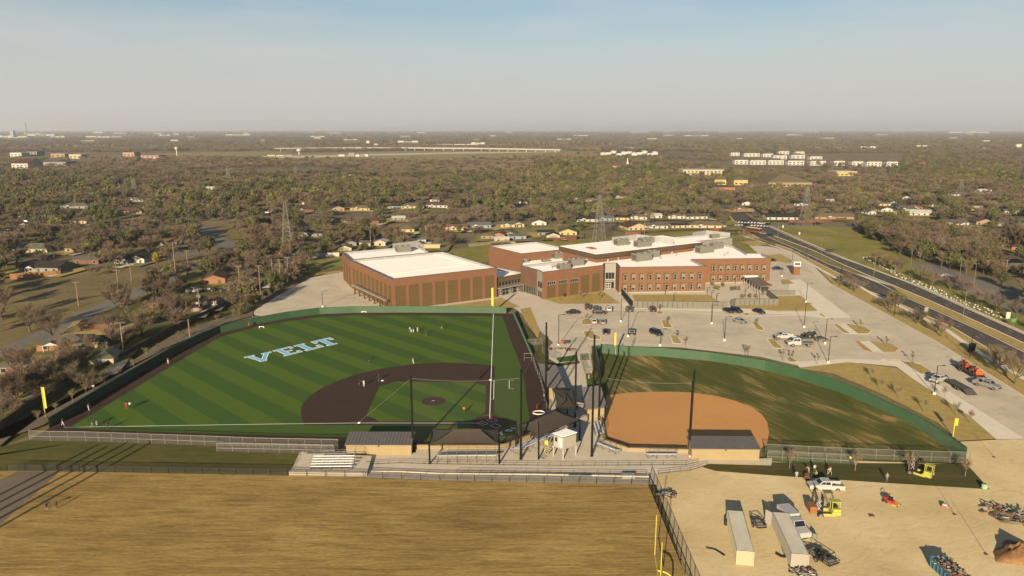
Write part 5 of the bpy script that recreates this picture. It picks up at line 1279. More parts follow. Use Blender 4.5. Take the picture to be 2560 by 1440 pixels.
def digger(loc, hd, label, paint, grp='machines on the trailer'):
    t_ = thing('front_loader', label, 'loader', loc, rad(hd), grp)
    b_ = MB(); b_.box(.5, 0, .75, 1.7, .75, .65, taper=.9); b_.box(-.7, 0, .7, 1.0, 1.1, .5); b_.build('body', paint, t_)
    for x, r in ((-.75, .62), (.95, .42)):
        for s in (-1, 1): wheel(t_, x, s * .78, r, .34)
    MB().path([(-1.0, -.5, 1.2), (-1.0, -.5, 2.3), (-1.0, .5, 2.3), (-1.0, .5, 1.2)], .05, 5).build('roll_bar', TRIMB, t_); MB().box(-.75, 0, 1.2, .5, .5, .5).build('seat', TRIMB, t_)
    for s in (-1, 1): MB().path([(-.1, s * .5, 1.3), (1.2, s * .5, 1.2), (1.9, s * .5, .6)], .08, 5).build('loader_arm', paint, t_)
    MB().add([(1.8, -.95, .25), (1.8, .95, .25), (2.5, .95, .2), (2.5, -.95, .2), (1.75, -.95, .95), (1.75, .95, .95)], [(0, 1, 2, 3), (0, 4, 5, 1), (0, 3, 4), (1, 5, 2), (3, 2, 1, 0)]).build('bucket', paint, t_)
    return t_
a, b = Vector(G(2452, 955)), Vector(G(2398, 922)); hd = math.degrees(math.atan2(a.y - b.y, a.x - b.x)); L = (a - b).length
trailer((*((a + b) / 2), ZC), hd, L, 'long gooseneck trailer carrying two red and orange machines', W=2.4)
ux = Vector((math.cos(rad(hd)), math.sin(rad(hd))))
q = (a + b) / 2 - ux * L * .27; digger((*q, ZC + .9), hd, 'red machine riding on the back half of the long trailer', MRED); q = (a + b) / 2 + ux * L * .22; digger((*q, ZC + .9), hd, 'orange machine with a big bucket at the front of the long trailer', ORANGE)
a, b = Vector(G(2372, 960)), Vector(G(2418, 985)); trailer((*((a + b) / 2), ZC), math.degrees(math.atan2(a.y - b.y, a.x - b.x)), (a - b).length, 'bare dark gooseneck trailer with its ramp down on the drive', W=2.4)
a, b = Vector(G(2008, 852)), Vector(G(2048, 853)); trailer((*((a + b) / 2), ZC), 180, 6.5, 'trailer with a dark tractor behind the flatbed truck', W=2.2); digger((*((a + b) / 2), ZC + .9), 180, 'dark compact tractor on the trailer behind the flatbed truck', mat('machine_black', (.01, .01, .01), .5, .1, 1), None)
def yard_forklift(loc, hd, label, load):
    """rough terrain forklift: two large wheels under the mast, one behind the cab"""
    t_ = thing('forklift', label, 'forklift', loc, rad(hd), 'yellow three wheeled forklifts in the yard')
    c_ = MB()
    for s in (-1, 1): c_.box(.4, s * .95, .35, 2.6, .22, .35)
    c_.box(-1.1, 0, .45, 1.4, 1.9, .5); c_.box(-1.2, .55, .95, 1.2, .6, .5); c_.build('chassis', LIME, t_)
    for s in (-1, 1): wheel(t_, 1.5, s * 1.2, .48, .36)
    wheel(t_, -1.7, .12, .42, .34)
    cb = MB()
    for x, y in ((-1.75, -.55), (-.55, -.55), (-1.75, .35), (-.55, .35)): cb.box(x, y, .95, .09, .09, 1.5)
    cb.build('cab_frame', LIME, t_); MB().box(-1.15, -.1, 2.45, 1.5, 1.15, .1).build('cab_roof', LIME, t_); MB().box(-1.3, -.1, .95, .5, .5, .75).build('seat', TRIMB, t_)
    m_ = MB()
    for s in (-1, 1): m_.box(.95, s * .42, .4, .16, .12, 3.0); m_.box(1.08, s * .3, .5, .1, .1, 3.3)
    for z_ in (1.0, 2.0, 3.2): m_.box(1.0, 0, z_, .14, .9, .1)
    m_.build('mast', TRIMB, t_); sc_ = MB()
    for s in (-1, 1): sc_.path([(1.15, s * .2, .8), (1.8, s * .2, 1.7), (1.15, s * .2, 2.6)], .07, 5).path([(1.8, s * .2, .8), (1.15, s * .2, 1.7), (1.8, s * .2, 2.6)], .07, 5)
    sc_.build('scissor_reach', mat('pale_steel', (.18, .17, .15), .5, .1, 2), t_)
    MB().box(2.3, -.35, .7, 1.2, .12, .06).box(2.3, .35, .7, 1.2, .12, .06).box(1.85, 0, .7, .08, 1.2, .9).build('fork', TRIMB, t_)
    return t_
p = G(2068, 1287); yard_forklift((*p, 0), 176, 'yellow forklift lifting a brown bale behind the open container', True)
bl_ = thing('sod_bale', 'brown bale held on the forks of the yellow forklift', 'bale', (p[0] - 2.65, p[1] - .1, .78), rad(176)); MB().box(0, 0, 0, 1.1, 1.9, .62).build('lower_layer', mat('bale_brown', (.16, .065, .022), .9, .15, 3), bl_); MB().box(0, 0, .64, 1.08, 1.85, .5).build('upper_layer', mat('bale_brown', (.16, .065, .022)), bl_)
yard_forklift((*G(2303, 1190), .05), 132, 'yellow forklift working on the new sod by the bullpen fence', False)
mw = thing('ride_on_mower', 'red ride-on mower with a yellow deck standing on the sand', 'mower', G(2228, 1262), rad(-50))
MB().box(-.3, 0, .45, 1.5, 1.1, .4, taper=.85).box(-.85, 0, .85, .5, .9, .35).build('body', MRED, mw); MB().box(.75, 0, .18, .9, 1.6, .3, taper=.85).build('cutting_deck', mat('deck_yellow', (.40, .22, .02), .5, .05, 1), mw); MB().box(-.15, 0, .85, .5, .5, .5).build('seat', TRIMB, mw); MB().path([(-.6, -.5, .8), (-.6, -.5, 1.7), (-.6, .5, 1.7), (-.6, .5, .8)], .05, 5).build('roll_bar', TRIMB, mw)
for x, y, r in ((-.8, -.7, .38), (-.8, .7, .38), (1.1, -.6, .22), (1.1, .6, .22)): wheel(mw, x, y, r, .26)
rc = thing('plate_roller', 'small red roller with a long handle on the sand', 'roller', G(2361, 1272), rad(60)); MB().tube((0, -.5, .4), (0, .5, .4), .4, n=14).build('drum', MRED, rc); MB().box(-.1, 0, .6, .5, .7, .35).build('engine', mat('eng', (.25, .24, .22), .5, .1, 3), rc); MB().path([(0, -.3, .6), (-1.6, -.1, 1.0), (-1.6, .1, 1.0), (0, .3, .6)], .04, 5).build('handle', TRIMB, rc)
# box truck behind the container
tv = thing('box_truck', 'white truck with a white box standing beside the open container', 'truck', (*G(1989, 1328), 0), rad(-80)); WP = PAINT['white']
MB().loft([[(x, -1.0, .5), (x, -1.05, 1.0), (x, -.98, z1), (x, .98, z1), (x, 1.05, 1.0), (x, 1.0, .5)] for x, z1 in ((-.2, 1.5), (1.2, 1.45), (2.6, 1.25), (2.75, 1.1))]).build('hood', WP, tv); MB().loft([[(-.6, -.98, 1.4), (1.2, -.98, 1.4), (1.2, .98, 1.4), (-.6, .98, 1.4)], [(-.5, -.85, 2.2), (.6, -.85, 2.2), (.6, .85, 2.2), (-.5, .85, 2.2)]]).build('cab', WP, tv)
MB().add([(1.19, -.85, 1.5), (1.19, .85, 1.5), (.68, .78, 2.13), (.68, -.78, 2.13)], [(0, 1, 2, 3)]).build('windshield', CARGLASS, tv); bpy.data.objects['windshield']; MB().box(-2.5, 0, 1.0, 3.2, 2.1, 1.5).build('cargo_box', WP, tv)
for x in (1.9, -2.4):
    for s in (-1, 1): wheel(tv, x, s * .9, .42, .28)

# containers: ribbed steel boxes
CONT = mat('container_white', (.20, .19, .16), .5, .05, .6, spec=.4); CONTROOF = mat('container_roof', (.24, .232, .205), .5, .08, .5)
def container(label, fl, fr, bl, doors, paint):
    a, b = Vector(G(*fl, 2.6)), Vector(G(*fr, 2.6)); c = Vector(G(*bl, 2.6)); ex = (b - a).normalized(); rz = math.atan2(ex.y, ex.x); ey = Vector((-ex.y, ex.x)); W = 2.44; L = max(6, min(12.2, (c - a).dot(ey)))
    t_ = thing('shipping_container', label, 'container', (*a, 0), rz)
    def rib(F, z0, z1, n, name, m_):
        q = MB(); w = F[3] / n
        for k in range(n):
            for (s0, o0), (s1, o1) in (((0, 0), (.3, 0)), ((.3, 0), (.45, -.045)), ((.45, -.045), (.85, -.045)), ((.85, -.045), (1, 0))): q.quad(fpt(F, (k + s0) * w, z0, o0), fpt(F, (k + s1) * w, z0, o1), fpt(F, (k + s1) * w, z1, o1), fpt(F, (k + s0) * w, z1, o0))
        q.build(name, m_, t_)
    C4 = [(0, 0), (W, 0), (W, L), (0, L)]
    for i in range(4):
        if i == 2: continue
        rib(face_frame(C4[i], C4[(i + 1) % 4]), .16, 2.48, 9 if i == 0 else 38, 'end_wall' if i == 0 else 'side_wall', paint)
    q = MB(); n = 40
    for k in range(n):
        y = .06 + (L - .12) * k / n; w = (L - .12) / n
        for (s0, o0), (s1, o1) in (((0, 0), (.3, 0)), ((.3, 0), (.45, -.05)), ((.45, -.05), (.85, -.05)), ((.85, -.05), (1, 0))): q.quad((.05, y + s0 * w, 2.585 + o0), (W - .05, y + s0 * w, 2.585 + o0), (W - .05, y + s1 * w, 2.585 + o1), (.05, y + s1 * w, 2.585 + o1))
    q.build('roof', CONTROOF, t_)
    f = MB()
    for x, y in C4: f.box(x + (.06 if x == 0 else -.06), y + (.06 if y == 0 else -.06), 0, .14, .14, 2.61)
    for x in (.055, W - .055): f.box(x, L / 2, 0, .1, L - .28, .15); f.box(x, L / 2, 2.5, .1, L - .28, .1)
    f.box(W / 2, .05, 0, W - .28, .08, .15); f.box(W / 2, .05, 2.49, W - .28, .08, .11); f.box(W / 2, L - .05, 2.49, W - .28, .08, .11); f.box(W / 2, L / 2, .02, W - .25, L - .3, .06); f.build('frame', paint, t_)
    for s, x in ((-1, 0), (1, W)):
        d = MB()
        if doors: d.box(0, 0, .15, .07, 1.2, 2.32)
        else: d.box(0, 0, .15, 1.2, .07, 2.32)
        for k in (-.3, .3): d.tube((.06 if doors else k, k if doors else .06, .2), (.06 if doors else k, k if doors else .06, 2.4), .03, n=5)
        o = d.build('door', paint, t_); o.location = (x + s * .45, L + .5, 0) if doors else (x - s * .62, L + .03, 0)
        if doors: o.rotation_euler = (0, 0, s * -.72)
    return t_
container('closed cream shipping container on the sand, near the side fence', (1842, 1376), (1887, 1380), (1826, 1276), False, mat('container_cream', (.25, .225, .15), .5, .05, .6, spec=.4))
container('white shipping container with both doors swung open towards the sod', (1979, 1384), (2026, 1387), (1948, 1281), True, CONT)
# dumpster full of rubble
a, b = Vector(G(2324, 1391, 1.7)), Vector(G(2359, 1386, 1.7)); ex = (b - a).normalized(); d0 = (Vector(G(2380, 1440, 1.7)) - a).normalized(); rz = math.atan2(-d0.x * -1 if 0 else d0.y, d0.x)
dm = thing('dumpster', 'open blue roll-off dumpster heaped with scrap', 'dumpster', (*a, 0), rz); DB = mat('dumpster_blue', (.028, .085, .125), .55, .12, 1)
W, L = 2.35, 6.8; s_ = 1
for F, n, nm in ((face_frame((0, 0), (L, 0)), 9, 'side_wall'), (face_frame((L, W), (0, W)), 9, 'side_wall'), (face_frame((0, W), (0, 0)), 3, 'end_wall'), (face_frame((L, 0), (L, W)), 3, 'end_wall')):
    q = MB(); q.quad(fpt(F, 0, .2), fpt(F, F[3], .2), fpt(F, F[3], 1.7), fpt(F, 0, 1.7)); fbox(q, F, 0, F[3], 1.6, 1.72, -.06, .1)
    for k in range(n): fbox(q, F, F[3] * (k + .4) / n, F[3] * (k + .6) / n, .2, 1.6, .002, .1)
    q.build(nm, DB, dm)
MB().box(L / 2, W / 2, .2, L - .1, W - .1, .12).build('floor', DB, dm)
SCRAPM = [mat('scrap_' + k, c, .8, .25, 3) for k, c in dict(board=(.16, .12, .075), plaster=(.20, .19, .175), black=(.015, .015, .015), rust=(.13, .05, .025), steel=(.12, .12, .12)).items()]
def scrap_heap(name, label, cat, loc, rz, sx, sy, sz, n, seed, base=None):
    R_ = random.Random(seed); t_ = thing(name, label, cat, loc, rz)
    if base: base(t_)
    for k in range(5):
        q = MB()
        for i in range(n // 5):
            x, y = R_.uniform(-sx, sx), R_.uniform(-sy, sy); z_ = max(.02, sz * (1 - (x / sx) ** 2 * .6) * (1 - (y / sy) ** 2 * .6) * R_.uniform(.5, 1)); l_, w_, h_ = R_.uniform(.4, 1.7), R_.uniform(.08, .5), R_.uniform(.05, .2)
            m_ = Matrix.Translation((x, y, z_)) @ Matrix.Rotation(R_.uniform(0, 6.28), 4, 'Z') @ Matrix.Rotation(R_.uniform(-.5, .5), 4, 'Y') @ Matrix.Rotation(R_.uniform(-.4, .4), 4, 'X')
            V = [tuple(m_ @ Vector((a_ * l_ / 2, b_ * w_ / 2, c_ * h_ / 2))) for c_ in (-1, 1) for a_, b_ in ((-1, -1), (1, -1), (1, 1), (-1, 1))]
            q.add(V, [(3, 2, 1, 0), (4, 5, 6, 7), (0, 1, 5, 4), (1, 2, 6, 5), (2, 3, 7, 6), (3, 0, 4, 7)])
        q.build('scrap', SCRAPM[k], t_, kind='stuff')
    return t_
def mound_base(sx, sy, sz, m_, nm='mound'):
    def f(t_):
        q = MB(); n, k = 20, 6; V = []; F_ = []
        for j in range(k + 1):
            r = j / k
            for i in range(n):
                a_ = 2 * math.pi * i / n; w = 1 + .18 * math.sin(3 * a_ + j) + .1 * math.sin(7 * a_); V.append((sx * r * w * math.cos(a_), sy * r * w * math.sin(a_), sz * (1 - r) ** .8 * (1 + .25 * math.sin(5 * a_ + 2 * j)) if j < k else -.02))
        for j in range(k):
            for i in range(n): F_.append((j * n + i, (j + 1) * n + i, (j + 1) * n + (i + 1) % n, j * n + (i + 1) % n))
        q.add(V, F_); q.build(nm, m_, t_, smooth=True)
    return f
ca_, sa_ = math.cos(rz), math.sin(rz); scrap_heap('scrap_load', 'mixed boards, plaster and bags piled in the blue dumpster', 'scrap', (a.x + L / 2 * ca_ - W / 2 * sa_, a.y + L / 2 * sa_ + W / 2 * ca_, 1.35), rz, 3.1, 1.0, .75, 150, 5)
EARTH = two_noise('orange_earth', [(.3, (.15, .08, .036)), (.7, (.23, .125, .055))], .5, 2.5, .5, grain=5, gf=.4, bump=.5)
ZS = .006 * LEVEL[0]
scrap_heap('scrap_heap', 'dark heap of cables, boards and branches at the far edge of the sand', 'scrap heap', (*G(2535, 1300), ZS), .9, 2.6, 4.2, 1.2, 80, 9, mound_base(2.5, 4.0, .8, mat('heap_soil', (.10, .075, .045), .95, .3, 1)))
scrap_heap('earth_mound', 'orange earth mound with a steep dark side next to the scrap heap', 'earth mound', (*G(2545, 1392), ZS), .6, 1.5, 2.2, .3, 10, 4, mound_base(4.0, 2.8, 1.7, EARTH))
scrap_heap('lumber_pile', 'small pile of boards and poles by the black side fence', 'lumber', (*G(1668, 1246), ZS), .2, 1.4, .9, .6, 60, 12); scrap_heap('rubble_patch', 'red brown rubble against the open container end wall', 'rubble', (*G(2008, 1440), ZS), 0, 1.6, .5, .5, 60, 13)
def tool_trailer(u, v, hd, L, W, label, load):
    t_ = thing('utility_trailer', label, 'trailer', (*G(u, v), ZS), rad(hd)); f = MB()
    for z_ in (.5, 1.0): f.path([(-L / 2, -W / 2, z_), (L / 2, -W / 2, z_), (L / 2, W / 2, z_), (-L / 2, W / 2, z_), (-L / 2, -W / 2, z_)], .05, 5)
    for k in range(5):
        for s in (-1, 1): f.tube((-L / 2 + L * k / 4, s * W / 2, .5), (-L / 2 + L * k / 4, s * W / 2, 1.0), .04, n=5)
    f.path([(L / 2, -W / 2, .5), (L / 2 + 1.3, 0, .45), (L / 2, W / 2, .5)], .05, 5); f.build('frame', TRIMB, t_)
    for s in (-1, 1): wheel(t_, -.1, s * (W / 2 + .16), .34, .2)
    d = MB()
    for k in range(5): d.box(-L / 2 + L * (k + .5) / 5, 0, .42, L / 5 - .12, W, .05)
    d.build('deck', mat('grey_board', (.16, .145, .12), .8, .15, 2), t_)
    if load:
        R_ = random.Random(u); g = MB()
        for k in range(14): g.box(R_.uniform(-L * .35, L * .3), R_.uniform(-W * .35, W * .35), .47, R_.uniform(.25, .6), R_.uniform(.25, .5), R_.uniform(.2, .6), R_.uniform(0, 3))
        g.build('tool_load', TRIMB, t_)
tool_trailer(1895, 1322, 95, 2.6, 1.5, 'small slatted trailer standing between the two containers', False); tool_trailer(2052, 1405, 115, 4.6, 2.0, 'black framed trailer loaded with tools beside the open container', True)
for u, v, lab, kk in ((1988, 1352, 'black bent hose lying against the side of the open container', 1),):
    pass
def hose(name, label, pts, r, m_, cat='hose', z=.0):
    P_ = [(*G(*p), z + r) for p in pts]; o = MB().path(P_, r, 6).build(name, m_); tag(o, label, cat)
hose('drain_pipe', 'thick black drain pipe bent in a vee against the open container', [(1940, 1389), (1956, 1398), (1966, 1395), (1956, 1372)], .28, TRIMB); hose('drain_pipe', 'black torn drain pipe lying on the sand by the cream container', [(1765, 1374), (1786, 1378), (1800, 1386), (1811, 1394)], .24, TRIMB)
hose('tarp_strip', 'long black crumpled strip running from the pickup to the mower', [(2110, 1227), (2150, 1228), (2200, 1229), (2245, 1231), (2275, 1233), (2298, 1241)], .16, TRIMB, 'strip')
for (u, v, lab, m_, r, h) in ((2035, 1352, 'grey green tank with a black filler beside the open container', mat('tank_green', (.11, .12, .09), .5, .1, 2), .42, .9), (2460, 1226, 'pale green water jug at the far corner of the new sod', mat('jug_green', (.16, .28, .17), .4, .05, 2), .5, .8), (1815, 1318, 'black barrel beside the cream container', TRIMB, .35, .9)):
    t_ = thing('tank', lab, 'tank', (*G(u, v), ZS)); MB().lathe([(r * .9, 0), (r, .1), (r, h * .8), (r * .6, h)], n=10).build('shell', m_, t_); MB().lathe([(r * .3, h), (r * .3, h + .12)], n=8).build('filler_cap', TRIMB, t_)
t_ = thing('mud_box', 'flat rusty box lying alone on the open sand', 'box', (*G(2179, 1297), ZS), -.2); MB().box(0, 0, 0, .8, .5, .18).build('lid', SCRAPM[3], t_)
sr = thing('sod_roll', 'big brown roll of sod in front of the white pickup', 'sod roll', (*G(2016, 1200), .06), rad(70)); MB().tube((-.75, 0, .5), (.75, 0, .5), .5, n=16).build('roll', mat('sod_brown', (.15, .068, .025), .95, .2, 4), sr); MB().tube((-.78, 0, .5), (-.76, 0, .5), .44, n=16).build('core', TRIMB, sr)
for k, (u, v, h) in enumerate(((2386, 1292, 4.6), (2465, 1392, 5.0), (2485, 1148, 4.2))):
    t_ = thing('survey_stake', ['tall thin stake standing in the sand below the red roller', 'tall thin stake near the blue dumpster', 'tall thin stake by the end of the green softball wall'][k], 'stake', (*G(u, v), ZS)); MB().tube((0, 0, 0), (.1, 0, h), .045, .03, 5).build('shaft', SCRAPM[0], t_); MB().box(0, 0, 0, .5, .3, .08, .4).build('foot_board', SCRAPM[2], t_)
tr_ = thing('utility_cart', 'small cart with an orange lid on the pavement behind the batting pens', 'cart', (*G(1414, 862), ZT), .5); MB().box(0, 0, .3, 1.8, 1.1, .6).build('body', PAINT['grey'], tr_); MB().box(-.9, .2, .5, .8, .9, .5).build('lid', ORANGE, tr_)
for x in (-.6, .6):
    for s in (-1, 1): wheel(tr_, x, s * .55, .26, .16)
scrap_heap('netting_bundle', 'dark bundle of netting lying across the walk behind the pens', 'netting', (*G(1403, 877), ZT), -.2, 4.2, .9, .5, 60, 31)
# ------------------------------------------------------------------ people
def person_mesh(name, J):
    """One skinned body: J gives joints that differ from a person standing and facing -Y."""
    B = dict(pel=(0, 0, .96), bel=(0, 0, 1.1), che=(0, 0, 1.32), nec=(0, 0, 1.48), hea=(0, -.02, 1.6), top=(0, -.01, 1.72))
    for s, k in ((-1, 'l'), (1, 'r')):
        B.update({'sh' + k: (s * .19, 0, 1.42), 'el' + k: (s * .25, .02, 1.15), 'wr' + k: (s * .27, -.05, .92), 'ha' + k: (s * .27, -.07, .84), 'hi' + k: (s * .1, 0, .92), 'kn' + k: (s * .11, -.02, .5), 'an' + k: (s * .12, .02, .09), 'to' + k: (s * .13, -.15, .045)})
    B.update(J)
    R_ = dict(pel=.135, bel=.13, che=.15, nec=.06, hea=.095, top=.075, sh=.07, el=.045, wr=.032, ha=.036, hi=.1, kn=.062, an=.042, to=.04)
    E_ = [('pel', 'bel'), ('bel', 'che'), ('che', 'nec'), ('nec', 'hea'), ('hea', 'top')]
    for k in 'lr': E_ += [('che', 'sh' + k), ('sh' + k, 'el' + k), ('el' + k, 'wr' + k), ('wr' + k, 'ha' + k), ('pel', 'hi' + k), ('hi' + k, 'kn' + k), ('kn' + k, 'an' + k), ('an' + k, 'to' + k)]
    names = list(B); V = [B[n] for n in names]; E2 = [(names.index(a), names.index(b)) for a, b in E_]; rad_ = [R_[n if n in R_ else n[:2]] for n in names]
    for k in 'lr':          # five fingers on each palm
        h = Vector(B['ha' + k]); d = (h - Vector(B['wr' + k])).normalized(); sd = d.cross(Vector((0, 1, 0))).normalized()
        for j, (o, ln) in enumerate(((-.028, .075), (-.01, .085), (.01, .08), (.028, .065), (.045, .05))):
            tip = h + sd * o + d * (ln if j < 4 else .02) + (Vector((0, -.045, 0)) if j == 4 else Vector((0, -.015, 0)))
            V.append(tuple(tip)); rad_.append(.011); E2.append((names.index('ha' + k), len(V) - 1))
    me = bpy.data.meshes.new(name + '_rig'); me.from_pydata(V, E2, [])
    o = bpy.data.objects.new(name + '_rig', me); COL.objects.link(o)
    o.modifiers.new('skin', 'SKIN'); sk = me.skin_vertices[0] if me.skin_vertices else None
    if sk is None:
        bpy.context.view_layer.objects.active = o; bpy.ops.mesh.customdata_skin_add() if hasattr(bpy.ops.mesh, 'customdata_skin_add') else None; sk = me.skin_vertices[0]
    for i, r in enumerate(rad_): sk.data[i].radius = (r, r * (.78 if names[i] in ('pel', 'bel', 'che') else 1) if i < len(names) else r)
    sk.data[names.index('pel')].use_root = True
    su = o.modifiers.new('sub', 'SUBSURF'); su.levels = 1; su.render_levels = 1
    dg = bpy.context.evaluated_depsgraph_get(); out = bpy.data.meshes.new_from_object(o.evaluated_get(dg))
    bpy.data.objects.remove(o); bpy.data.meshes.remove(me)
    segs = [(Vector(V[a]), Vector(V[b]), 0 if b >= len(names) else {'top': 0, 'hea': 0, 'nec': 0, 'ha': 0, 'wr': 0, 'el': 1, 'sh': 1, 'bel': 1, 'che': 1, 'hi': 2, 'kn': 2, 'an': 2, 'to': 3}.get(names[b], {'ha': 0, 'wr': 0, 'el': 1, 'sh': 1, 'hi': 2, 'kn': 2, 'an': 2, 'to': 3}.get(names[b][:2], 1))) for a, b in E2]
    idx = []
    for p in out.polygons:
        c = p.center; best = (9, 0)
        for a, b, m_ in segs:
            ab = b - a; t_ = max(0, min(1, (c - a).dot(ab) / ab.length_squared)); dd = (a + ab * t_ - c).length
            if dd < best[0]: best = (dd, m_)
        idx.append(best[1])
    vs_ = [tuple(v.co) for v in out.vertices]; fs_ = [tuple(p.vertices) for p in out.polygons]; zmin = min(v[2] for v in vs_)
    mb = MB()
    for k in range(4):
        mb.cur = k; ff = [f for f, i in zip(fs_, idx) if i == k]; used = sorted({i for f in ff for i in f}); rm = {i: n for n, i in enumerate(used)}
    mb.v = [(x, y, z - zmin) for x, y, z in vs_]; mb.f = fs_; mb.m = idx
    hd = Vector(B['hea']) - Vector((0, 0, zmin)); up = (Vector(B['top']) - Vector(B['hea'])).normalized(); fw = Vector((0, -1, 0)) - up * Vector((0, -1, 0)).dot(up); fw.normalize(); sd = up.cross(fw)
    mb.cur = 0
    mb.tube(hd + fw * .08, hd + fw * .125 - up * .015, .022, .012, 5)
    for s in (-1, 1): mb.tube(hd + sd * s * .085, hd + sd * s * .105, .028, .022, 6)
    mb.cur = 3
    for s in (-1, 1): mb.tube(hd + fw * .085 + sd * s * .035 + up * .025, hd + fw * .1 + sd * s * .035 + up * .025, .012, n=5)
    out.name = name
    bpy.data.meshes.remove(out)
    return mb, hd, up, fw
POSES = {
 'stand': {}, 'walk': dict(knl=(-.1, -.18, .52), anl=(-.1, -.25, .1), tol=(-.1, -.42, .06), knr=(.11, .1, .5), anr=(.12, .32, .14), tor=(.12, .2, .045), wrl=(-.27, .15, .95), hal=(-.27, .2, .88), wrr=(.27, -.22, 1.0), har=(.27, -.29, .95)),
 'throw': dict(elr=(.42, .05, 1.5), wrr=(.55, -.12, 1.62), har=(.58, -.18, 1.68), ell=(-.42, -.1, 1.38), wrl=(-.6, -.25, 1.36), hal=(-.66, -.3, 1.36), knl=(-.16, -.22, .52), anl=(-.2, -.38, .09), tol=(-.2, -.55, .05), anr=(.15, .25, .09), tor=(.17, .1, .05)),
 'crouch': dict(pel=(0, .12, .48), bel=(0, .06, .6), che=(0, -.08, .8), nec=(0, -.14, .93), hea=(0, -.18, 1.05), top=(0, -.19, 1.17), shl=(-.19, -.1, .88), shr=(.19, -.1, .88), ell=(-.26, -.28, .7), elr=(.26, -.28, .7), wrl=(-.16, -.45, .62), wrr=(.16, -.45, .62), hal=(-.13, -.52, .62), har=(.13, -.52, .62), hil=(-.1, .1, .46), hir=(.1, .1, .46), knl=(-.22, -.26, .5), knr=(.22, -.26, .5), anl=(-.2, .02, .09), anr=(.2, .02, .09), tol=(-.22, -.15, .045), tor=(.22, -.15, .045)),
 'bend': dict(bel=(0, -.06, 1.04), che=(0, -.26, 1.12), nec=(0, -.42, 1.14), hea=(0, -.53, 1.1), top=(0, -.63, 1.08), shl=(-.19, -.36, 1.12), shr=(.19, -.36, 1.12), ell=(-.22, -.44, .88), elr=(.22, -.44, .88), wrl=(-.16, -.55, .68), wrr=(.16, -.55, .68), hal=(-.14, -.58, .6), har=(.14, -.58, .6)),
}
PM = {k: person_mesh('person_' + k, v) for k, v in POSES.items()}
CL = {k: mat('cloth_' + k, c, .85, .12, 6) for k, c in dict(white=(.36, .35, .33), black=(.012, .012, .013), red=(.22, .015, .015), maroon=(.07, .012, .012), orange=(.45, .10, .015), grey=(.12, .12, .12), navy=(.015, .02, .04), blue=(.18, .24, .32), tan=(.24, .19, .12), olive=(.16, .15, .06), hivis=(.40, .45, .05), khaki=(.16, .12, .07), jeans=(.06, .08, .12)).items()}
SKIN = {'d': mat('skin_dark', (.05, .028, .018), .6, .05, 9), 'm': mat('skin_mid', (.13, .075, .05), .6, .05, 9)}; SHOE = {'w': mat('shoe_white', (.35, .34, .32), .6, .05, 9), 'b': mat('shoe_black', (.01, .01, .01), .6, .05, 9)}
HAIR = mat('hair_black', (.008, .007, .006), .7, .1, 9)
def person(pose, u, v, rz, top, legs, label, grp=None, skin='d', shoe='w', cap=None, sc=1.0, z=ZS):
    mb, hd, up, fw = PM[pose]; me = mb.mesh('person', [SKIN[skin], CL[top], CL[legs], SHOE[shoe]]); me.polygons.foreach_set('use_smooth', [True] * len(me.polygons))
    o = bpy.data.objects.new('person', me); COL.objects.link(o); o.location = (*G(u, v), z); o.rotation_euler = (0, 0, rad(rz)); o.scale = (sc,) * 3
    tag(o, label, 'person', grp); h = MB(); n = 8; sd = up.cross(fw)
    for j in range(3):
        for i in range(n):
            t0, t1 = 2 * math.pi * i / n, 2 * math.pi * (i + 1) / n; q = lambda t, e: tuple(hd + up * (.035 + .105 * math.sin(e)) + (sd * math.cos(t) * .108 + fw * math.sin(t) * .112) * math.cos(e))
            e0, e1 = j * .5, (j + 1) * .5
            h.quad(q(t0, e0), q(t1, e0), q(t1, e1), q(t0, e1))
    if cap: h.add([tuple(hd + fw * a_ + sd * b_ + up * .045) for a_, b_ in ((.09, -.08), (.2, -.06), (.2, .06), (.09, .08))], [(0, 1, 2, 3)])
    h.build('cap' if cap else 'hair', CL[cap] if cap else HAIR, o)
    return o
PL = 'players on the baseball field'
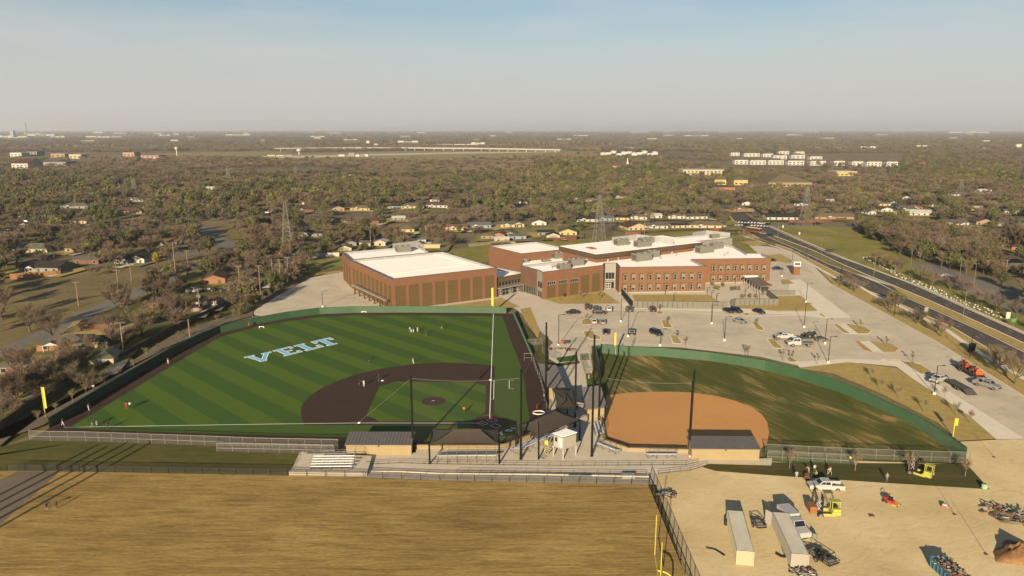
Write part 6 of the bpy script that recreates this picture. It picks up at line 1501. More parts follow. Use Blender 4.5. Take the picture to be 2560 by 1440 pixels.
for a in [('stand', 1025, 833, 40, 'white', 'grey', 'player in white standing first in the outfield cluster'), ('bend', 1029, 835, 200, 'maroon', 'white', 'player in maroon bending within the outfield cluster'), ('stand', 1034, 834, 120, 'maroon', 'white', 'player in maroon standing in the outfield cluster'), ('stand', 1044, 833, 160, 'tan', 'white', 'player in tan standing just beside the outfield cluster'),
 ('stand', 1065, 840, 10, 'black', 'navy', 'player in black with a pale cap below the outfield cluster'), ('walk', 1104, 826, 90, 'maroon', 'grey', 'lone player in maroon deep in the outfield turf'), ('crouch', 922, 905, 80, 'black', 'black', 'player in black crouching on the outfield turf'), ('throw', 1033, 912, 60, 'white', 'white', 'player in white throwing at the edge of the infield arc'),
 ('stand', 910, 970, 30, 'white', 'white', 'tall player all in white on the infield'), ('crouch', 898, 964, 90, 'black', 'black', 'player in black crouching beside the player in white'), ('walk', 947, 956, 20, 'black', 'navy', 'player in black with white shoes on the infield'), ('stand', 1160, 1038, 170, 'orange', 'navy', 'person in a bright orange shirt in front of home plate'),
 ('crouch', 1226, 1057, 180, 'red', 'black', 'catcher in red crouching at home plate in the shade'), ('stand', 421, 913, 200, 'red', 'white', 'player in red by the curve of the dark green wall'), ('stand', 623, 820, 200, 'red', 'red', 'player in red at the far bend of the green wall'), ('walk', 223, 1030, 60, 'red', 'white', 'player in red running on the warning track'),
 ('stand', 317, 1027, 170, 'red', 'red', 'player in red talking with a player in white on the turf'), ('stand', 326, 1026, 190, 'white', 'black', 'player in a white shirt beside the player in red'), ('walk', 158, 1068, 100, 'red', 'white', 'player in red near the yellow left field pole'), ('stand', 134, 1064, 100, 'navy', 'black', 'player in navy in the shade of the corner wall'),
 ('stand', 232, 1072, 200, 'black', 'grey', 'player in black and grey on the foul line'), ('bend', 243, 1068, 250, 'grey', 'white', 'player bending over at the foul line'), ('walk', 271, 1076, 260, 'maroon', 'maroon', 'player in maroon just outside the foul line'), ('throw', 1342, 1032, 30, 'maroon', 'maroon', 'player in maroon on the track behind home plate')]: person(*a, grp=PL)
for a in [('stand', 235, 981, 200, 'white', 'black', 'person in white behind the green wall by the saplings'), ('bend', 118, 1277, 80, 'black', 'black', 'adult in black stooping on the practice field'), ('stand', 143, 1277, 230, 'maroon', 'black', 'smaller person in maroon on the practice field')]: person(*a, sc=1.0 if a[1] != 143 else .85)
WK = 'workers laying the new sod'
for a in [('stand', 1990, 1204, 160, 'blue', 'tan', 'worker in a pale blue shirt standing on the sand edge'), ('bend', 2021, 1189, 200, 'tan', 'khaki', 'worker in tan bending behind the sod roll'), ('stand', 2035, 1187, 190, 'white', 'jeans', 'worker in white behind the white pickup hood'), ('crouch', 2041, 1196, 240, 'tan', 'olive', 'worker with a straw hat crouching beside the sod roll'),
 ('bend', 2068, 1191, 60, 'white', 'grey', 'worker in white and grey bending on the new sod'), ('walk', 2074, 1192, 100, 'tan', 'tan', 'worker in tan walking on the new sod'), ('stand', 2216, 1210, 170, 'olive', 'jeans', 'worker in olive standing alone on the new sod'), ('stand', 2125, 1164, 190, 'hivis', 'navy', 'worker in a yellow green vest inside the bullpen fence')]: person(*a, grp=WK, skin='m', shoe='b', cap='tan' if a[1] in (2041, 2216) else None)
person('bend', 2284, 1166, 200, 'white', 'black', 'worker in white up at the mast of the sod forklift', skin='m', shoe='b', grp=WK)
person('stand', 1360, 1005, 90, 'white', 'navy', 'person in white by the first base dugout fence'); person('walk', 1478, 944, 60, 'white', 'red', 'person in white and red in the pen by the softball dugout'); person('stand', 1472, 950, 60, 'red', 'white', 'person in red in the pen by the softball dugout')

# ------------------------------------------------------------------ trees
BARK = mat('bark', (.055, .043, .031), .95, .25, 3, per=.2); TWIG = mat('bare_twigs', (.088, .064, .043), .95, .2, .5, per=.3); PALETWIG = mat('pale_twigs', (.125, .095, .058), .95, .2, 2, per=.15)
LEAF = mat('evergreen_leaves', (.040, .043, .013), .8, .3, .9, c2=(.062, .062, .018), per=.3); BUD = mat('budding_leaves', (.082, .083, .018), .8, .25, .9, c2=(.115, .108, .027), per=.22); OLIVE = mat('olive_leaves', (.066, .058, .022), .85, .25, .9, c2=(.092, .077, .03), per=.25); GOLD = mat('golden_leaves', (.16, .115, .015), .8, .3, 1.2, c2=(.22, .16, .02))
def tri_twig(mb, p, d, L, w, R_):
    a = d.orthogonal().normalized(); a.rotate(Matrix.Rotation(R_.uniform(0, 6.28), 3, d))
    mb.tri(p - a * w, p + a * w, p + d * L)
def bare_tree(seed, h, spread, trunk_h, n_limb, levels, twigs, tw, tl, r0, up=.55):
    R_ = random.Random(seed); tk, cr = MB(), MB()
    def grow(p, d, L, r, lev):
        n = 3 if lev < 2 else 2; q = p; dd = d.copy()
        for i in range(n):
            dd = (dd + Vector((R_.uniform(-.25, .25), R_.uniform(-.25, .25), R_.uniform(-.05, .22)))).normalized(); e = q + dd * L / n
            (tk if lev == 0 else cr).tube(q, e, r * (1 - .25 * i / n), r * (1 - .25 * (i + 1) / n), 5 if lev < 1 else 3, cap=False); q = e
            if lev < levels:
                for k in range(2 if lev else 1):
                    if i or lev: 
                        s = Vector((R_.gauss(0, 1), R_.gauss(0, 1), R_.uniform(-.1, 1.0))).normalized(); grow(q, (dd * .55 + s * .75).normalized(), L * R_.uniform(.5, .72), r * .45, lev + 1)
        if lev >= levels:
            for k in range(twigs):
                s = Vector((R_.gauss(0, 1), R_.gauss(0, 1), R_.uniform(-.5, 1))).normalized(); b = p.lerp(q, R_.uniform(.2, 1)); tri_twig(cr, b, (dd * .5 + s * .8).normalized(), tl * R_.uniform(.6, 1.3), tw, R_)
        else: grow(q, dd, L * .62, r * .6, lev + 1)
    tk.tube((0, 0, -.1), (0, 0, trunk_h), r0, r0 * .8, 7, cap=False)
    for k in range(n_limb):
        a = 2 * math.pi * (k + R_.uniform(-.25, .25)) / n_limb; o = R_.uniform(.45, .9) * spread / h * 2
        grow(Vector((0, 0, trunk_h * R_.uniform(.8, 1))), Vector((math.cos(a) * o, math.sin(a) * o, up + .5)).normalized(), (h - trunk_h) * R_.uniform(.36, .5), r0 * .5, 0)
    return tk, cr
def leaf_tree(seed, h, w, trunk_h, n, size, lobes, r0=.22, cone=False):
    R_ = random.Random(seed); tk, cr = MB(), MB()
    tk.tube((0, 0, -.1), (0, 0, trunk_h + .25 * h), r0, r0 * .5, 6, cap=False)
    Ls = []
    for k in range(lobes):
        a = R_.uniform(0, 6.28); rr = R_.uniform(.1, .62) * w / 2; zz = trunk_h + (h - trunk_h) * R_.uniform(.28, .78)
        if cone: rr *= max(.1, 1.2 - (zz / h)); 
        c = Vector((rr * math.cos(a), rr * math.sin(a), zz)); Ls.append((c, w * R_.uniform(.17, .28) * (max(.35, 1.35 - zz / h) if cone else 1)))
        tk.tube((0, 0, trunk_h * R_.uniform(.6, 1.1)), c, r0 * .4, r0 * .12, 4, cap=False)
    for i in range(n):
        c, r = R_.choice(Ls); d = Vector((R_.gauss(0, 1), R_.gauss(0, 1), R_.gauss(.25, .9))).normalized(); p = c + d * r * (R_.random() ** .35) * Vector((1, 1, .85)).z
        nrm = (d + Vector((R_.gauss(0, .55), R_.gauss(0, .55), R_.gauss(.1, .5)))).normalized(); a = nrm.orthogonal().normalized(); a.rotate(Matrix.Rotation(R_.uniform(0, 6.28), 3, nrm)); b = nrm.cross(a); s = size * R_.uniform(.55, 1.3)
        cr.add([tuple(p - a * s), tuple(p + b * s * .6), tuple(p + a * s * .9), tuple(p - b * s * .7)], [(0, 1, 2, 3)])
    return tk, cr
PROTOCOL = []
def tree_proto(name, tk, cr, cm, bm=None):
    r = thing(name, 'x', 'tree'); tk.build('trunk', bm or BARK, r); cr.build('crown', cm, r); PROTOCOL.append(r); return r
# near trees, drawn fine; farther ones coarser
NEAR = [tree_proto('bare_tree', *bare_tree(s, h, sp, th, nl, 3, 7, .022, .9, r), TWIG) for s, h, sp, th, nl, r in ((1, 11, 9, 2.4, 5, .36), (2, 10, 11, 1.8, 6, .38), (3, 12, 8, 2.8, 5, .34))]
BUSHY = [tree_proto('bare_tree', *bare_tree(s, h, sp, .6, 7, 2, 13, .022, 1.1, .16, .4), TWIG) for s, h, sp in ((11, 7, 7), (12, 6, 8))]
MIDB = [tree_proto('bare_tree', *bare_tree(s, h, sp, th, 5, 2, 22, .06, 1.35, .3), TWIG) for s, h, sp, th in ((21, 10, 10, 2.2), (22, 11, 8, 2.6), (23, 9, 10, 2.0), (24, 12, 10, 2.6))]
EVER = [tree_proto('evergreen_tree', *leaf_tree(s, h, w, th, 1500, .36, lb), LEAF) for s, h, w, th, lb in ((31, 9, 10, 1.8, 16), (32, 10, 9, 2, 15), (33, 8, 11, 1.6, 18))]
BUDT = [tree_proto('budding_tree', *leaf_tree(s, h, w, th, 1000, .32, lb), BUD) for s, h, w, th, lb in ((41, 9, 8, 2, 14), (42, 8, 8, 1.8, 14))]
OLIV = [tree_proto('olive_tree', *leaf_tree(s, h, w, th, 900, .3, lb), OLIVE) for s, h, w, th, lb in ((51, 9, 9, 2, 15), (52, 10, 8, 2.2, 14))]
SAPL = [tree_proto('sapling', *bare_tree(s, 4, 2.2, 1.3, 6, 1, 16, .02, .7, .055, 1.1), PALETWIG, PALETWIG) for s in (61, 62)]
OLSAP = tree_proto('sapling', *leaf_tree(63, 3.6, 1.7, 1.3, 130, .13, 7, .05), OLIVE)
BUSH = [tree_proto('shrub', *leaf_tree(s, 2.2, 2.4, .15, 380, .2, 10, .06), m_) for s, m_ in ((71, OLIVE), (72, LEAF))]
USED = set()
def plant(proto, loc, label, grp=None, sc=1.0, rz=None, name_=None):
    rz = random.uniform(0, 6.28) if rz is None else rz
    loc = loc if len(loc) == 3 else (*loc, 0.0)
    if proto.name not in USED:
        USED.add(proto.name); o = proto; o.location = loc; o.rotation_euler = (0, 0, rz); o.scale = (sc,) * 3; o['label'] = label
        if grp: o['group'] = grp
        o['placed'] = 1
        return o
    return dup(proto, loc, rz, label, grp, sc)
# ------------------------------------------------------------------ houses
WALLC = {k: mat('siding_' + k, c, .75, .06, .6) for k, c in dict(white=(.25, .245, .23), cream=(.24, .20, .125), tan=(.15, .11, .06), brick=(.085, .032, .019), orange=(.16, .07, .028), grey=(.12, .118, .11), blue=(.13, .165, .19), teal=(.028, .085, .09), yellow=(.25, .19, .07), pink=(.2, .125, .095)).items()}
ROOFC = {k: two_noise('shingles_' + k, [(.3, tuple(x * .8 for x in c)), (.7, tuple(x * 1.15 for x in c))], .4, 3, .5, .9, grain=4, gf=.25) for k, c in dict(grey=(.075, .070, .062), brown=(.065, .045, .032), reddish=(.060, .026, .020), tan=(.098, .078, .052), dark=(.022, .021, .021), green=(.080, .084, .060), orange=(.13, .065, .038), white=(.34, .33, .31), slate=(.085, .09, .095)).items()}
WINF = mat('house_window_frame', (.24, .235, .22), .5, 0); HDOOR = mat('house_door', (.05, .028, .018), .6, .1, 1)
HOUSES = []
def house(u, v, wpx, wall, roof, typ, rz=0.0, d=None, extra='', h=2.7, chim=False, nm='house', lab=None):
    """front wall foot at u, v; w px wide there; h hip, g gable along, f gable towards us, t flat"""
    x, y = G(u, v); W = wpx * math.hypot(y, CAM_H) / FPX; rz = rz or ((u * 37) % 23 - 11) * (nm == 'house'); D = d or min(11, max(4.5, W * .62)); rz = rad(rz)
    if typ == 'f': D = d or min(14, W * 1.25)
    lb = lab or f"{wall} {nm.replace('_', ' ')} with {roof} {dict(h='hipped', g='gabled', f='front gabled', t='flat')[typ]} roof{extra}"
    t_ = thing(nm, lb, nm.replace('_', ' ') if nm != 'house' else 'house', (x, y, 0), rz, 'houses and sheds of the neighbourhood')
    hw = W / 2; wm, rm = WALLC[wall], ROOFC[roof]; o = .45; rise = {'h': .30, 'g': .30, 'f': .34, 't': .02}[typ]
    w = MB(); w.box(0, D / 2, 0, W, D, h)
    if typ == 'g':
        rr = D / 2 * rise * 1.0
        for s in (-1, 1): w.tri((s * hw, 0, h), (s * hw, D, h), (s * hw, D / 2, h + rr))
    if typ == 'f':
        rr = hw * rise
        for yy in (0, D): w.tri((-hw, yy, h), (hw, yy, h), (0, yy, h + rr))
    w.build('wall', wm, t_); r = MB(); X, Y0, Y1 = hw + o, -o, D + o; z0 = h - o * rise + .03; th = .14
    if typ == 'h':
        k = min(X, (Y1 - Y0) / 2) ; zr = z0 + (Y1 - Y0) / 2 * rise * 1.15; a, b = (-X + k, D / 2, zr), (X - k, D / 2, zr)
        C_ = [(-X, Y0, z0), (X, Y0, z0), (X, Y1, z0), (-X, Y1, z0)]
        if X - k > .1: r.quad(C_[0], C_[1], b, a); r.quad(C_[2], C_[3], a, b)
        else: r.tri(C_[0], C_[1], a); r.tri(C_[2], C_[3], a)
        r.tri(C_[1], C_[2], b); r.tri(C_[3], C_[0], a)
        for i in range(4): p, q = C_[i], C_[(i + 1) % 4]; r.quad((p[0], p[1], z0 - th), (q[0], q[1], z0 - th), q, p)
    elif typ == 't': r.box(0, D / 2, h + .003, W + .7, D + .7, .22)
    else:
        if typ == 'g': zr = h + D / 2 * rise + .05; S = [((-X, Y0, z0), (X, Y0, z0), (X, D / 2, zr), (-X, D / 2, zr)), ((X, Y1, z0), (-X, Y1, z0), (-X, D / 2, zr), (X, D / 2, zr))]
        else: zr = h + hw * rise + .05; S = [((-X, Y1, z0), (-X, Y0, z0), (0, Y0, zr), (0, Y1, zr)), ((X, Y0, z0), (X, Y1, z0), (0, Y1, zr), (0, Y0, zr))]
        for q in S:
            r.quad(*q); lo = [(p[0], p[1], p[2] - th) for p in q]; r.quad(*lo[::-1])
            for i in range(4): r.quad(lo[i], lo[(i + 1) % 4], q[(i + 1) % 4], q[i])
    ro = r.build('roof', rm, t_)
    if chim: MB().box(hw * .5, D * .55, h, .8, .6, 2.0).build('chimney', WALLC['brick'], ro)
    n = max(1, min(5, int(W / 3.2)))
    if nm == 'house':
        for k in range(n):
            xx = -hw + W * (k + .5) / n
            if k == n // 2 and n > 1: MB().box(xx, -.03, .05, 1.0, .08, 2.05).build('door', HDOOR, t_)
            else:
                f = MB().box(xx, -.02, .95, 1.35, .08, 1.2).build('window', WINF, t_); MB().box(xx, -.07, 1.03, 1.15, .03, 1.04).build('pane', GLASS, f)
        for s in (-1, 1):
            f = MB().box(s * (hw + .01), D * .5, .95, .08, 1.2, 1.2).build('window', WINF, t_); MB().box(s * (hw + .06), D * .5, 1.03, .03, 1.0, 1.04).build('pane', GLASS, f)
        if typ in 'hg' and W > 11 and (int(u) % 3): # a gabled porch
            q = MB(); px = -hw * .35; q.add([(px - 2.2, -1.6, 2.45), (px + 2.2, -1.6, 2.45), (px, -1.6, 3.45), (px - 2.2, .9, 2.45), (px + 2.2, .9, 2.45), (px, 2.4, 3.45)], [(0, 2, 5, 3), (2, 1, 4, 5)]); q.build('porch_roof', rm, t_)
            MB().tri((px - 2.0, -1.5, 2.42), (px + 2.0, -1.5, 2.42), (px, -1.5, 3.35)).build('porch_gable', WALLC['white'], t_)
            for s in (-1, 1): MB().box(px + s * 1.9, -1.45, 0, .14, .14, 2.45).build('porch_post', WALLC['white'], t_)
    elif nm in ('shed', 'garage'): MB().box(0, -.03, .05, min(W * .55, 4.8), .08, 2.1).build('door', WALLC['grey'], t_)
    HOUSES.append((t_, u, v, wpx, (h + D * .2) / (math.hypot(y, CAM_H) / FPX), x, y, math.hypot(hw, D) + 1)); return t_
HL = [(76, 634, 88, 'cream', 'green', 'h', -3), (97, 683, 105, 'grey', 'dark', 'g', -6), (216, 663, 66, 'brick', 'grey', 'g', -5), (342, 660, 42, 'white', 'dark', 'f', -8), (303, 663, 36, 'grey', 'dark', 'f', -8), (201, 561, 56, 'cream', 'brown', 'h', 0), (338, 621, 30, 'orange', 'brown', 'h', 8), (428, 616, 50, 'grey', 'orange', 'g', 5), (181, 633, 40, 'tan', 'brown', 'h', 0), (318, 536, 72, 'tan', 'brown', 'h', 0), (185, 523, 70, 'grey', 'grey', 'h', 0), (338, 506, 40, 'grey', 'slate', 'g', 0), (48, 548, 54, 'grey', 'dark', 'h', 0), (525, 476, 26, 'white', 'white', 'g', 0), (46, 463, 20, 'orange', 'brown', 'h', 0), (298, 461, 16, 'white', 'grey', 'g', 0),
 (534, 713, 56, 'orange', 'brown', 'f', 14), (633, 714, 46, 'cream', 'brown', 'f', 14), (404, 773, 62, 'orange', 'brown', 'h', 12), (245, 829, 84, 'brick', 'brown', 'h', 16), (155, 880, 110, 'orange', 'grey', 'h', 14), (230, 876, 72, 'cream', 'dark', 'h', 14), (30, 940, 70, 'brick', 'green', 'h', 10), (50, 978, 84, 'teal', 'tan', 'h', 10), (-30, 1000, 60, 'teal', 'tan', 'h', 10),
 (686, 639, 40, 'orange', 'reddish', 'g', -4), (722, 634, 30, 'brick', 'white', 'f', -6), (852, 558, 48, 'cream', 'brown', 'g', 0), (925, 561, 48, 'brick', 'reddish', 'h', 0), (688, 533, 44, 'orange', 'brown', 'h', 0), (764, 532, 46, 'brick', 'reddish', 'g', 0), (846, 529, 30, 'tan', 'dark', 'f', 0), (748, 513, 26, 'cream', 'orange', 'h', 0), (901, 528, 48, 'yellow', 'tan', 'h', 0), (1031, 523, 58, 'yellow', 'grey', 'h', 0), (1091, 521, 56, 'white', 'brown', 'g', 0), (1088, 506, 26, 'white', 'reddish', 'h', 0), (985, 523, 30, 'blue', 'dark', 'h', 0), (768, 594, 30, 'white', 'dark', 'f', 10), (795, 594, 26, 'grey', 'dark', 'g', 0), (1066, 577, 52, 'cream', 'grey', 'g', 0), (1141, 578, 52, 'cream', 'orange', 'g', 0), (1199, 573, 58, 'blue', 'slate', 'g', 0), (1277, 571, 50, 'yellow', 'grey', 'g', 0), (997, 553, 32, 'grey', 'white', 'g', 0), (1011, 583, 50, 'yellow', 'tan', 'h', 0), (878, 619, 26, 'grey', 'grey', 'f', 12), (950, 618, 28, 'cream', 'white', 'f', 0), (912, 618, 28, 'cream', 'grey', 'g', 0), (1051, 610, 28, 'white', 'slate', 'g', 12), (1247, 598, 30, 'orange', 'brown', 'f', -12), (1276, 596, 28, 'grey', 'tan', 'f', -8), (1218, 600, 30, 'tan', 'tan', 'h', 0), (1255, 608, 36, 'cream', 'white', 'g', 0), (880, 443, 26, 'tan', 'tan', 'h', 0), (938, 449, 36, 'orange', 'brown', 'h', 0),
 (1597, 551, 40, 'white', 'tan', 'h', 0), (1636, 548, 40, 'white', 'white', 'g', 0), (1691, 549, 40, 'white', 'tan', 'h', 0), (1743, 550, 54, 'white', 'brown', 'g', 0), (1596, 578, 54, 'cream', 'reddish', 'f', 15), (1642, 574, 56, 'white', 'grey', 'g', 0), (1700, 573, 42, 'cream', 'dark', 'g', 0), (1768, 573, 92, 'cream', 'tan', 'h', 0), (1513, 555, 48, 'blue', 'slate', 'g', 0), (1468, 557, 54, 'white', 'dark', 'g', 0), (1444, 506, 26, 'cream', 'tan', 'f', 0), (1308, 511, 20, 'white', 'brown', 'g', 0), (1365, 591, 42, 'grey', 'dark', 'g', 0), (1420, 591, 44, 'yellow', 'grey', 'f', 0), (1296, 571, 30, 'cream', 'grey', 'f', 0), (1296, 601, 40, 'blue', 'grey', 'g', 0), (1348, 566, 36, 'white', 'grey', 'f', 0), (1556, 553, 34, 'yellow', 'dark', 'h', 0), (1480, 506, 30, 'tan', 'tan', 'h', 0), (1550, 498, 34, 'tan', 'brown', 'h', 0),
 (1956, 552, 76, 'white', 'dark', 'g', -3), (2011, 517, 50, 'white', 'dark', 'h', 0), (2092, 551, 108, 'tan', 'tan', 'h', 0), (2236, 516, 28, 'white', 'grey', 'f', 0), (2212, 517, 26, 'cream', 'tan', 'g', 0), (2266, 530, 44, 'teal', 'grey', 'g', 0), (2297, 541, 66, 'white', 'white', 'g', 0), (2290, 526, 36, 'orange', 'orange', 'h', 0), (2217, 532, 28, 'white', 'brown', 'f', 0), (2180, 539, 22, 'white', 'grey', 'f', 0), (2076, 508, 20, 'white', 'white', 'g', 0), (2138, 523, 28, 'cream', 'grey', 'g', 0), (2266, 501, 20, 'white', 'grey', 'f', 0), (2438, 528, 36, 'cream', 'white', 'g', 0), (2391, 566, 60, 'white', 'grey', 'g', 0), (2463, 565, 44, 'tan', 'brown', 'f', 0), (2505, 568, 22, 'green' if 0 else 'grey', 'green', 'h', 0), (2498, 622, 26, 'white', 'dark', 'f', 10), (2550, 629, 40, 'orange', 'reddish', 'h', 0), (2555, 686, 80, 'yellow', 'tan', 'h', 0), (1853, 530, 40, 'orange', 'tan', 'h', 0), (1868, 516, 26, 'white', 'brown', 'f', 0), (2530, 536, 34, 'white', 'grey', 'g', 0), (2345, 519, 30, 'white', 'brown', 'g', 0), (2470, 484, 40, 'white', 'white', 'g', 0), (2400, 492, 34, 'white', 'tan', 'g', 0)]
for a in HL: house(*a)
house(254, 920, 58, 'cream', 'green', 'h', 12, 7, nm='garage', lab='cream garage with a green hipped roof beside the alley fence'); house(516, 770, 48, 'white', 'brown', 'g', 10, 7, nm='shed', lab='white metal shed with a brown roof by the tall utility pole'); house(491, 785, 26, 'brick', 'reddish', 'f', 10, 4, nm='shed', lab='small red shed in front of the white metal shed', h=2.0)
house(148, 672, 17, 'cream', 'white', 'f', -5, 3, nm='shed', lab='little cream shed behind the orange wooden fence', h=2.0); house(1383, 598, 34, 'cream', 'dark', 'f', 0, 6, nm='shed', lab='cream shed by the fence behind the auditorium', h=2.3)
house(1072, 625, 56, 'yellow', 'white', 't', 0, 3, nm='container_shed', lab='long flat yellow container behind the lower gym', h=2.6); house(862, 631, 34, 'cream', 'tan', 'f', 0, 6, nm='shed', lab='pale tan shed beside the white board fence', h=2.4)
# larger buildings
def hall(name, u, v, wpx, wall, roof, typ, h, d, lab, cat): 
    t_ = house(u, v, wpx, wall, roof, typ, 0, d, nm=name, lab=lab, h=h); t_['category'] = cat; t_.pop('group'); n = max(3, int(wpx / 9))
    x, y = G(u, v); W = wpx * math.hypot(y, CAM_H) / FPX
    for s in range(max(1, int(h / 3.1))):
        for k in range(n): MB().box(-W / 2 + W * (k + .5) / n, -.05, 1 + s * 3.0, W / n * .5, .1, 1.4).build('window', GLASS, t_)
for a in [('long_hall', 1975, 467, 108, 'tan', 'tan', 'h', 5, 50, 'long tan school like building with a broad tan roof near the boulevard', 'building'), ('office_block', 1800, 462, 30, 'yellow', 'tan', 'h', 6, 18, 'smaller yellow two storey block beside the orange hall', 'building'), ('office_block', 1852, 463, 34, 'yellow', 'tan', 'h', 6, 20, 'wider yellow two storey block beside the orange hall', 'building'), ('low_hall', 1817, 481, 40, 'orange', 'brown', 't', 5, 20, 'orange brick low hall with a flat roof by the boulevard', 'building'), ('long_hall', 1760, 438, 104, 'cream', 'white', 't', 7, 30, 'long cream flat roofed hall among the trees', 'building'), ('shop_strip', 2116, 440, 52, 'yellow', 'white', 't', 6, 25, 'pale yellow flat shop row before the cream apartments', 'shops'), ('shop', 2306, 414, 18, 'brick', 'reddish', 't', 6, 20, 'red shop on the far road', 'shop'),
 ('warehouse', 50, 421, 40, 'white', 'reddish', 'g', 8, 40, 'white warehouse with a reddish roof at the edge of the far brush', 'warehouse'), ('warehouse', 120, 414, 90, 'grey', 'slate', 't', 6, 40, 'long grey warehouse beside the white one', 'warehouse'), ('office_block', 188, 397, 30, 'cream', 'white', 't', 9, 30, 'cream block beyond the far brush', 'building'), ('office_block', 322, 391, 28, 'pink', 'tan', 't', 9, 30, 'pink block beyond the far brush', 'building'), ('low_hall', 375, 397, 44, 'pink', 'tan', 't', 7, 30, 'long low pink hall near the ball shaped water tower', 'building'), ('low_hall', 145, 394, 34, 'tan', 'white', 't', 8, 30, 'low tan hall left of the cream block', 'building'), ('low_hall', 40, 392, 28, 'white', 'white', 't', 9, 30, 'white hall in the yard at the far left', 'building'), ('low_hall', 80, 390, 26, 'grey', 'slate', 't', 10, 30, 'grey works building with frames at the far left', 'building')]: hall(*a)
AG = 'cream three storey apartment blocks'
for k, (u, v, w) in enumerate([(1838, 390, 26), (1880, 392, 46), (1920, 393, 30), (1950, 398, 40), (1995, 397, 40), (2040, 401, 36), (1853, 411, 40), (1895, 412, 46), (1940, 412, 46), (1990, 413, 48), (2045, 414, 46), (2098, 414, 32), (2145, 415, 36), (2185, 416, 44), (2230, 416, 34), (1960, 386, 30), (2000, 387, 26)]):
    hall('apartment_block', u, v, w * .82, 'white', 'tan' if k % 3 else 'grey', 'h', 8.2, 16, ['first', 'second', 'third', 'fourth', 'fifth', 'sixth'][k % 6] + ' cream apartment block counting rightward in the ' + ['back', 'middle', 'front'][min(2, k // 6)] + ' row', 'apartments')
    bpy.context.scene.objects[-1] if 0 else None
for t_, *_ in HOUSES[-17:]: t_['group'] = AG
RGp = 'red roofed row houses far off'
for k, u in enumerate(range(1508, 1640, 13)):
    t_ = house(u, 389 - (k % 3) * 2.5, 13, 'white', 'reddish' if k % 2 else 'white', 'h', 0, 16, nm='row_house', lab=f"{'red' if k % 2 else 'white'} roofed far row house, number {k + 1} counting from the church side" if 0 else ['first', 'second', 'third', 'fourth', 'fifth', 'sixth', 'seventh', 'eighth', 'ninth', 'tenth', 'eleventh'][k] + f" far row house rightward, its roof {'red' if k % 2 else 'pale'}", h=6); t_['group'] = RGp
# church with a white steeple
ch = thing('church', 'brown roofed church with a tall white steeple among the trees', 'church', (*G(1530, 424), 0)); k_ = math.hypot(G(1530, 424)[1], CAM_H) / FPX
MB().box(0, 8, 0, 84 * k_, 18, 6).build('wall', WALLC['tan'], ch); W = 44 * k_
MB().add([(-W, -1, 5.7), (W, -1, 5.7), (W * .8, 8, 11), (-W * .8, 8, 11), (-W, 17, 5.7), (W, 17, 5.7)], [(0, 1, 2, 3), (3, 2, 5, 4), (1, 5, 2), (4, 0, 3)]).build('roof', ROOFC['brown'], ch)
sx = (1568 - 1530) * k_; hs = HT(393, G(1530, 424)[1]); st_ = MB(); st_.box(sx, 2, 0, 4.6, 4.6, hs * .42); st_.box(sx, 2, hs * .42, 4.0, 4.0, hs * .12, taper=.85); st_.box(sx, 2, hs * .54, 2.8, 2.8, hs * .46, taper=.05); st_.build('steeple', WALLC['white'], ch)

# ------------------------------------------------------------------ board fences
def board_fence(label, pts, h, m_, pw=2.4):
    P_ = resample([G(*p) for p in pts], pw); t_ = thing('board_fence', label, 'fence', (*P_[0], 0), 0, 'board fences of the gardens')
    for a, b in zip(P_, P_[1:]):
        F = face_frame(a, b); q = MB(); n = 5
        for k in range(n): fbox(q, F, F[3] * k / n + .01, F[3] * (k + 1) / n - .01, 0, h - .05 * (k % 2), -.03, .0)
        q.build('fence_panel', m_, t_, world=True); MB().box(*fpt(F, 0, 0, -.1)[:2], 0, .1, .1, h + .05).build('post', m_, t_, world=True)
WOODD = mat('shade_dark_boards', (.055, .042, .028), .9, .2, 1.5, per=.15); WOODO = mat('cedar_boards', (.16, .08, .032), .85, .15, 1.5, per=.1); WOODW = mat('white_boards', (.26, .25, .23), .7, .06, 1); WOODR = mat('red_boards', (.085, .030, .018), .85, .15, 1.5, per=.1)  # alley fence boards: the trees' shade is put into their dark colour
board_fence('long shade-darkened board fence along the alley behind the baseball wall', [(-20, 1095), (0, 1078), (110, 1005), (200, 958), (300, 905), (400, 848), (480, 808), (540, 780), (640, 728), (700, 692), (768, 668)], 2.1, WOODD)
board_fence('orange cedar board fence round the junk filled back yard', [(25, 694), (26, 699), (153, 689), (153, 676)], 2.4, WOODO); board_fence('white board fence behind the lower gym', [(736, 626), (768, 646), (793, 643), (850, 641)], 2.0, WOODW); board_fence('red board fence at the street corner beside the park lawn', [(1972, 557), (2060, 556), (2145, 548)], 1.9, WOODR)
board_fence('red brown board fence behind the auditorium', [(1384, 604), (1444, 600), (1442, 593)], 1.9, WOODR); board_fence('red board fence behind the classroom wing', [(1563, 587), (1600, 588), (1616, 583)], 1.9, WOODR); board_fence('pale board fence between the gyms and the houses', [(1172, 618), (1240, 610), (1284, 607)], 1.8, mat('pale_boards', (.12, .1, .07), .9, .15, 1)); board_fence('dark red board fence beside the boulevard junction', [(1776, 577), (1800, 578), (1818, 573)], 1.9, WOODR)

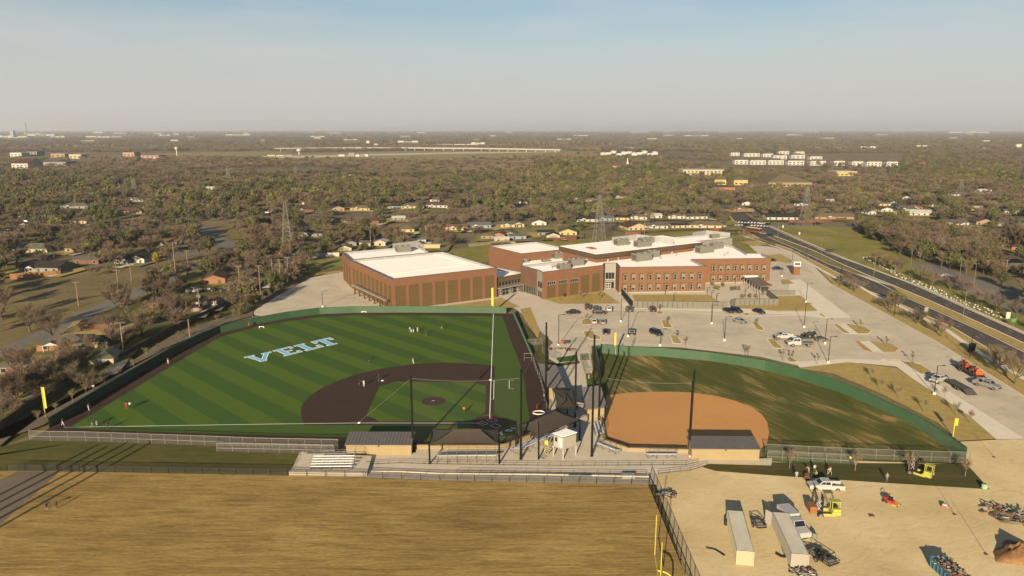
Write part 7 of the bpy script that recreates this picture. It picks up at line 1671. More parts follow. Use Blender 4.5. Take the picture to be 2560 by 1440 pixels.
# ------------------------------------------------------------------ poles, lamps, towers
POLEW = mat('pole_wood', (.12, .092, .062), .9, .15, 2); GREYPOLE = mat('grey_pole', (.11, .105, .095), .6, .1, 1)
def utility_pole(u, vb, vt, label, arms=1, trans=False):
    x, y = G(u, vb); h = max(6, HT(vt, y)); t_ = thing('utility_pole', label, 'utility pole', (x, y, 0), rad(12), 'wooden utility poles')
    MB().tube((0, 0, 0), (0, 0, h), .21, .15, 7).build('shaft', POLEW, t_)
    for k in range(arms):
        MB().box(0, .1, h - .35 - k * 1.6, 2.5, .12, .14).build('crossarm', GREYPOLE, t_)
        for s in (-1.1, -.5, .5, 1.1): MB().tube((s, .1, h - .2 - k * 1.6), (s, .1, h + .02 - k * 1.6), .05, n=5).build('insulator', GREYPOLE, t_)
    if trans:
        for s in (-.42, .42): MB().lathe([(.26, h - 3.2), (.28, h - 2.4), (.2, h - 2.2)], s, 0, 8).build('transformer', GREYPOLE, t_)
    return (x, y, h)
UPX = [(500, 783, 721, 'utility pole with two grey transformers by the white metal shed', 1, True), (467, 778, 744, 'utility pole with a narrow crossarm left of the transformer pole'), (602, 741, 664, 'utility pole between the white gabled house and the cream house'), (652, 742, 663, 'utility pole right beside the cream gabled house'), (682, 696, 647, 'bare topped pole first of three by the alley fence', 0), (702, 713, 648, 'middle pole of three by the alley fence'), (722, 705, 642, 'last pole of three by the alley fence', 2), (197, 766, 704, 'utility pole standing in the open brown lot'), (297, 727, 665, 'utility pole behind the large bare oak on the brown lot', 2), (330, 712, 661, 'thin utility pole beyond the large bare oak'), (443, 725, 603, 'tallest wooden pole beside the street', 0), (470, 670, 626, 'utility pole by the black car on the street'), (309, 880, 805, 'utility pole with a wide crossarm behind the green roofed garage'), (63, 992, 909, 'bare pole before the teal house', 0), (475, 846, 810, 'short pole inside the alley strip', 0), (26, 620, 572, 'utility pole left of the cream green roofed house'), (927, 618, 575, 'utility pole between the pale sheds behind the gyms', 0), (190, 521, 489, 'utility pole on the far left street'), (380, 556, 531, 'utility pole at the far street junction'), (1611, 588, 548, 'brown pole by the red fence behind the classroom wing', 0), (1326, 519, 495, 'utility pole in the trees behind the link roof'), (2508, 624, 594, 'utility pole beside the white dark roofed house on the right'), (2514, 684, 655, 'utility pole by the yellow house at the right edge', 1)]
UPP = [utility_pole(*a) for a in UPX]
def wire(pts, sag, label, r=.022):
    P_ = []
    for a, b in zip(pts, pts[1:]):
        n = 10
        for i in range(n): f = i / n; P_.append((a[0] + (b[0] - a[0]) * f, a[1] + (b[1] - a[1]) * f, a[2] + (b[2] - a[2]) * f - sag * 4 * f * (1 - f)))
    P_.append(pts[-1]); tag(MB().path(P_, r, 3).build('power_line', GREYPOLE), label, 'power line', 'power lines')
def lattice_tower(u, vb, vt, label, arms=3, lv=8, bw=6.0, rz=.2, r=.11, m_=None):
    x, y = G(u, vb); h = HT(vt, y); t_ = thing('lattice_tower', label, 'pylon', (x, y, 0), rz, 'lattice power pylons'); m_ = mat('tower_steel', (.10, .095, .085), .55, .1, 1)
    wz = lambda z_: bw / 2 * (1 - z_ / h) ** 1.0 * .88 + .45
    cs = [(-1, -1), (1, -1), (1, 1), (-1, 1)]
    for c in cs: MB().tube((c[0] * wz(0), c[1] * wz(0), 0), (c[0] * wz(h), c[1] * wz(h), h), r, r * .7, 4).build('leg', m_, t_)
    for k in range(lv):
        q = MB(); z0, z1 = h * k / lv, h * (k + 1) / lv
        for i in range(4):
            a, b = cs[i], cs[(i + 1) % 4]; q.tube((a[0] * wz(z0), a[1] * wz(z0), z0), (b[0] * wz(z1), b[1] * wz(z1), z1), r * .6, n=3); q.tube((b[0] * wz(z0), b[1] * wz(z0), z0), (a[0] * wz(z1), a[1] * wz(z1), z1), r * .6, n=3); q.tube((a[0] * wz(z1), a[1] * wz(z1), z1), (b[0] * wz(z1), b[1] * wz(z1), z1), r * .6, n=3)
        q.build('bracing', m_, t_)
    tips = []
    for k in range(arms):
        z_ = h * (.96 - .15 * k); w = h * (.10 + .035 * k); q = MB()
        for s in (-1, 1):
            q.tube((0, 0, z_), (s * w, 0, z_), r * .8, n=3); q.tube((0, 0, z_ + h * .045), (s * w, 0, z_), r * .6, n=3); ca, sa = math.cos(rz), math.sin(rz); tips.append((x + s * w * ca, y + s * w * sa, z_ - .6))
        q.build('crossarm', m_, t_)
    return tips or [(x, y, h)]
T1 = lattice_tower(720, 634, 503, 'nearest lattice tower, rising beside the orange brick house', 0, 12, 5.0); T2 = lattice_tower(1497, 608, 487, 'lattice tower with three crossarms behind the auditorium'); T3 = lattice_tower(2012, 566, 466, 'lattice tower at the street corner beside the park lawn'); T4 = lattice_tower(2397, 512, 448, 'lattice tower among the trees at the right')
T5 = lattice_tower(337, 486, 446, 'lattice tower rising from the left woods', 2); T6 = lattice_tower(572, 462, 414, 'pale lattice tower above the brush line', 2); T7 = lattice_tower(740, 445, 415, 'far lattice tower above the brush', 2)
t1 = T1[0]; ends = [(-260, 330, 22), (-260, 322, 20), (-255, 314, 18), (-250, 306, 16), (-250, 300, 20), (-250, 292, 18)]
for k in range(6): wire([ends[k], (t1[0] + (k % 2) * 1.2 - .6, t1[1], t1[2] - 1 - 2.2 * (k // 2)), T2[k], T3[k]], 4.5, 'power line over the ' + ['upper left', 'upper right', 'middle left', 'middle right', 'lower left', 'lower right'][k] + ' crossarms of the lattice towers', .035)
for k in range(2): wire([T3[k], T4[k], (620, 760, 24 + k)], 4, ['first', 'second'][k] + ' power line running off from the corner tower', .03)
for j, (a, b) in enumerate(((14, 12), (7, 5), (4, 5), (5, 6), (2, 3), (7, 13), (12, 7))):
    p, q = UPP[a], UPP[b]
    for s in (-.9, .9): wire([(p[0] + s, p[1], p[2] - .2), (q[0] + s, q[1], q[2] - .2)], .9, f"{['', 'second ', 'third ', 'fourth ', 'fifth ', 'sixth ', 'last '][j]}street wire, {'inner' if s < 0 else 'outer'} strand, between the wooden poles by the alley", .02)
def lot_lamp(u, vb, vt, label, arm=1.2, m_=BLK, grp='black lamp posts of the school', base=True, two=False):
    x, y = G(u, vb); h = max(3.0, HT(vt, y)); t_ = thing('lamp_post', label, 'lamp post', (x, y, 0), 0, grp)
    if base: MB().lathe([(.34, 0), (.34, .75)], n=10).build('footing', PALECONC, t_)
    MB().tube((0, 0, .0), (0, 0, h), .10 if h > 6 else .07, .075, 7).build('shaft', m_, t_)
    for s in ((-1, 1) if two else (1,)):
        MB().path([(0, 0, h - .1), (s * arm * .6, 0, h + (.25 if two else 0)), (s * arm, 0, h + (.3 if two else 0))], .05, 5).build('arm', m_, t_); MB().box(s * (arm + .25), 0, h + (.22 if two else -.06), .7, .32, .12).build('lamp_head', m_, t_)
LL = [(1552, 806, 747, 'lamp post beside the lawn corner, first in the lot'), (1570, 843, 768, 'lamp post behind the tall yellow softball pole'), (1650, 866, 822, 'lamp post standing just behind the softball wall'), (1779, 811, 754, 'lamp post in the mid lot, in line with the slit wall end'), (1811, 853, 791, 'lamp post in the open lot left of the flatbed truck'), (2010, 820, 758, 'lamp post by the rounded pavement end'), (2015, 757, 708, 'lamp post on the tan lawn by the drop-off'), (2062, 861, 797, 'lamp post at the back of the loaded trailer'), (2070, 909, 841, 'lamp post on the walk before the softball wall'), (2335, 988, 914, 'lamp post in front of the white pickup on the drive'), (807, 769, 727, 'lamp post in the bus yard'), (1980, 660, 626, 'lamp post behind the brick sign tower'), (1396, 866, 786, 'lamp post at the red kerb corner of the lot entrance'), (1954, 692, 682, 'small lamp at the end of the classroom wing')]
for a in LL: lot_lamp(*a)
for k, (u, vb, vt) in enumerate(((1663, 739, 712), (1684, 754, 733), (1768, 738, 720), (1779, 746, 728), (1791, 754, 733), (1838, 711, 690), (1863, 744, 720), (1898, 758, 735), (1568, 748, 716))): lot_lamp(u, vb, vt, ['first', 'second', 'third', 'fourth', 'fifth', 'sixth', 'seventh', 'eighth', 'slanting'][k] + ' slim court lamp rightward along the school front', .4, grp='slim court lamps', base=False)
for k, (u, vb, vt) in enumerate(((2052, 637, 594), (2184, 692, 643), (2407, 798, 730), (1944, 592, 557))): lot_lamp(u, vb, vt, ['double armed street lamp on the median beside the park lawn', 'double armed street lamp where the median narrows', 'tall double armed street lamp nearest on the median', 'signal mast by the boulevard junction'][k], 2.2, GALV, 'pale street lamps of the boulevard', False, True)
for k, (u, vb, vt) in enumerate(((2277, 663, 614), (2398, 700, 649), (2434, 715, 660))): lot_lamp(u, vb, vt, ['pale lamp post at the edge of the park', 'pale lamp post by the roadside car park, farther of two', 'pale lamp post by the roadside car park, nearer of two'][k], .5, GALV, 'pale car park lamps', False, True)
for k, (u, vb, vt) in enumerate(((2016, 648, 620), (2099, 716, 672), (2235, 790, 735), (2424, 895, 838), (2496, 925, 880))): lot_lamp(u, vb, vt, ['first', 'second', 'third', 'fourth', 'fifth'][k] + ' thin black pole along the boulevard verge from the junction', .1, BLK, 'thin black poles of the verge', False)
def sign(u, vb, vt, w, hh, m_, label, kind='road_sign'):
    x, y = G(u, vb); h = HT(vt, y); t_ = thing(kind, label, 'sign', (x, y, 0), 0); MB().tube((0, 0, 0), (0, 0, h), .05, n=5).build('post', GALV, t_); MB().box(0, -.08, h - hh, w, .06, hh).build('panel', m_, t_)
SGW = mat('sign_white', (.27, .265, .25), .5, .05, 1)
sign(2314, 787, 768, 1.3, 2.3, mat('sign_grey', (.14, .14, .13), .5, .05, 1), 'grey sign back on the near verge of the boulevard'); sign(1957, 572, 563, .9, 1.6, SGW, 'white sign on the park lawn near the junction'); sign(1998, 588, 580, .9, 1.6, SGW, 'white sign on the park lawn farther from the junction'); sign(2532, 816, 796, 1.5, 1.1, mat('sign_green', (.03, .14, .05), .5, .05, 1), 'green road sign by the car park exit'); sign(2519, 797, 780, 1.4, 2.2, SGW, 'white notice sign by the car park exit'); sign(1547, 775, 769, .5, 1.2, WHITE, 'small white sign before the slit wall') if 0 else None
sign(2220, 566, 553, .9, .9, YELLOW, 'yellow warning sign on the side street, farther'); sign(2243, 571, 560, .9, .9, YELLOW, 'yellow warning sign on the side street, nearer')
for k, (u, v) in enumerate(((2303, 800), (2432, 880))):
    t_ = thing('bus_shelter', ['dark bus stop box by the sidewalk beside the single bare tree', 'dark bus stop box farther down the sidewalk'][k], 'shelter', G(u, v), rad(40)); MB().box(0, .8, 0, 2.4, .1, 2.2).box(-1.15, .3, 0, .1, 1.0, 2.2).box(1.15, .3, 0, .1, 1.0, 2.2).build('side_panel', BLK, t_); MB().box(0, .3, 2.2, 2.7, 1.5, .1).build('roof', BLK, t_)
# white tubs, baths and pots set out along the roadside for sale
RP = random.Random(3); POTM = [mat('pot_' + k, c, .4, .05, 2) for k, c in dict(white=(.30, .29, .27), grey=(.14, .145, .15), teal=(.05, .12, .13), pink=(.24, .13, .11)).items()]
path_ = resample([G(*p) for p in ((2148, 646), (2165, 652), (2215, 676), (2245, 695), (2300, 717), (2350, 738), (2400, 760), (2440, 775), (2470, 788), (2500, 797))], 1.55); k = 0
for i, p in enumerate(path_):
    for row in range(3):
        if RP.random() < (.42 if row else .3) or k >= 150: continue
        if 2 < i < 12 and row: continue
        m_ = POTM[0] if RP.random() < .8 else RP.choice(POTM); s = RP.uniform(.2, .42)
        q = MB().lathe([(s * .6, 0), (s * .9, s * .5), (s, s * .95), (s * .85, s * .95), (s * .7, s * .55)], n=9)
        o = q.build('garden_tub', m_); o.location = (p[0] + 1.3 + row * 1.5 + RP.uniform(-.4, .4), p[1] + 1.0 + row * 1.2 + RP.uniform(-.4, .4), .06); tag(o, f"{'white' if m_ is POTM[0] else 'coloured'} tub in the {['front', 'middle', 'back'][row]} row of tubs displayed along the boulevard", 'tub', f"{'white' if m_ is POTM[0] else 'coloured'} tubs, {['front', 'middle', 'back'][row]} row along the boulevard"); k += 1
# ------------------------------------------------------------------ the far plain
PALE = mat('pale_earth', (.36, .30, .20), .95, .12, .02); FARGRASS = two_noise('far_grass', [(.3, (.14, .12, .05)), (.7, (.20, .17, .08))], .01, .05, .5)
LEVEL[0] += 4
for nm_, pp, m_ in [('pasture', [(460, 394), (700, 384), (1100, 377), (1390, 376), (1500, 381), (1390, 392), (1130, 402), (900, 402), (600, 398)], FARGRASS), ('pasture', [(320, 386), (640, 378), (750, 379), (640, 392), (340, 396)], FARGRASS), ('earthwork', [(900, 386), (1130, 381), (1400, 378.5), (1400, 381), (1130, 385), (900, 390)], PALE), ('earthwork', [(40, 364), (200, 362.5), (330, 364), (200, 366), (50, 366)], PALE), ('earthwork', [(640, 391), (900, 387), (900, 391), (760, 395), (640, 395)], PALE), ('earthwork', [(1935, 373), (1990, 368), (2200, 369), (2340, 372), (2560, 371), (2560, 374), (2200, 374), (1990, 376)], PALE), ('earthwork', [(1050, 361), (1280, 360), (1280, 361.5), (1050, 362.5)], PALE), ('pasture', [(1990, 364), (2150, 360), (2150, 363), (2000, 367)], FARGRASS), ('pasture', [(0, 413), (220, 409), (220, 412), (0, 417)], FARGRASS), ('lawn', [(0, 466), (60, 462), (75, 466), (0, 471)], LAWN), ('lawn', [(125, 510), (215, 500), (225, 507), (130, 515)], LAWN), ('lawn', [(30, 522), (90, 513), (95, 522), (40, 528)], LAWN), ('lawn', [(1690, 470), (1860, 480), (1870, 486), (1730, 478)], LAWN), ('lawn', [(1620, 568), (1830, 552), (1850, 562), (1640, 582)], GREENLAWN), ('lawn', [(150, 575), (330, 555), (420, 560), (230, 590)], LAWN), ('lawn', [(180, 645), (330, 650), (310, 664), (160, 672)], GREENLAWN), ('lawn', [(0, 590), (40, 590), (40, 690), (0, 700)], LAWN), ('lawn', [(440, 690), (520, 668), (560, 690), (480, 715)], GREENLAWN), ('lawn', [(2110, 555), (2330, 540), (2350, 552), (2130, 562)], LAWN), ('lawn', [(560, 560), (700, 585), (690, 600), (580, 600)], LAWN), ('lawn', [(970, 528), (1130, 520), (1140, 532), (980, 538)], LAWN), ('lawn', [(1270, 578), (1440, 556), (1500, 570), (1300, 596)], GREENLAWN)]: ground_sheet(nm_, GP(pp), m_)
BRG = mat('bridge_concrete', (.22, .205, .18), .8, .08, .02)
bp = [G(u, v) for u, v in ((690, 378.5), (820, 376.5), (1000, 376.5), (1190, 378), (1400, 382))]; br_ = thing('highway_bridge', 'long pale highway bridge on many piers across the far pasture', 'bridge', (*bp[0], 0))
for a, b in zip(bp, bp[1:]):
    q = MB(); F = face_frame(a, b); fbox(q, F, 0, F[3], 6.2, 9.4, -14, 0); q.build('deck', BRG, br_, world=True)
    for k in range(int(F[3] / 30)): MB().box(*fpt(F, 15 + 30 * k, 0, -5)[:2], 0, 1.8, 8, 6.2).build('pier', BRG, br_, world=True)
def water_tower(u, vb, vt, rpx, label, ball):
    x, y = G(u, vb); h = HT(vt, y); r = rpx * y / FPX; t_ = thing('water_tower', label, 'water tower', (x, y, 0))
    MB().lathe([(r * .6, 0), (r * .34, h * .12), (r * .34, h - 1.7 * r)], n=10).build('stem', WALLC['white'], t_)
    pr = [(r * .34, h - 2 * r), (r * .8, h - 1.65 * r), (r, h - r), (r * .8, h - .35 * r), (.1, h)] if ball else [(r * .5, h - 1.6 * r), (r, h - 1.1 * r), (r, h - .5 * r), (.1, h)]
    MB().lathe(pr, n=14).build('tank', WALLC['white'], t_, smooth=True)
water_tower(443, 393, 366.5, 4.2, 'white ball shaped water tower above the far pasture', True); water_tower(748, 386, 370, 6, 'pale squat water tower at the end of the highway bridge', False)
def far_thing(nm, u, vb, vt, w, lab, cat, m_, grp=None):
    x, y = G(u, vb); h = max(1, HT(vt, y)); t_ = thing(nm, lab, cat, (x, y, 0), 0, grp)
    return x, y, h, w * y / FPX, t_
x, y, h, w, t_ = far_thing('radio_mast', 68, 345, 306, 2, 'tall pale mast standing above the horizon at the far left', 'mast', None); MB().tube((0, 0, 0), (0, 0, h), w * .8, w * .3, 6).build('shaft', GALV, t_)
x, y, h, w, t_ = far_thing('cooling_tower', 33, 343, 327, 8, 'hazy blue grey tower block left of the tall mast', 'tower', None); MB().box(0, 0, 0, w, w, h).build('block', WALLC['blue'], t_); MB().box(0, 0, h, w * .6, w * .6, h * .08).build('roof_box', WALLC['grey'], t_)
FB = [(14, 343, 30, 4), (60, 343, 24, 3), (105, 339, 66, 3), (145, 343, 34, 3), (248, 332, 24, 2.5), (262, 343, 90, 2.5), (412, 339, 26, 2), (442, 337, 14, 4), (596, 338, 60, 2), (795, 346, 16, 3), (1020, 356, 50, 4), (1150, 362, 90, 2), (1195, 360, 34, 4), (780, 328, 8, 3), (1612, 330, 16, 2), (1668, 330, 14, 2.5), (1590, 371, 60, 2.5), (1670, 372, 50, 2), (1740, 340, 60, 1.6), (2000, 329, 24, 2), (2420, 332, 100, 2.5), (2430, 331, 18, 4), (2170, 371, 40, 5), (2440, 373, 56, 4), (2545, 368, 14, 8), (2310, 366, 40, 3), (1780, 377, 22, 3), (2440, 385, 12, 4), (920, 358, 8, 6), (940, 362, 10, 3), (905, 392, 30, 6), (880, 390, 16, 8), (855, 391, 16, 5), (700, 390, 60, 3), (1000, 324.8, 60, 1.2), (1100, 324.6, 50, 1.3), (1200, 324.8, 70, 1.2), (1265, 324.4, 5, 3), (1350, 324.6, 40, 1.2), (1500, 324.8, 60, 1), (1752, 324.6, 5, 3), (2090, 324.4, 4, 3.4), (470, 325, 16, 2), (380, 324.8, 40, 1)] + [((k * 397) % 2560, 327.5 + (k * 7.3) % 26, 8 + (k * 13) % 34, 1.2 + (k % 3) * .4) for k in range(34)]
for k, (u, v, w, hp) in enumerate(FB):
    x, y, h, W, t_ = far_thing('far_building', u, v, v - hp, w, 'pale far building', 'building', None, 'pale buildings scattered on the far plain')
    n = 3 if w > 25 else 1
    for i in range(n): MB().box(-W / 2 + W * (i + .5) / n, 4 * i, 0, W / n * .92, max(8, W / n * .5), h * (1 - .25 * (i % 2))).build('wing', WALLC[('white', 'cream', 'white', 'grey')[(k + i) % 4]], t_)
for k, (u, vb, vt) in enumerate([(1278, 402, 388), (1312, 387, 368), (1329, 382, 362), (1346, 375, 356), (1354, 403, 384), (1360, 372, 355), (1374, 370, 354), (1384, 370, 355), (1414, 400, 380), (1482, 396, 377), (1670, 384, 366), (1738, 381, 361), (1763, 373, 358), (1811, 376, 360), (1886, 380, 360), (2082, 374, 353), (2274, 374, 354), (2475, 370, 355), (992, 406, 375), (926, 405, 376), (1182, 400, 385), (222, 405, 380), (32, 391, 370)]):
    x, y, h, W, t_ = far_thing('transmission_pole', u, vb, vt, .8, 'thin pale transmission pole', 'pole', None, 'far transmission poles'); MB().tube((0, 0, 0), (0, 0, h), max(.35, W * .45), max(.2, W * .25), 5).build('shaft', GALV, t_); MB().box(0, 0, h * .9, W * 6, W * .4, W * .4).build('crossarm', GALV, t_)

# ------------------------------------------------------------------ planting
from mathutils import noise as tnoise
HT_ = 'trees of the near side'
BIG = [(NEAR, 303, 768, 1.05, 'large bare oak with a twisted dark trunk on the edge of the brown lot'), (NEAR, 130, 848, 1.0, 'bare tree with two dark trunks before the grey roofed house'), (NEAR, 52, 940, .95, 'tall bare tree overhanging the green roofed house'), (NEAR, 388, 700, .8, 'bare tree between the street and the evergreen'), (EVER, 418, 708, .75, 'dark evergreen by the street above the brown roofed house'), (BUSHY, 165, 965, 1.15, 'many stemmed pale bare tree in front of the cream garage'), (BUSHY, 225, 975, 1.0, 'many stemmed bare tree against the alley fence'), (NEAR, 545, 690, .7, 'bare tree at the corner of the white gabled brick house'), (NEAR, 610, 722, .7, 'bare tree between the two gabled houses'), (NEAR, 105, 665, .62, 'pale bare tree standing in the junk filled yard'), (BUSHY, 232, 690, .8, 'bushy bare tree at the end of the cedar fence'), (NEAR, 290, 665, .7, 'bare tree before the grey garage of the white house'), (NEAR, 85, 600, .9, 'broad bare tree behind the cream green roofed house'), (NEAR, 5, 800, 1.0, 'bare tree at the edge of the brown lot, far left'), (NEAR, 75, 830, .9, 'thin bare tree beside the street on the brown lot'), (BUSHY, 60, 985, .9, 'bare brush beside the teal house'), (BUSHY, 15, 1040, 1.0, 'bare brush at the lower end of the alley fence'), (BUSHY, 100, 1000, .8, 'bare brush between teal house and alley fence')]
for (fam, u, v, s, lab) in BIG: plant(fam[int(u) % len(fam)], G(u, v), lab, HT_, s)
plant(tree_proto('golden_tree', *leaf_tree(81, 7.5, 8, 1.8, 1300, .3, 14), GOLD), G(394, 668), 'golden yellow tree beside the white gabled house', HT_, 1.0); plant(tree_proto('conifer_tree', *leaf_tree(82, 9, 7, 1, 1500, .34, 18, cone=True), LEAF), G(306, 628), 'pointed green conifer beside the orange brown roofed house', HT_, 1.0); plant(BUDT[0], G(138, 590), 'wide yellow green budding tree on the left lawn', HT_, 1.3)
for k, (u, v) in enumerate(((97, 1057), (182, 1007), (262, 960), (335, 922), (365, 893), (397, 881), (447, 851), (498, 833), (543, 808), (583, 792), (300, 943), (140, 1032), (216, 985), (475, 842))): plant(SAPL[k % 2], G(u, v), f"{['first', 'second', 'third', 'fourth', 'fifth', 'sixth', 'seventh', 'eighth', 'ninth', 'tenth', 'eleventh', 'twelfth', 'thirteenth', 'fourteenth'][sorted([97, 182, 262, 335, 365, 397, 447, 498, 543, 583, 300, 140, 216, 475]).index(u)]} sapling up the strip outside the green wall", 'saplings outside the green wall', .72 if k > 9 else (1.0 if k in (1, 2) else .85))
for k, (u, v) in enumerate(((1973, 1175), (2137, 1181), (2270, 1186), (2412, 1195))): plant(SAPL[k % 2], G(u, v), ['first', 'second', 'third', 'fourth'][k] + ' pale sapling rightward in the strip of new sod', 'saplings in the new sod', 1.2)
for k, (u, v) in enumerate(((2247, 998), (2200, 978), (2310, 1032), (2425, 1060), (2360, 1000), (2180, 950), (2390, 1040))): plant(SAPL[k % 2], G(u, v), ['first', 'second', 'third', 'fourth', 'fifth', 'sixth', 'seventh'][k] + ' staked sapling on the tan lawn outside the softball wall', 'saplings on the lawn outside the softball wall', .95)
for k, (u, v) in enumerate(((1668, 814), (1692, 852), (1893, 819), (1940, 865), (2150, 824), (2215, 868), (1956, 902), (1980, 906), (2043, 912), (1713, 868), (1863, 890), (1870, 893), (1648, 783), (1466, 808), (2280, 908))): plant(OLSAP, G(u, v), ['first', 'second', 'third', 'fourth', 'fifth', 'sixth', 'seventh', 'eighth', 'ninth', 'tenth', 'eleventh', 'twelfth', 'thirteenth', 'fourteenth', 'fifteenth'][k] + ' thin sapling of the parking lot islands and edge', 'saplings of the parking lot', 1.0)
for k, (u, v) in enumerate(((1402, 753), (1453, 752), (1499, 752))): plant(OLSAP, G(u, v), ['first', 'second', 'third'][k] + ' thin sapling rightward on the lawn below the art block', 'saplings below the art block', 1.1)
for k, (u, v) in enumerate(((1787, 724), (1795, 726), (1806, 718), (1829, 728), (1837, 726), (1846, 727), (1856, 747), (1873, 746), (1888, 746), (1780, 716))): plant(BUSH[0], G(u, v), ['first', 'second', 'third', 'fourth', 'fifth', 'sixth', 'seventh', 'eighth', 'ninth', 'tenth'][k] + ' bushy shrub in the walled planted court', 'shrubs of the planted court', .95)
for k, (u, v) in enumerate(((2113, 716), (2137, 729), (2225, 781), (2292, 810), (2352, 842), (2495, 925), (2537, 960), (2230, 765), (2245, 771))): plant((NEAR if k < 7 else OLIV)[k % 2], G(u, v), ['first', 'second', 'third', 'fourth', 'fifth', 'sixth', 'last bare', 'left olive', 'right olive'][k] + ' young tree down the verge between lot and boulevard', 'trees of the boulevard verge', (.62 if k < 7 else .62) * (1.25 if k in (5, 6) else 1))
for k, (u, v) in enumerate(((2192, 662), (2218, 672), (2245, 686), (2330, 716), (2375, 724), (2452, 768), (2490, 780), (2410, 735), (2540, 800), (2300, 700))): plant(NEAR[k % 3], G(u, v), ['first', 'second', 'third', 'fourth', 'fifth', 'sixth', 'seventh', 'eighth', 'ninth', 'tenth'][k] + ' bare tree along the row of white tubs', 'bare trees along the white tubs', .68)
HEDGE = [(600, 792), (615, 782), (632, 768), (648, 757), (664, 746), (680, 736), (696, 726), (712, 716), (728, 708), (744, 699), (758, 690), (770, 683)]
for k, (u, v) in enumerate(HEDGE): plant(BUSH[k % 2], G(u, v - 2), ['first', 'second', 'third', 'fourth', 'fifth', 'sixth', 'seventh', 'eighth', 'ninth', 'tenth', 'eleventh', 'twelfth'][k] + ' shrub up the edge of the bus yard', 'shrubs at the bus yard', 1.25)
for k in range(26):
    f = k / 25; u, v = 300 + 440 * f + random.uniform(-25, 10), 880 - 190 * f + random.uniform(-42, -12)
    if abs(u - 516) < 45 and abs(v - 762) < 26: continue
    plant(BUSHY[k % 2] if k % 3 else NEAR[k % 3], G(u, v), 'tangled bare tree of the belt between the alley fence and the houses', 'bare belt along the alley fence', random.uniform(.6, .95))

for k in range(24):
    f = k / 23; u, v = 10 + 300 * f + random.uniform(-16, 8), 1056 - 172 * f + random.uniform(-46, -10)
    if abs(u - 254) < 34: continue
    plant(BUSHY[k % 2] if k % 2 else NEAR[k % 3], G(u, v), 'bare tree crowding the lower alley fence beside the gardens', 'bare trees crowding the lower alley fence', random.uniform(.55, .85))
for (t_, u, v, w, hp, x, y, r_) in HOUSES:
    if y > 900 or v < 490: continue
    rz_ = t_.rotation_euler.z; ca, sa = math.cos(rz_), math.sin(rz_); q = lambda a, b: (x + a * ca - b * sa, y + a * sa + b * ca); W = w * math.hypot(y, CAM_H) / FPX; LEVEL[0] += .3
    ground_sheet('lawn', [q(-W * .9, -9), q(W * .9, -9), q(W * .95, 13), q(-W * .95, 13)], (LAWN, TANLAWN, GREENLAWN, LAWN)[int(u) % 4], .006 * LEVEL[0])
    LEVEL[0] += .3; ground_sheet('driveway', [q(W * .55, -9), q(W * .55 + 3, -9), q(W * .5 + 3, 2), q(W * .5, 2)], CONCRETE if int(u) % 2 else STREET, .006 * LEVEL[0])
KEEP = [[(600, 800), (700, 735), (790, 668), (850, 632), (1040, 636), (1090, 626), (1235, 628), (1240, 612), (1480, 602), (1860, 580), (1930, 596), (2560, 900), (2560, 1440), (0, 1440), (0, 1085), (310, 905), (470, 815)],
 [(1800, 520), (1850, 515), (2560, 830), (2560, 1000), (1880, 610)], [(1915, 558), (2105, 566), (2150, 580), (2250, 640), (2440, 700), (2560, 740), (2560, 850), (1980, 610)], [(0, 692), (150, 688), (300, 668), (440, 664), (560, 640), (600, 640), (540, 668), (400, 712), (270, 780), (60, 860), (0, 900)],
 [(470, 394), (700, 383), (1100, 376), (1400, 375), (1500, 381), (1390, 392), (1130, 402), (900, 402), (600, 398)], [(320, 386), (640, 378), (750, 379), (640, 392), (340, 396)], [(1820, 384), (2260, 384), (2260, 417), (1820, 415)], [(1500, 379), (1645, 379), (1645, 391), (1500, 391)], [(1690, 468), (1860, 478), (1860, 486), (1720, 480)], [(0, 382), (390, 382), (390, 399), (0, 399)],
 [(1100, 626), (1240, 600), (1430, 598), (1640, 578), (1840, 562), (1880, 582), (1240, 630)], [(1680, 470), (1705, 470), (1870, 560), (1815, 545)], [(1880, 556), (2110, 558), (2110, 566), (1880, 568)], [(490, 628), (505, 600), (460, 556), (560, 556), (620, 612), (570, 640)]]
ROADS = [([G(*p) for p in q], w) for q, w in (([(585, 622), (540, 590), (505, 570), (470, 556), (420, 552), (250, 570), (0, 585)], 5), ([(380, 556), (470, 556), (560, 545), (760, 548), (1000, 540), (1250, 538)], 4), ([(330, 655), (540, 628), (600, 618), (700, 612), (800, 606)], 4), ([(-60, 905), (100, 842), (200, 795), (275, 760), (420, 695), (500, 665), (560, 634)], 5), ([(1880, 560), (1760, 556), (1500, 562), (1240, 580)], 4), ([(1330, 528), (1500, 524), (1720, 520)], 4))]
def seg_d(p, a, b):
    ax, ay = a; bx, by = b; dx, dy = bx - ax, by - ay; t_ = max(0, min(1, ((p[0] - ax) * dx + (p[1] - ay) * dy) / (dx * dx + dy * dy))); return math.hypot(p[0] - ax - dx * t_, p[1] - ay - dy * t_)
HB = sorted([(u - w * .42, u + w * .42, v - hp * .9, v - hp * .15, y) for (t_, u, v, w, hp, x, y, r_) in HOUSES], key=lambda q: q[4])
RT = random.Random(21); CAND = []; GRID = {}
for (t_, u, v, w, hp, x, y, r_) in HOUSES: GRID.setdefault((int(x // 40), int(y // 40)), []).append((x, y + 3, r_))
def house_near(x, y):
    for i in (-1, 0, 1):
        for j in (-1, 0, 1):
            for hx, hy, r_ in GRID.get((int(x // 40) + i, int(y // 40) + j), ()):
                if math.hypot(x - hx, y - hy) < r_ + .8: return True
    return False
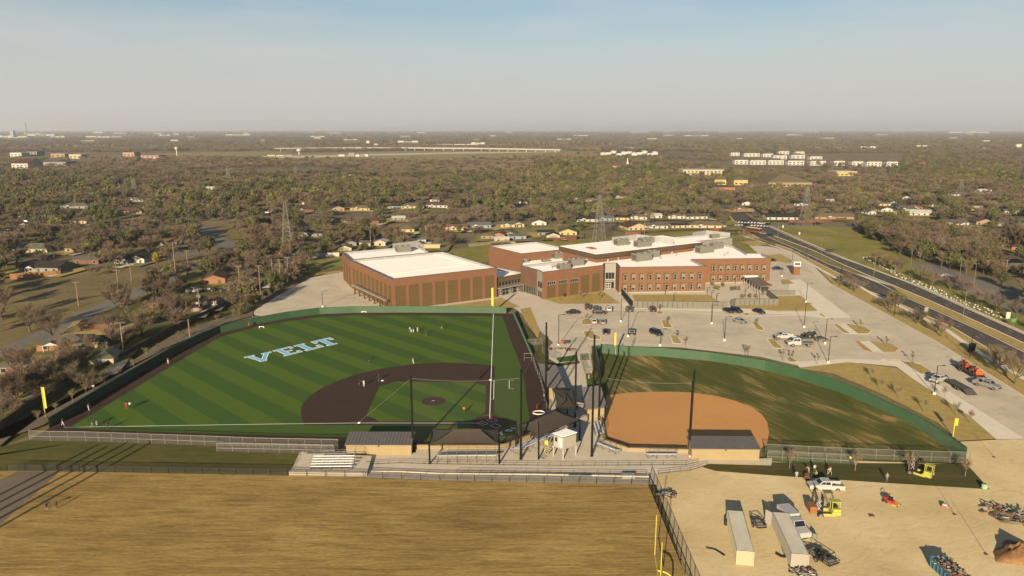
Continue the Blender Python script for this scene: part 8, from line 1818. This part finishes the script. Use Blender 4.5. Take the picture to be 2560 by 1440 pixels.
def try_tree(x, y, far=False):
    u, v, d = PX(x, y)
    if not (-80 < u < 2640) or v > 1100: return
    for K in KEEP:
        if inpoly(u, v, K): return
    if not far:
        if house_near(x, y): return
        for P_, w in ROADS:
            if any(seg_d((x, y), a, b) < w for a, b in zip(P_, P_[1:])): return
        hh = 8.5 * FPX / math.hypot(y, CAM_H)
        for u0, u1, v0, v1, hy in HB:
            if hy > y and u0 - hh * .4 < u < u1 + hh * .4 and v - hh < v1 and v > v0 and RT.random() < .84: return
    if v < 372 and any(abs(u - a_) < w_ / 2 + 3 and b_ - 1.5 < v < b_ + 7 for a_, b_, w_, _ in FB): return
    c1 = tnoise.noise(Vector((x / 70, y / 110, 0))); c2 = tnoise.noise(Vector((x / 260, y / 420, 5))); c3 = tnoise.noise(Vector((x / 1500, y / 700, 9)))
    if 1000 < y < 6000 and c2 + .4 * c1 < -.42: return
    n = RT.random(); e_ = max(.02, .20 + .55 * c1 + .3 * c2) * (1.0 if y < 1300 else .6); g_ = max(.01, .10 + .35 * c2 - .25 * c1) * (1.4 if u > 1250 else .8)
    if v < 372: k = 'ever' if n < .12 + .3 * c3 else ('pale' if n < .3 + .5 * c3 else 'bare')
    elif 398 < v < 436 and u < 1330 or (v < 398 and u < 1500): k = 'pale' if n < .55 + .5 * c2 else ('ever' if n > .96 else 'bare')
    elif u > 2100 and 560 < v < 740: k = 'ever' if n < .36 else ('bare' if n < .84 else 'oliv')
    else: k = 'ever' if n < e_ else ('oliv' if n < e_ + g_ * .6 else ('bud' if n < e_ + g_ else 'bare'))
    CAND.append((d, u, v, x, y, k, RT.random()))
def ring_fill(d0, d1, area, far=False):
    n = int(.5 * 1.52 * (d1 * d1 - d0 * d0) / area)
    for i in range(n):
        y = math.sqrt(RT.uniform(d0 * d0, d1 * d1)); try_tree(y * RT.uniform(-.76, .76), y, far)
ring_fill(215, 420, 46); ring_fill(420, 1000, 55); ring_fill(1000, 2200, 150); ring_fill(2200, 6000, 850, True); ring_fill(6000, 18000, 9000, True)
for i in range(230):      # the dense belt beyond the park
    u = RT.uniform(2130, 2580); v = 580 + (u - 2130) * RT.uniform(.03, .31) + RT.uniform(-8, 6); x, y = G(u, v); try_tree(x, y)
CAND.sort()
FAMS = {'bare': MIDB, 'ever': EVER, 'oliv': OLIV, 'bud': BUDT, 'pale': MIDB}; ONE = {'bare': 255, 'ever': 200, 'oliv': 110, 'bud': 80, 'pale': 0}
cnt = {k: 0 for k in ONE}; REST = {k: [] for k in ONE}
LMK = [(G(u, v), n) for u, v, n in ((720, 634, 'the nearest lattice tower'), (1497, 605, 'the lattice tower behind the auditorium'), (2012, 566, 'the street corner lattice tower'), (2397, 510, 'the right hand lattice tower'), (337, 486, 'the left woods lattice tower'), (76, 634, 'the cream green roofed house'), (216, 663, 'the red brick grey roofed house'), (342, 660, 'the white twin gabled house'), (428, 616, 'the orange roofed house'), (201, 561, 'the cream brown roofed house on the left street'), (318, 536, 'the long tan house on the left street'), (520, 600, 'the street bend'), (600, 560, 'the middle street junction'), (764, 532, 'the red walled house of the middle street'), (901, 528, 'the yellow house of the middle street'), (1031, 523, 'the long yellow house'), (852, 558, 'the cream house behind the gym'), (1066, 577, 'the cream house beyond the yellow container'), (1141, 578, 'the orange roofed cream house'), (1199, 573, 'the pale blue slate roofed house'), (1276, 596, 'the grey house behind the library roof'), (1420, 591, 'the yellow gabled house'), (1513, 555, 'the blue walled house'), (1596, 578, 'the reddish roofed cream house'), (1743, 550, 'the white house near the junction'), (1768, 573, 'the long tan roofed house at the junction'), (1850, 530, 'the far side of the junction'), (1956, 552, 'the white dark roofed house across the boulevard'), (2092, 551, 'the tan house with the red fence'), (2266, 530, 'the teal walled house'), (2391, 566, 'the long low white house'), (2463, 565, 'the tan gabled house on the right'), (2498, 622, 'the white house at the right edge'), (2555, 686, 'the yellow house at the right edge'), (2220, 610, 'the green edge of the park lawn'), (2300, 660, 'the roadside car park'), (1760, 438, 'the long cream hall'), (1817, 481, 'the orange low hall'), (1975, 467, 'the long tan hall'), (1530, 424, 'the church'), (1400, 470, 'the woods behind the library'), (1100, 470, 'the woods behind the gyms'), (800, 470, 'the woods beyond the middle street'), (500, 490, 'the woods beyond the street bend'), (150, 480, 'the left woods'), (2250, 460, 'the woods before the apartments'), (2480, 470, 'the woods at the far right'), (443, 392, 'the ball water tower'), (748, 386, 'the squat water tower'), (1050, 377, 'the highway bridge'), (68, 345, 'the tall mast'), (470, 329, 'the distant left horizon'), (1150, 326, 'the middle horizon'), (1640, 371, 'the red far row houses'), (2200, 371, 'the pale far quarry'), (2420, 331, 'the distant right horizon'), (900, 391, 'the works by the bridge'))]
ADJ = {'bare': ('broad bare brown tree', 'tall bare brown tree', 'low bare brown tree'), 'ever': ('broad dark evergreen', 'tall dark evergreen', 'low dark evergreen'), 'oliv': ('broad olive tree', 'tall olive tree', 'low olive tree'), 'bud': ('broad yellow green tree', 'tall yellow green tree', 'low yellow green tree')}
def where(x, y):
    (lx, ly), n = min(LMK, key=lambda q: math.hypot(q[0][0] - x, q[0][1] - y)); dx, dy = x - lx, y - ly
    return ('beside' if math.hypot(dx, dy) < 14 else ('behind' if dy > abs(dx) else ('before' if -dy > abs(dx) else ('right of' if dx > 0 else 'left of')))) + ' ' + n
for d, u, v, x, y, k, q in CAND:
    if k in ONE and cnt[k] < ONE[k] and d < 900 and -10 < u < 2570:
        cnt[k] += 1; s = .62 + .5 * q; i = int(q * 97); plant(FAMS[k][i % len(FAMS[k])], (x, y, 0), ADJ[k][0 if .33 < q < .8 else (1 if q >= .8 else 2)] + ' ' + where(x, y), {'bare': 'bare trees of the neighbourhood', 'ever': 'dark evergreens of the neighbourhood', 'oliv': 'olive trees of the neighbourhood', 'bud': 'yellow green trees of the neighbourhood'}[k], s)
    else: REST[k].append((x, y, d, q))
for o in list(PROTOCOL):
    if 'placed' not in o:
        for c in list(o.children): bpy.data.objects.remove(o.children[0] if 0 else c)
        bpy.data.objects.remove(o)
def woods(name, pts, variants, cm, extra):
    """far trees that read as one mass: real crowns on a cloud of points"""
    coll = bpy.data.collections.new(name + '_kinds')
    for i, (tk, cr) in enumerate(variants):
        mb = MB(); mb.add(tk.v, tk.f); mb.cur = 1; mb.add(cr.v, cr.f); ob = bpy.data.objects.new(f'{name}_kind', mb.mesh(name + '_kind', [BARK, cm])); coll.objects.link(ob)
    me = bpy.data.meshes.new(name); me.from_pydata([(x, y, 0) for x, y, d, q in pts], [], [])
    a = me.attributes.new('tree_size', 'FLOAT', 'POINT'); a.data.foreach_set('value', [(.62 + .5 * q) * (1 if d < 2000 else (1.25 if d < 6000 else 2.2)) for x, y, d, q in pts])
    a = me.attributes.new('tree_turn', 'FLOAT', 'POINT'); a.data.foreach_set('value', [q * 97 % 6.28 for x, y, d, q in pts])
    a = me.attributes.new('tree_kind', 'INT', 'POINT'); a.data.foreach_set('value', [int(q * 997) % len(variants) for x, y, d, q in pts])
    o = bpy.data.objects.new(name, me); COL.objects.link(o); o['kind'] = 'stuff'
    g = bpy.data.node_groups.new(name, 'GeometryNodeTree'); g.interface.new_socket('Geometry', in_out='INPUT', socket_type='NodeSocketGeometry'); g.interface.new_socket('Geometry', in_out='OUTPUT', socket_type='NodeSocketGeometry')
    N = g.nodes.new; L = g.links.new; gi, go = N('NodeGroupInput'), N('NodeGroupOutput'); ip = N('GeometryNodeInstanceOnPoints'); ci = N('GeometryNodeCollectionInfo'); ci.inputs['Collection'].default_value = coll; ci.inputs['Separate Children'].default_value = True; ci.inputs['Reset Children'].default_value = True
    def at_(nm_, ty):
        n = N('GeometryNodeInputNamedAttribute'); n.data_type = ty; n.inputs['Name'].default_value = nm_; return n.outputs['Attribute']
    cx = N('ShaderNodeCombineXYZ'); L(at_('tree_turn', 'FLOAT'), cx.inputs['Z']); ip.inputs['Pick Instance'].default_value = True
    L(gi.outputs[0], ip.inputs['Points']); L(ci.outputs[0], ip.inputs['Instance']); L(at_('tree_kind', 'INT'), ip.inputs['Instance Index']); L(cx.outputs[0], ip.inputs['Rotation']); L(at_('tree_size', 'FLOAT'), ip.inputs['Scale']); L(ip.outputs[0], go.inputs[0])
    o.modifiers.new('scatter', 'NODES').node_group = g
FARB = [bare_tree(s, h, sp, 2.2, 5, 1, 36, .10, 1.8, .28) for s, h, sp in ((91, 10, 10), (92, 12, 9), (93, 9, 11))]
FARG = [leaf_tree(s, h, w, 1.8, 420, .62, 14) for s, h, w in ((94, 9, 10), (95, 10, 9))]
woods('bare_woods', REST['bare'], FARB, TWIG, 0); woods('pale_brush', REST['pale'], FARB, PALETWIG, 0); woods('evergreen_woods', REST['ever'], FARG, LEAF, 0); woods('olive_woods', REST['oliv'], FARG, OLIVE, 0); woods('budding_woods', REST['bud'], FARG, BUD, 0)

# ------------------------------------------------------------------ labels that single out
ORD = 'first second third fourth fifth sixth seventh eighth ninth tenth eleventh twelfth thirteenth fourteenth fifteenth sixteenth seventeenth eighteenth nineteenth twentieth'.split()
ORD += ['twenty-' + q for q in ORD[:9]]
def settle():
    by = {}
    for o in COL.objects:
        if o.parent is None and 'label' in o and o.get('group') and not o.get('group', '').startswith(('white tubs', 'coloured tubs')): by.setdefault(o['label'], []).append(o)
    for lb, os_ in by.items():
        if len(os_) < 2: continue
        sub = {}
        for o in os_:
            l2 = lb if (' of the' in lb or 'beside' in lb or 'left of' in lb or 'right of' in lb or 'behind' in lb or 'before' in lb) else lb + ' ' + where(o.location.x, o.location.y); sub.setdefault(l2, []).append(o)
        for l2, q in sub.items():
            q.sort(key=lambda o: PX(*o.location)[0])
            for i, o in enumerate(q): o['label'] = l2 if len(q) == 1 else (f"{ORD[min(i, 28)]} {l2}" if len(l2.split()) > 11 else f"{ORD[min(i, 28)]} from left, {l2}")
settle()
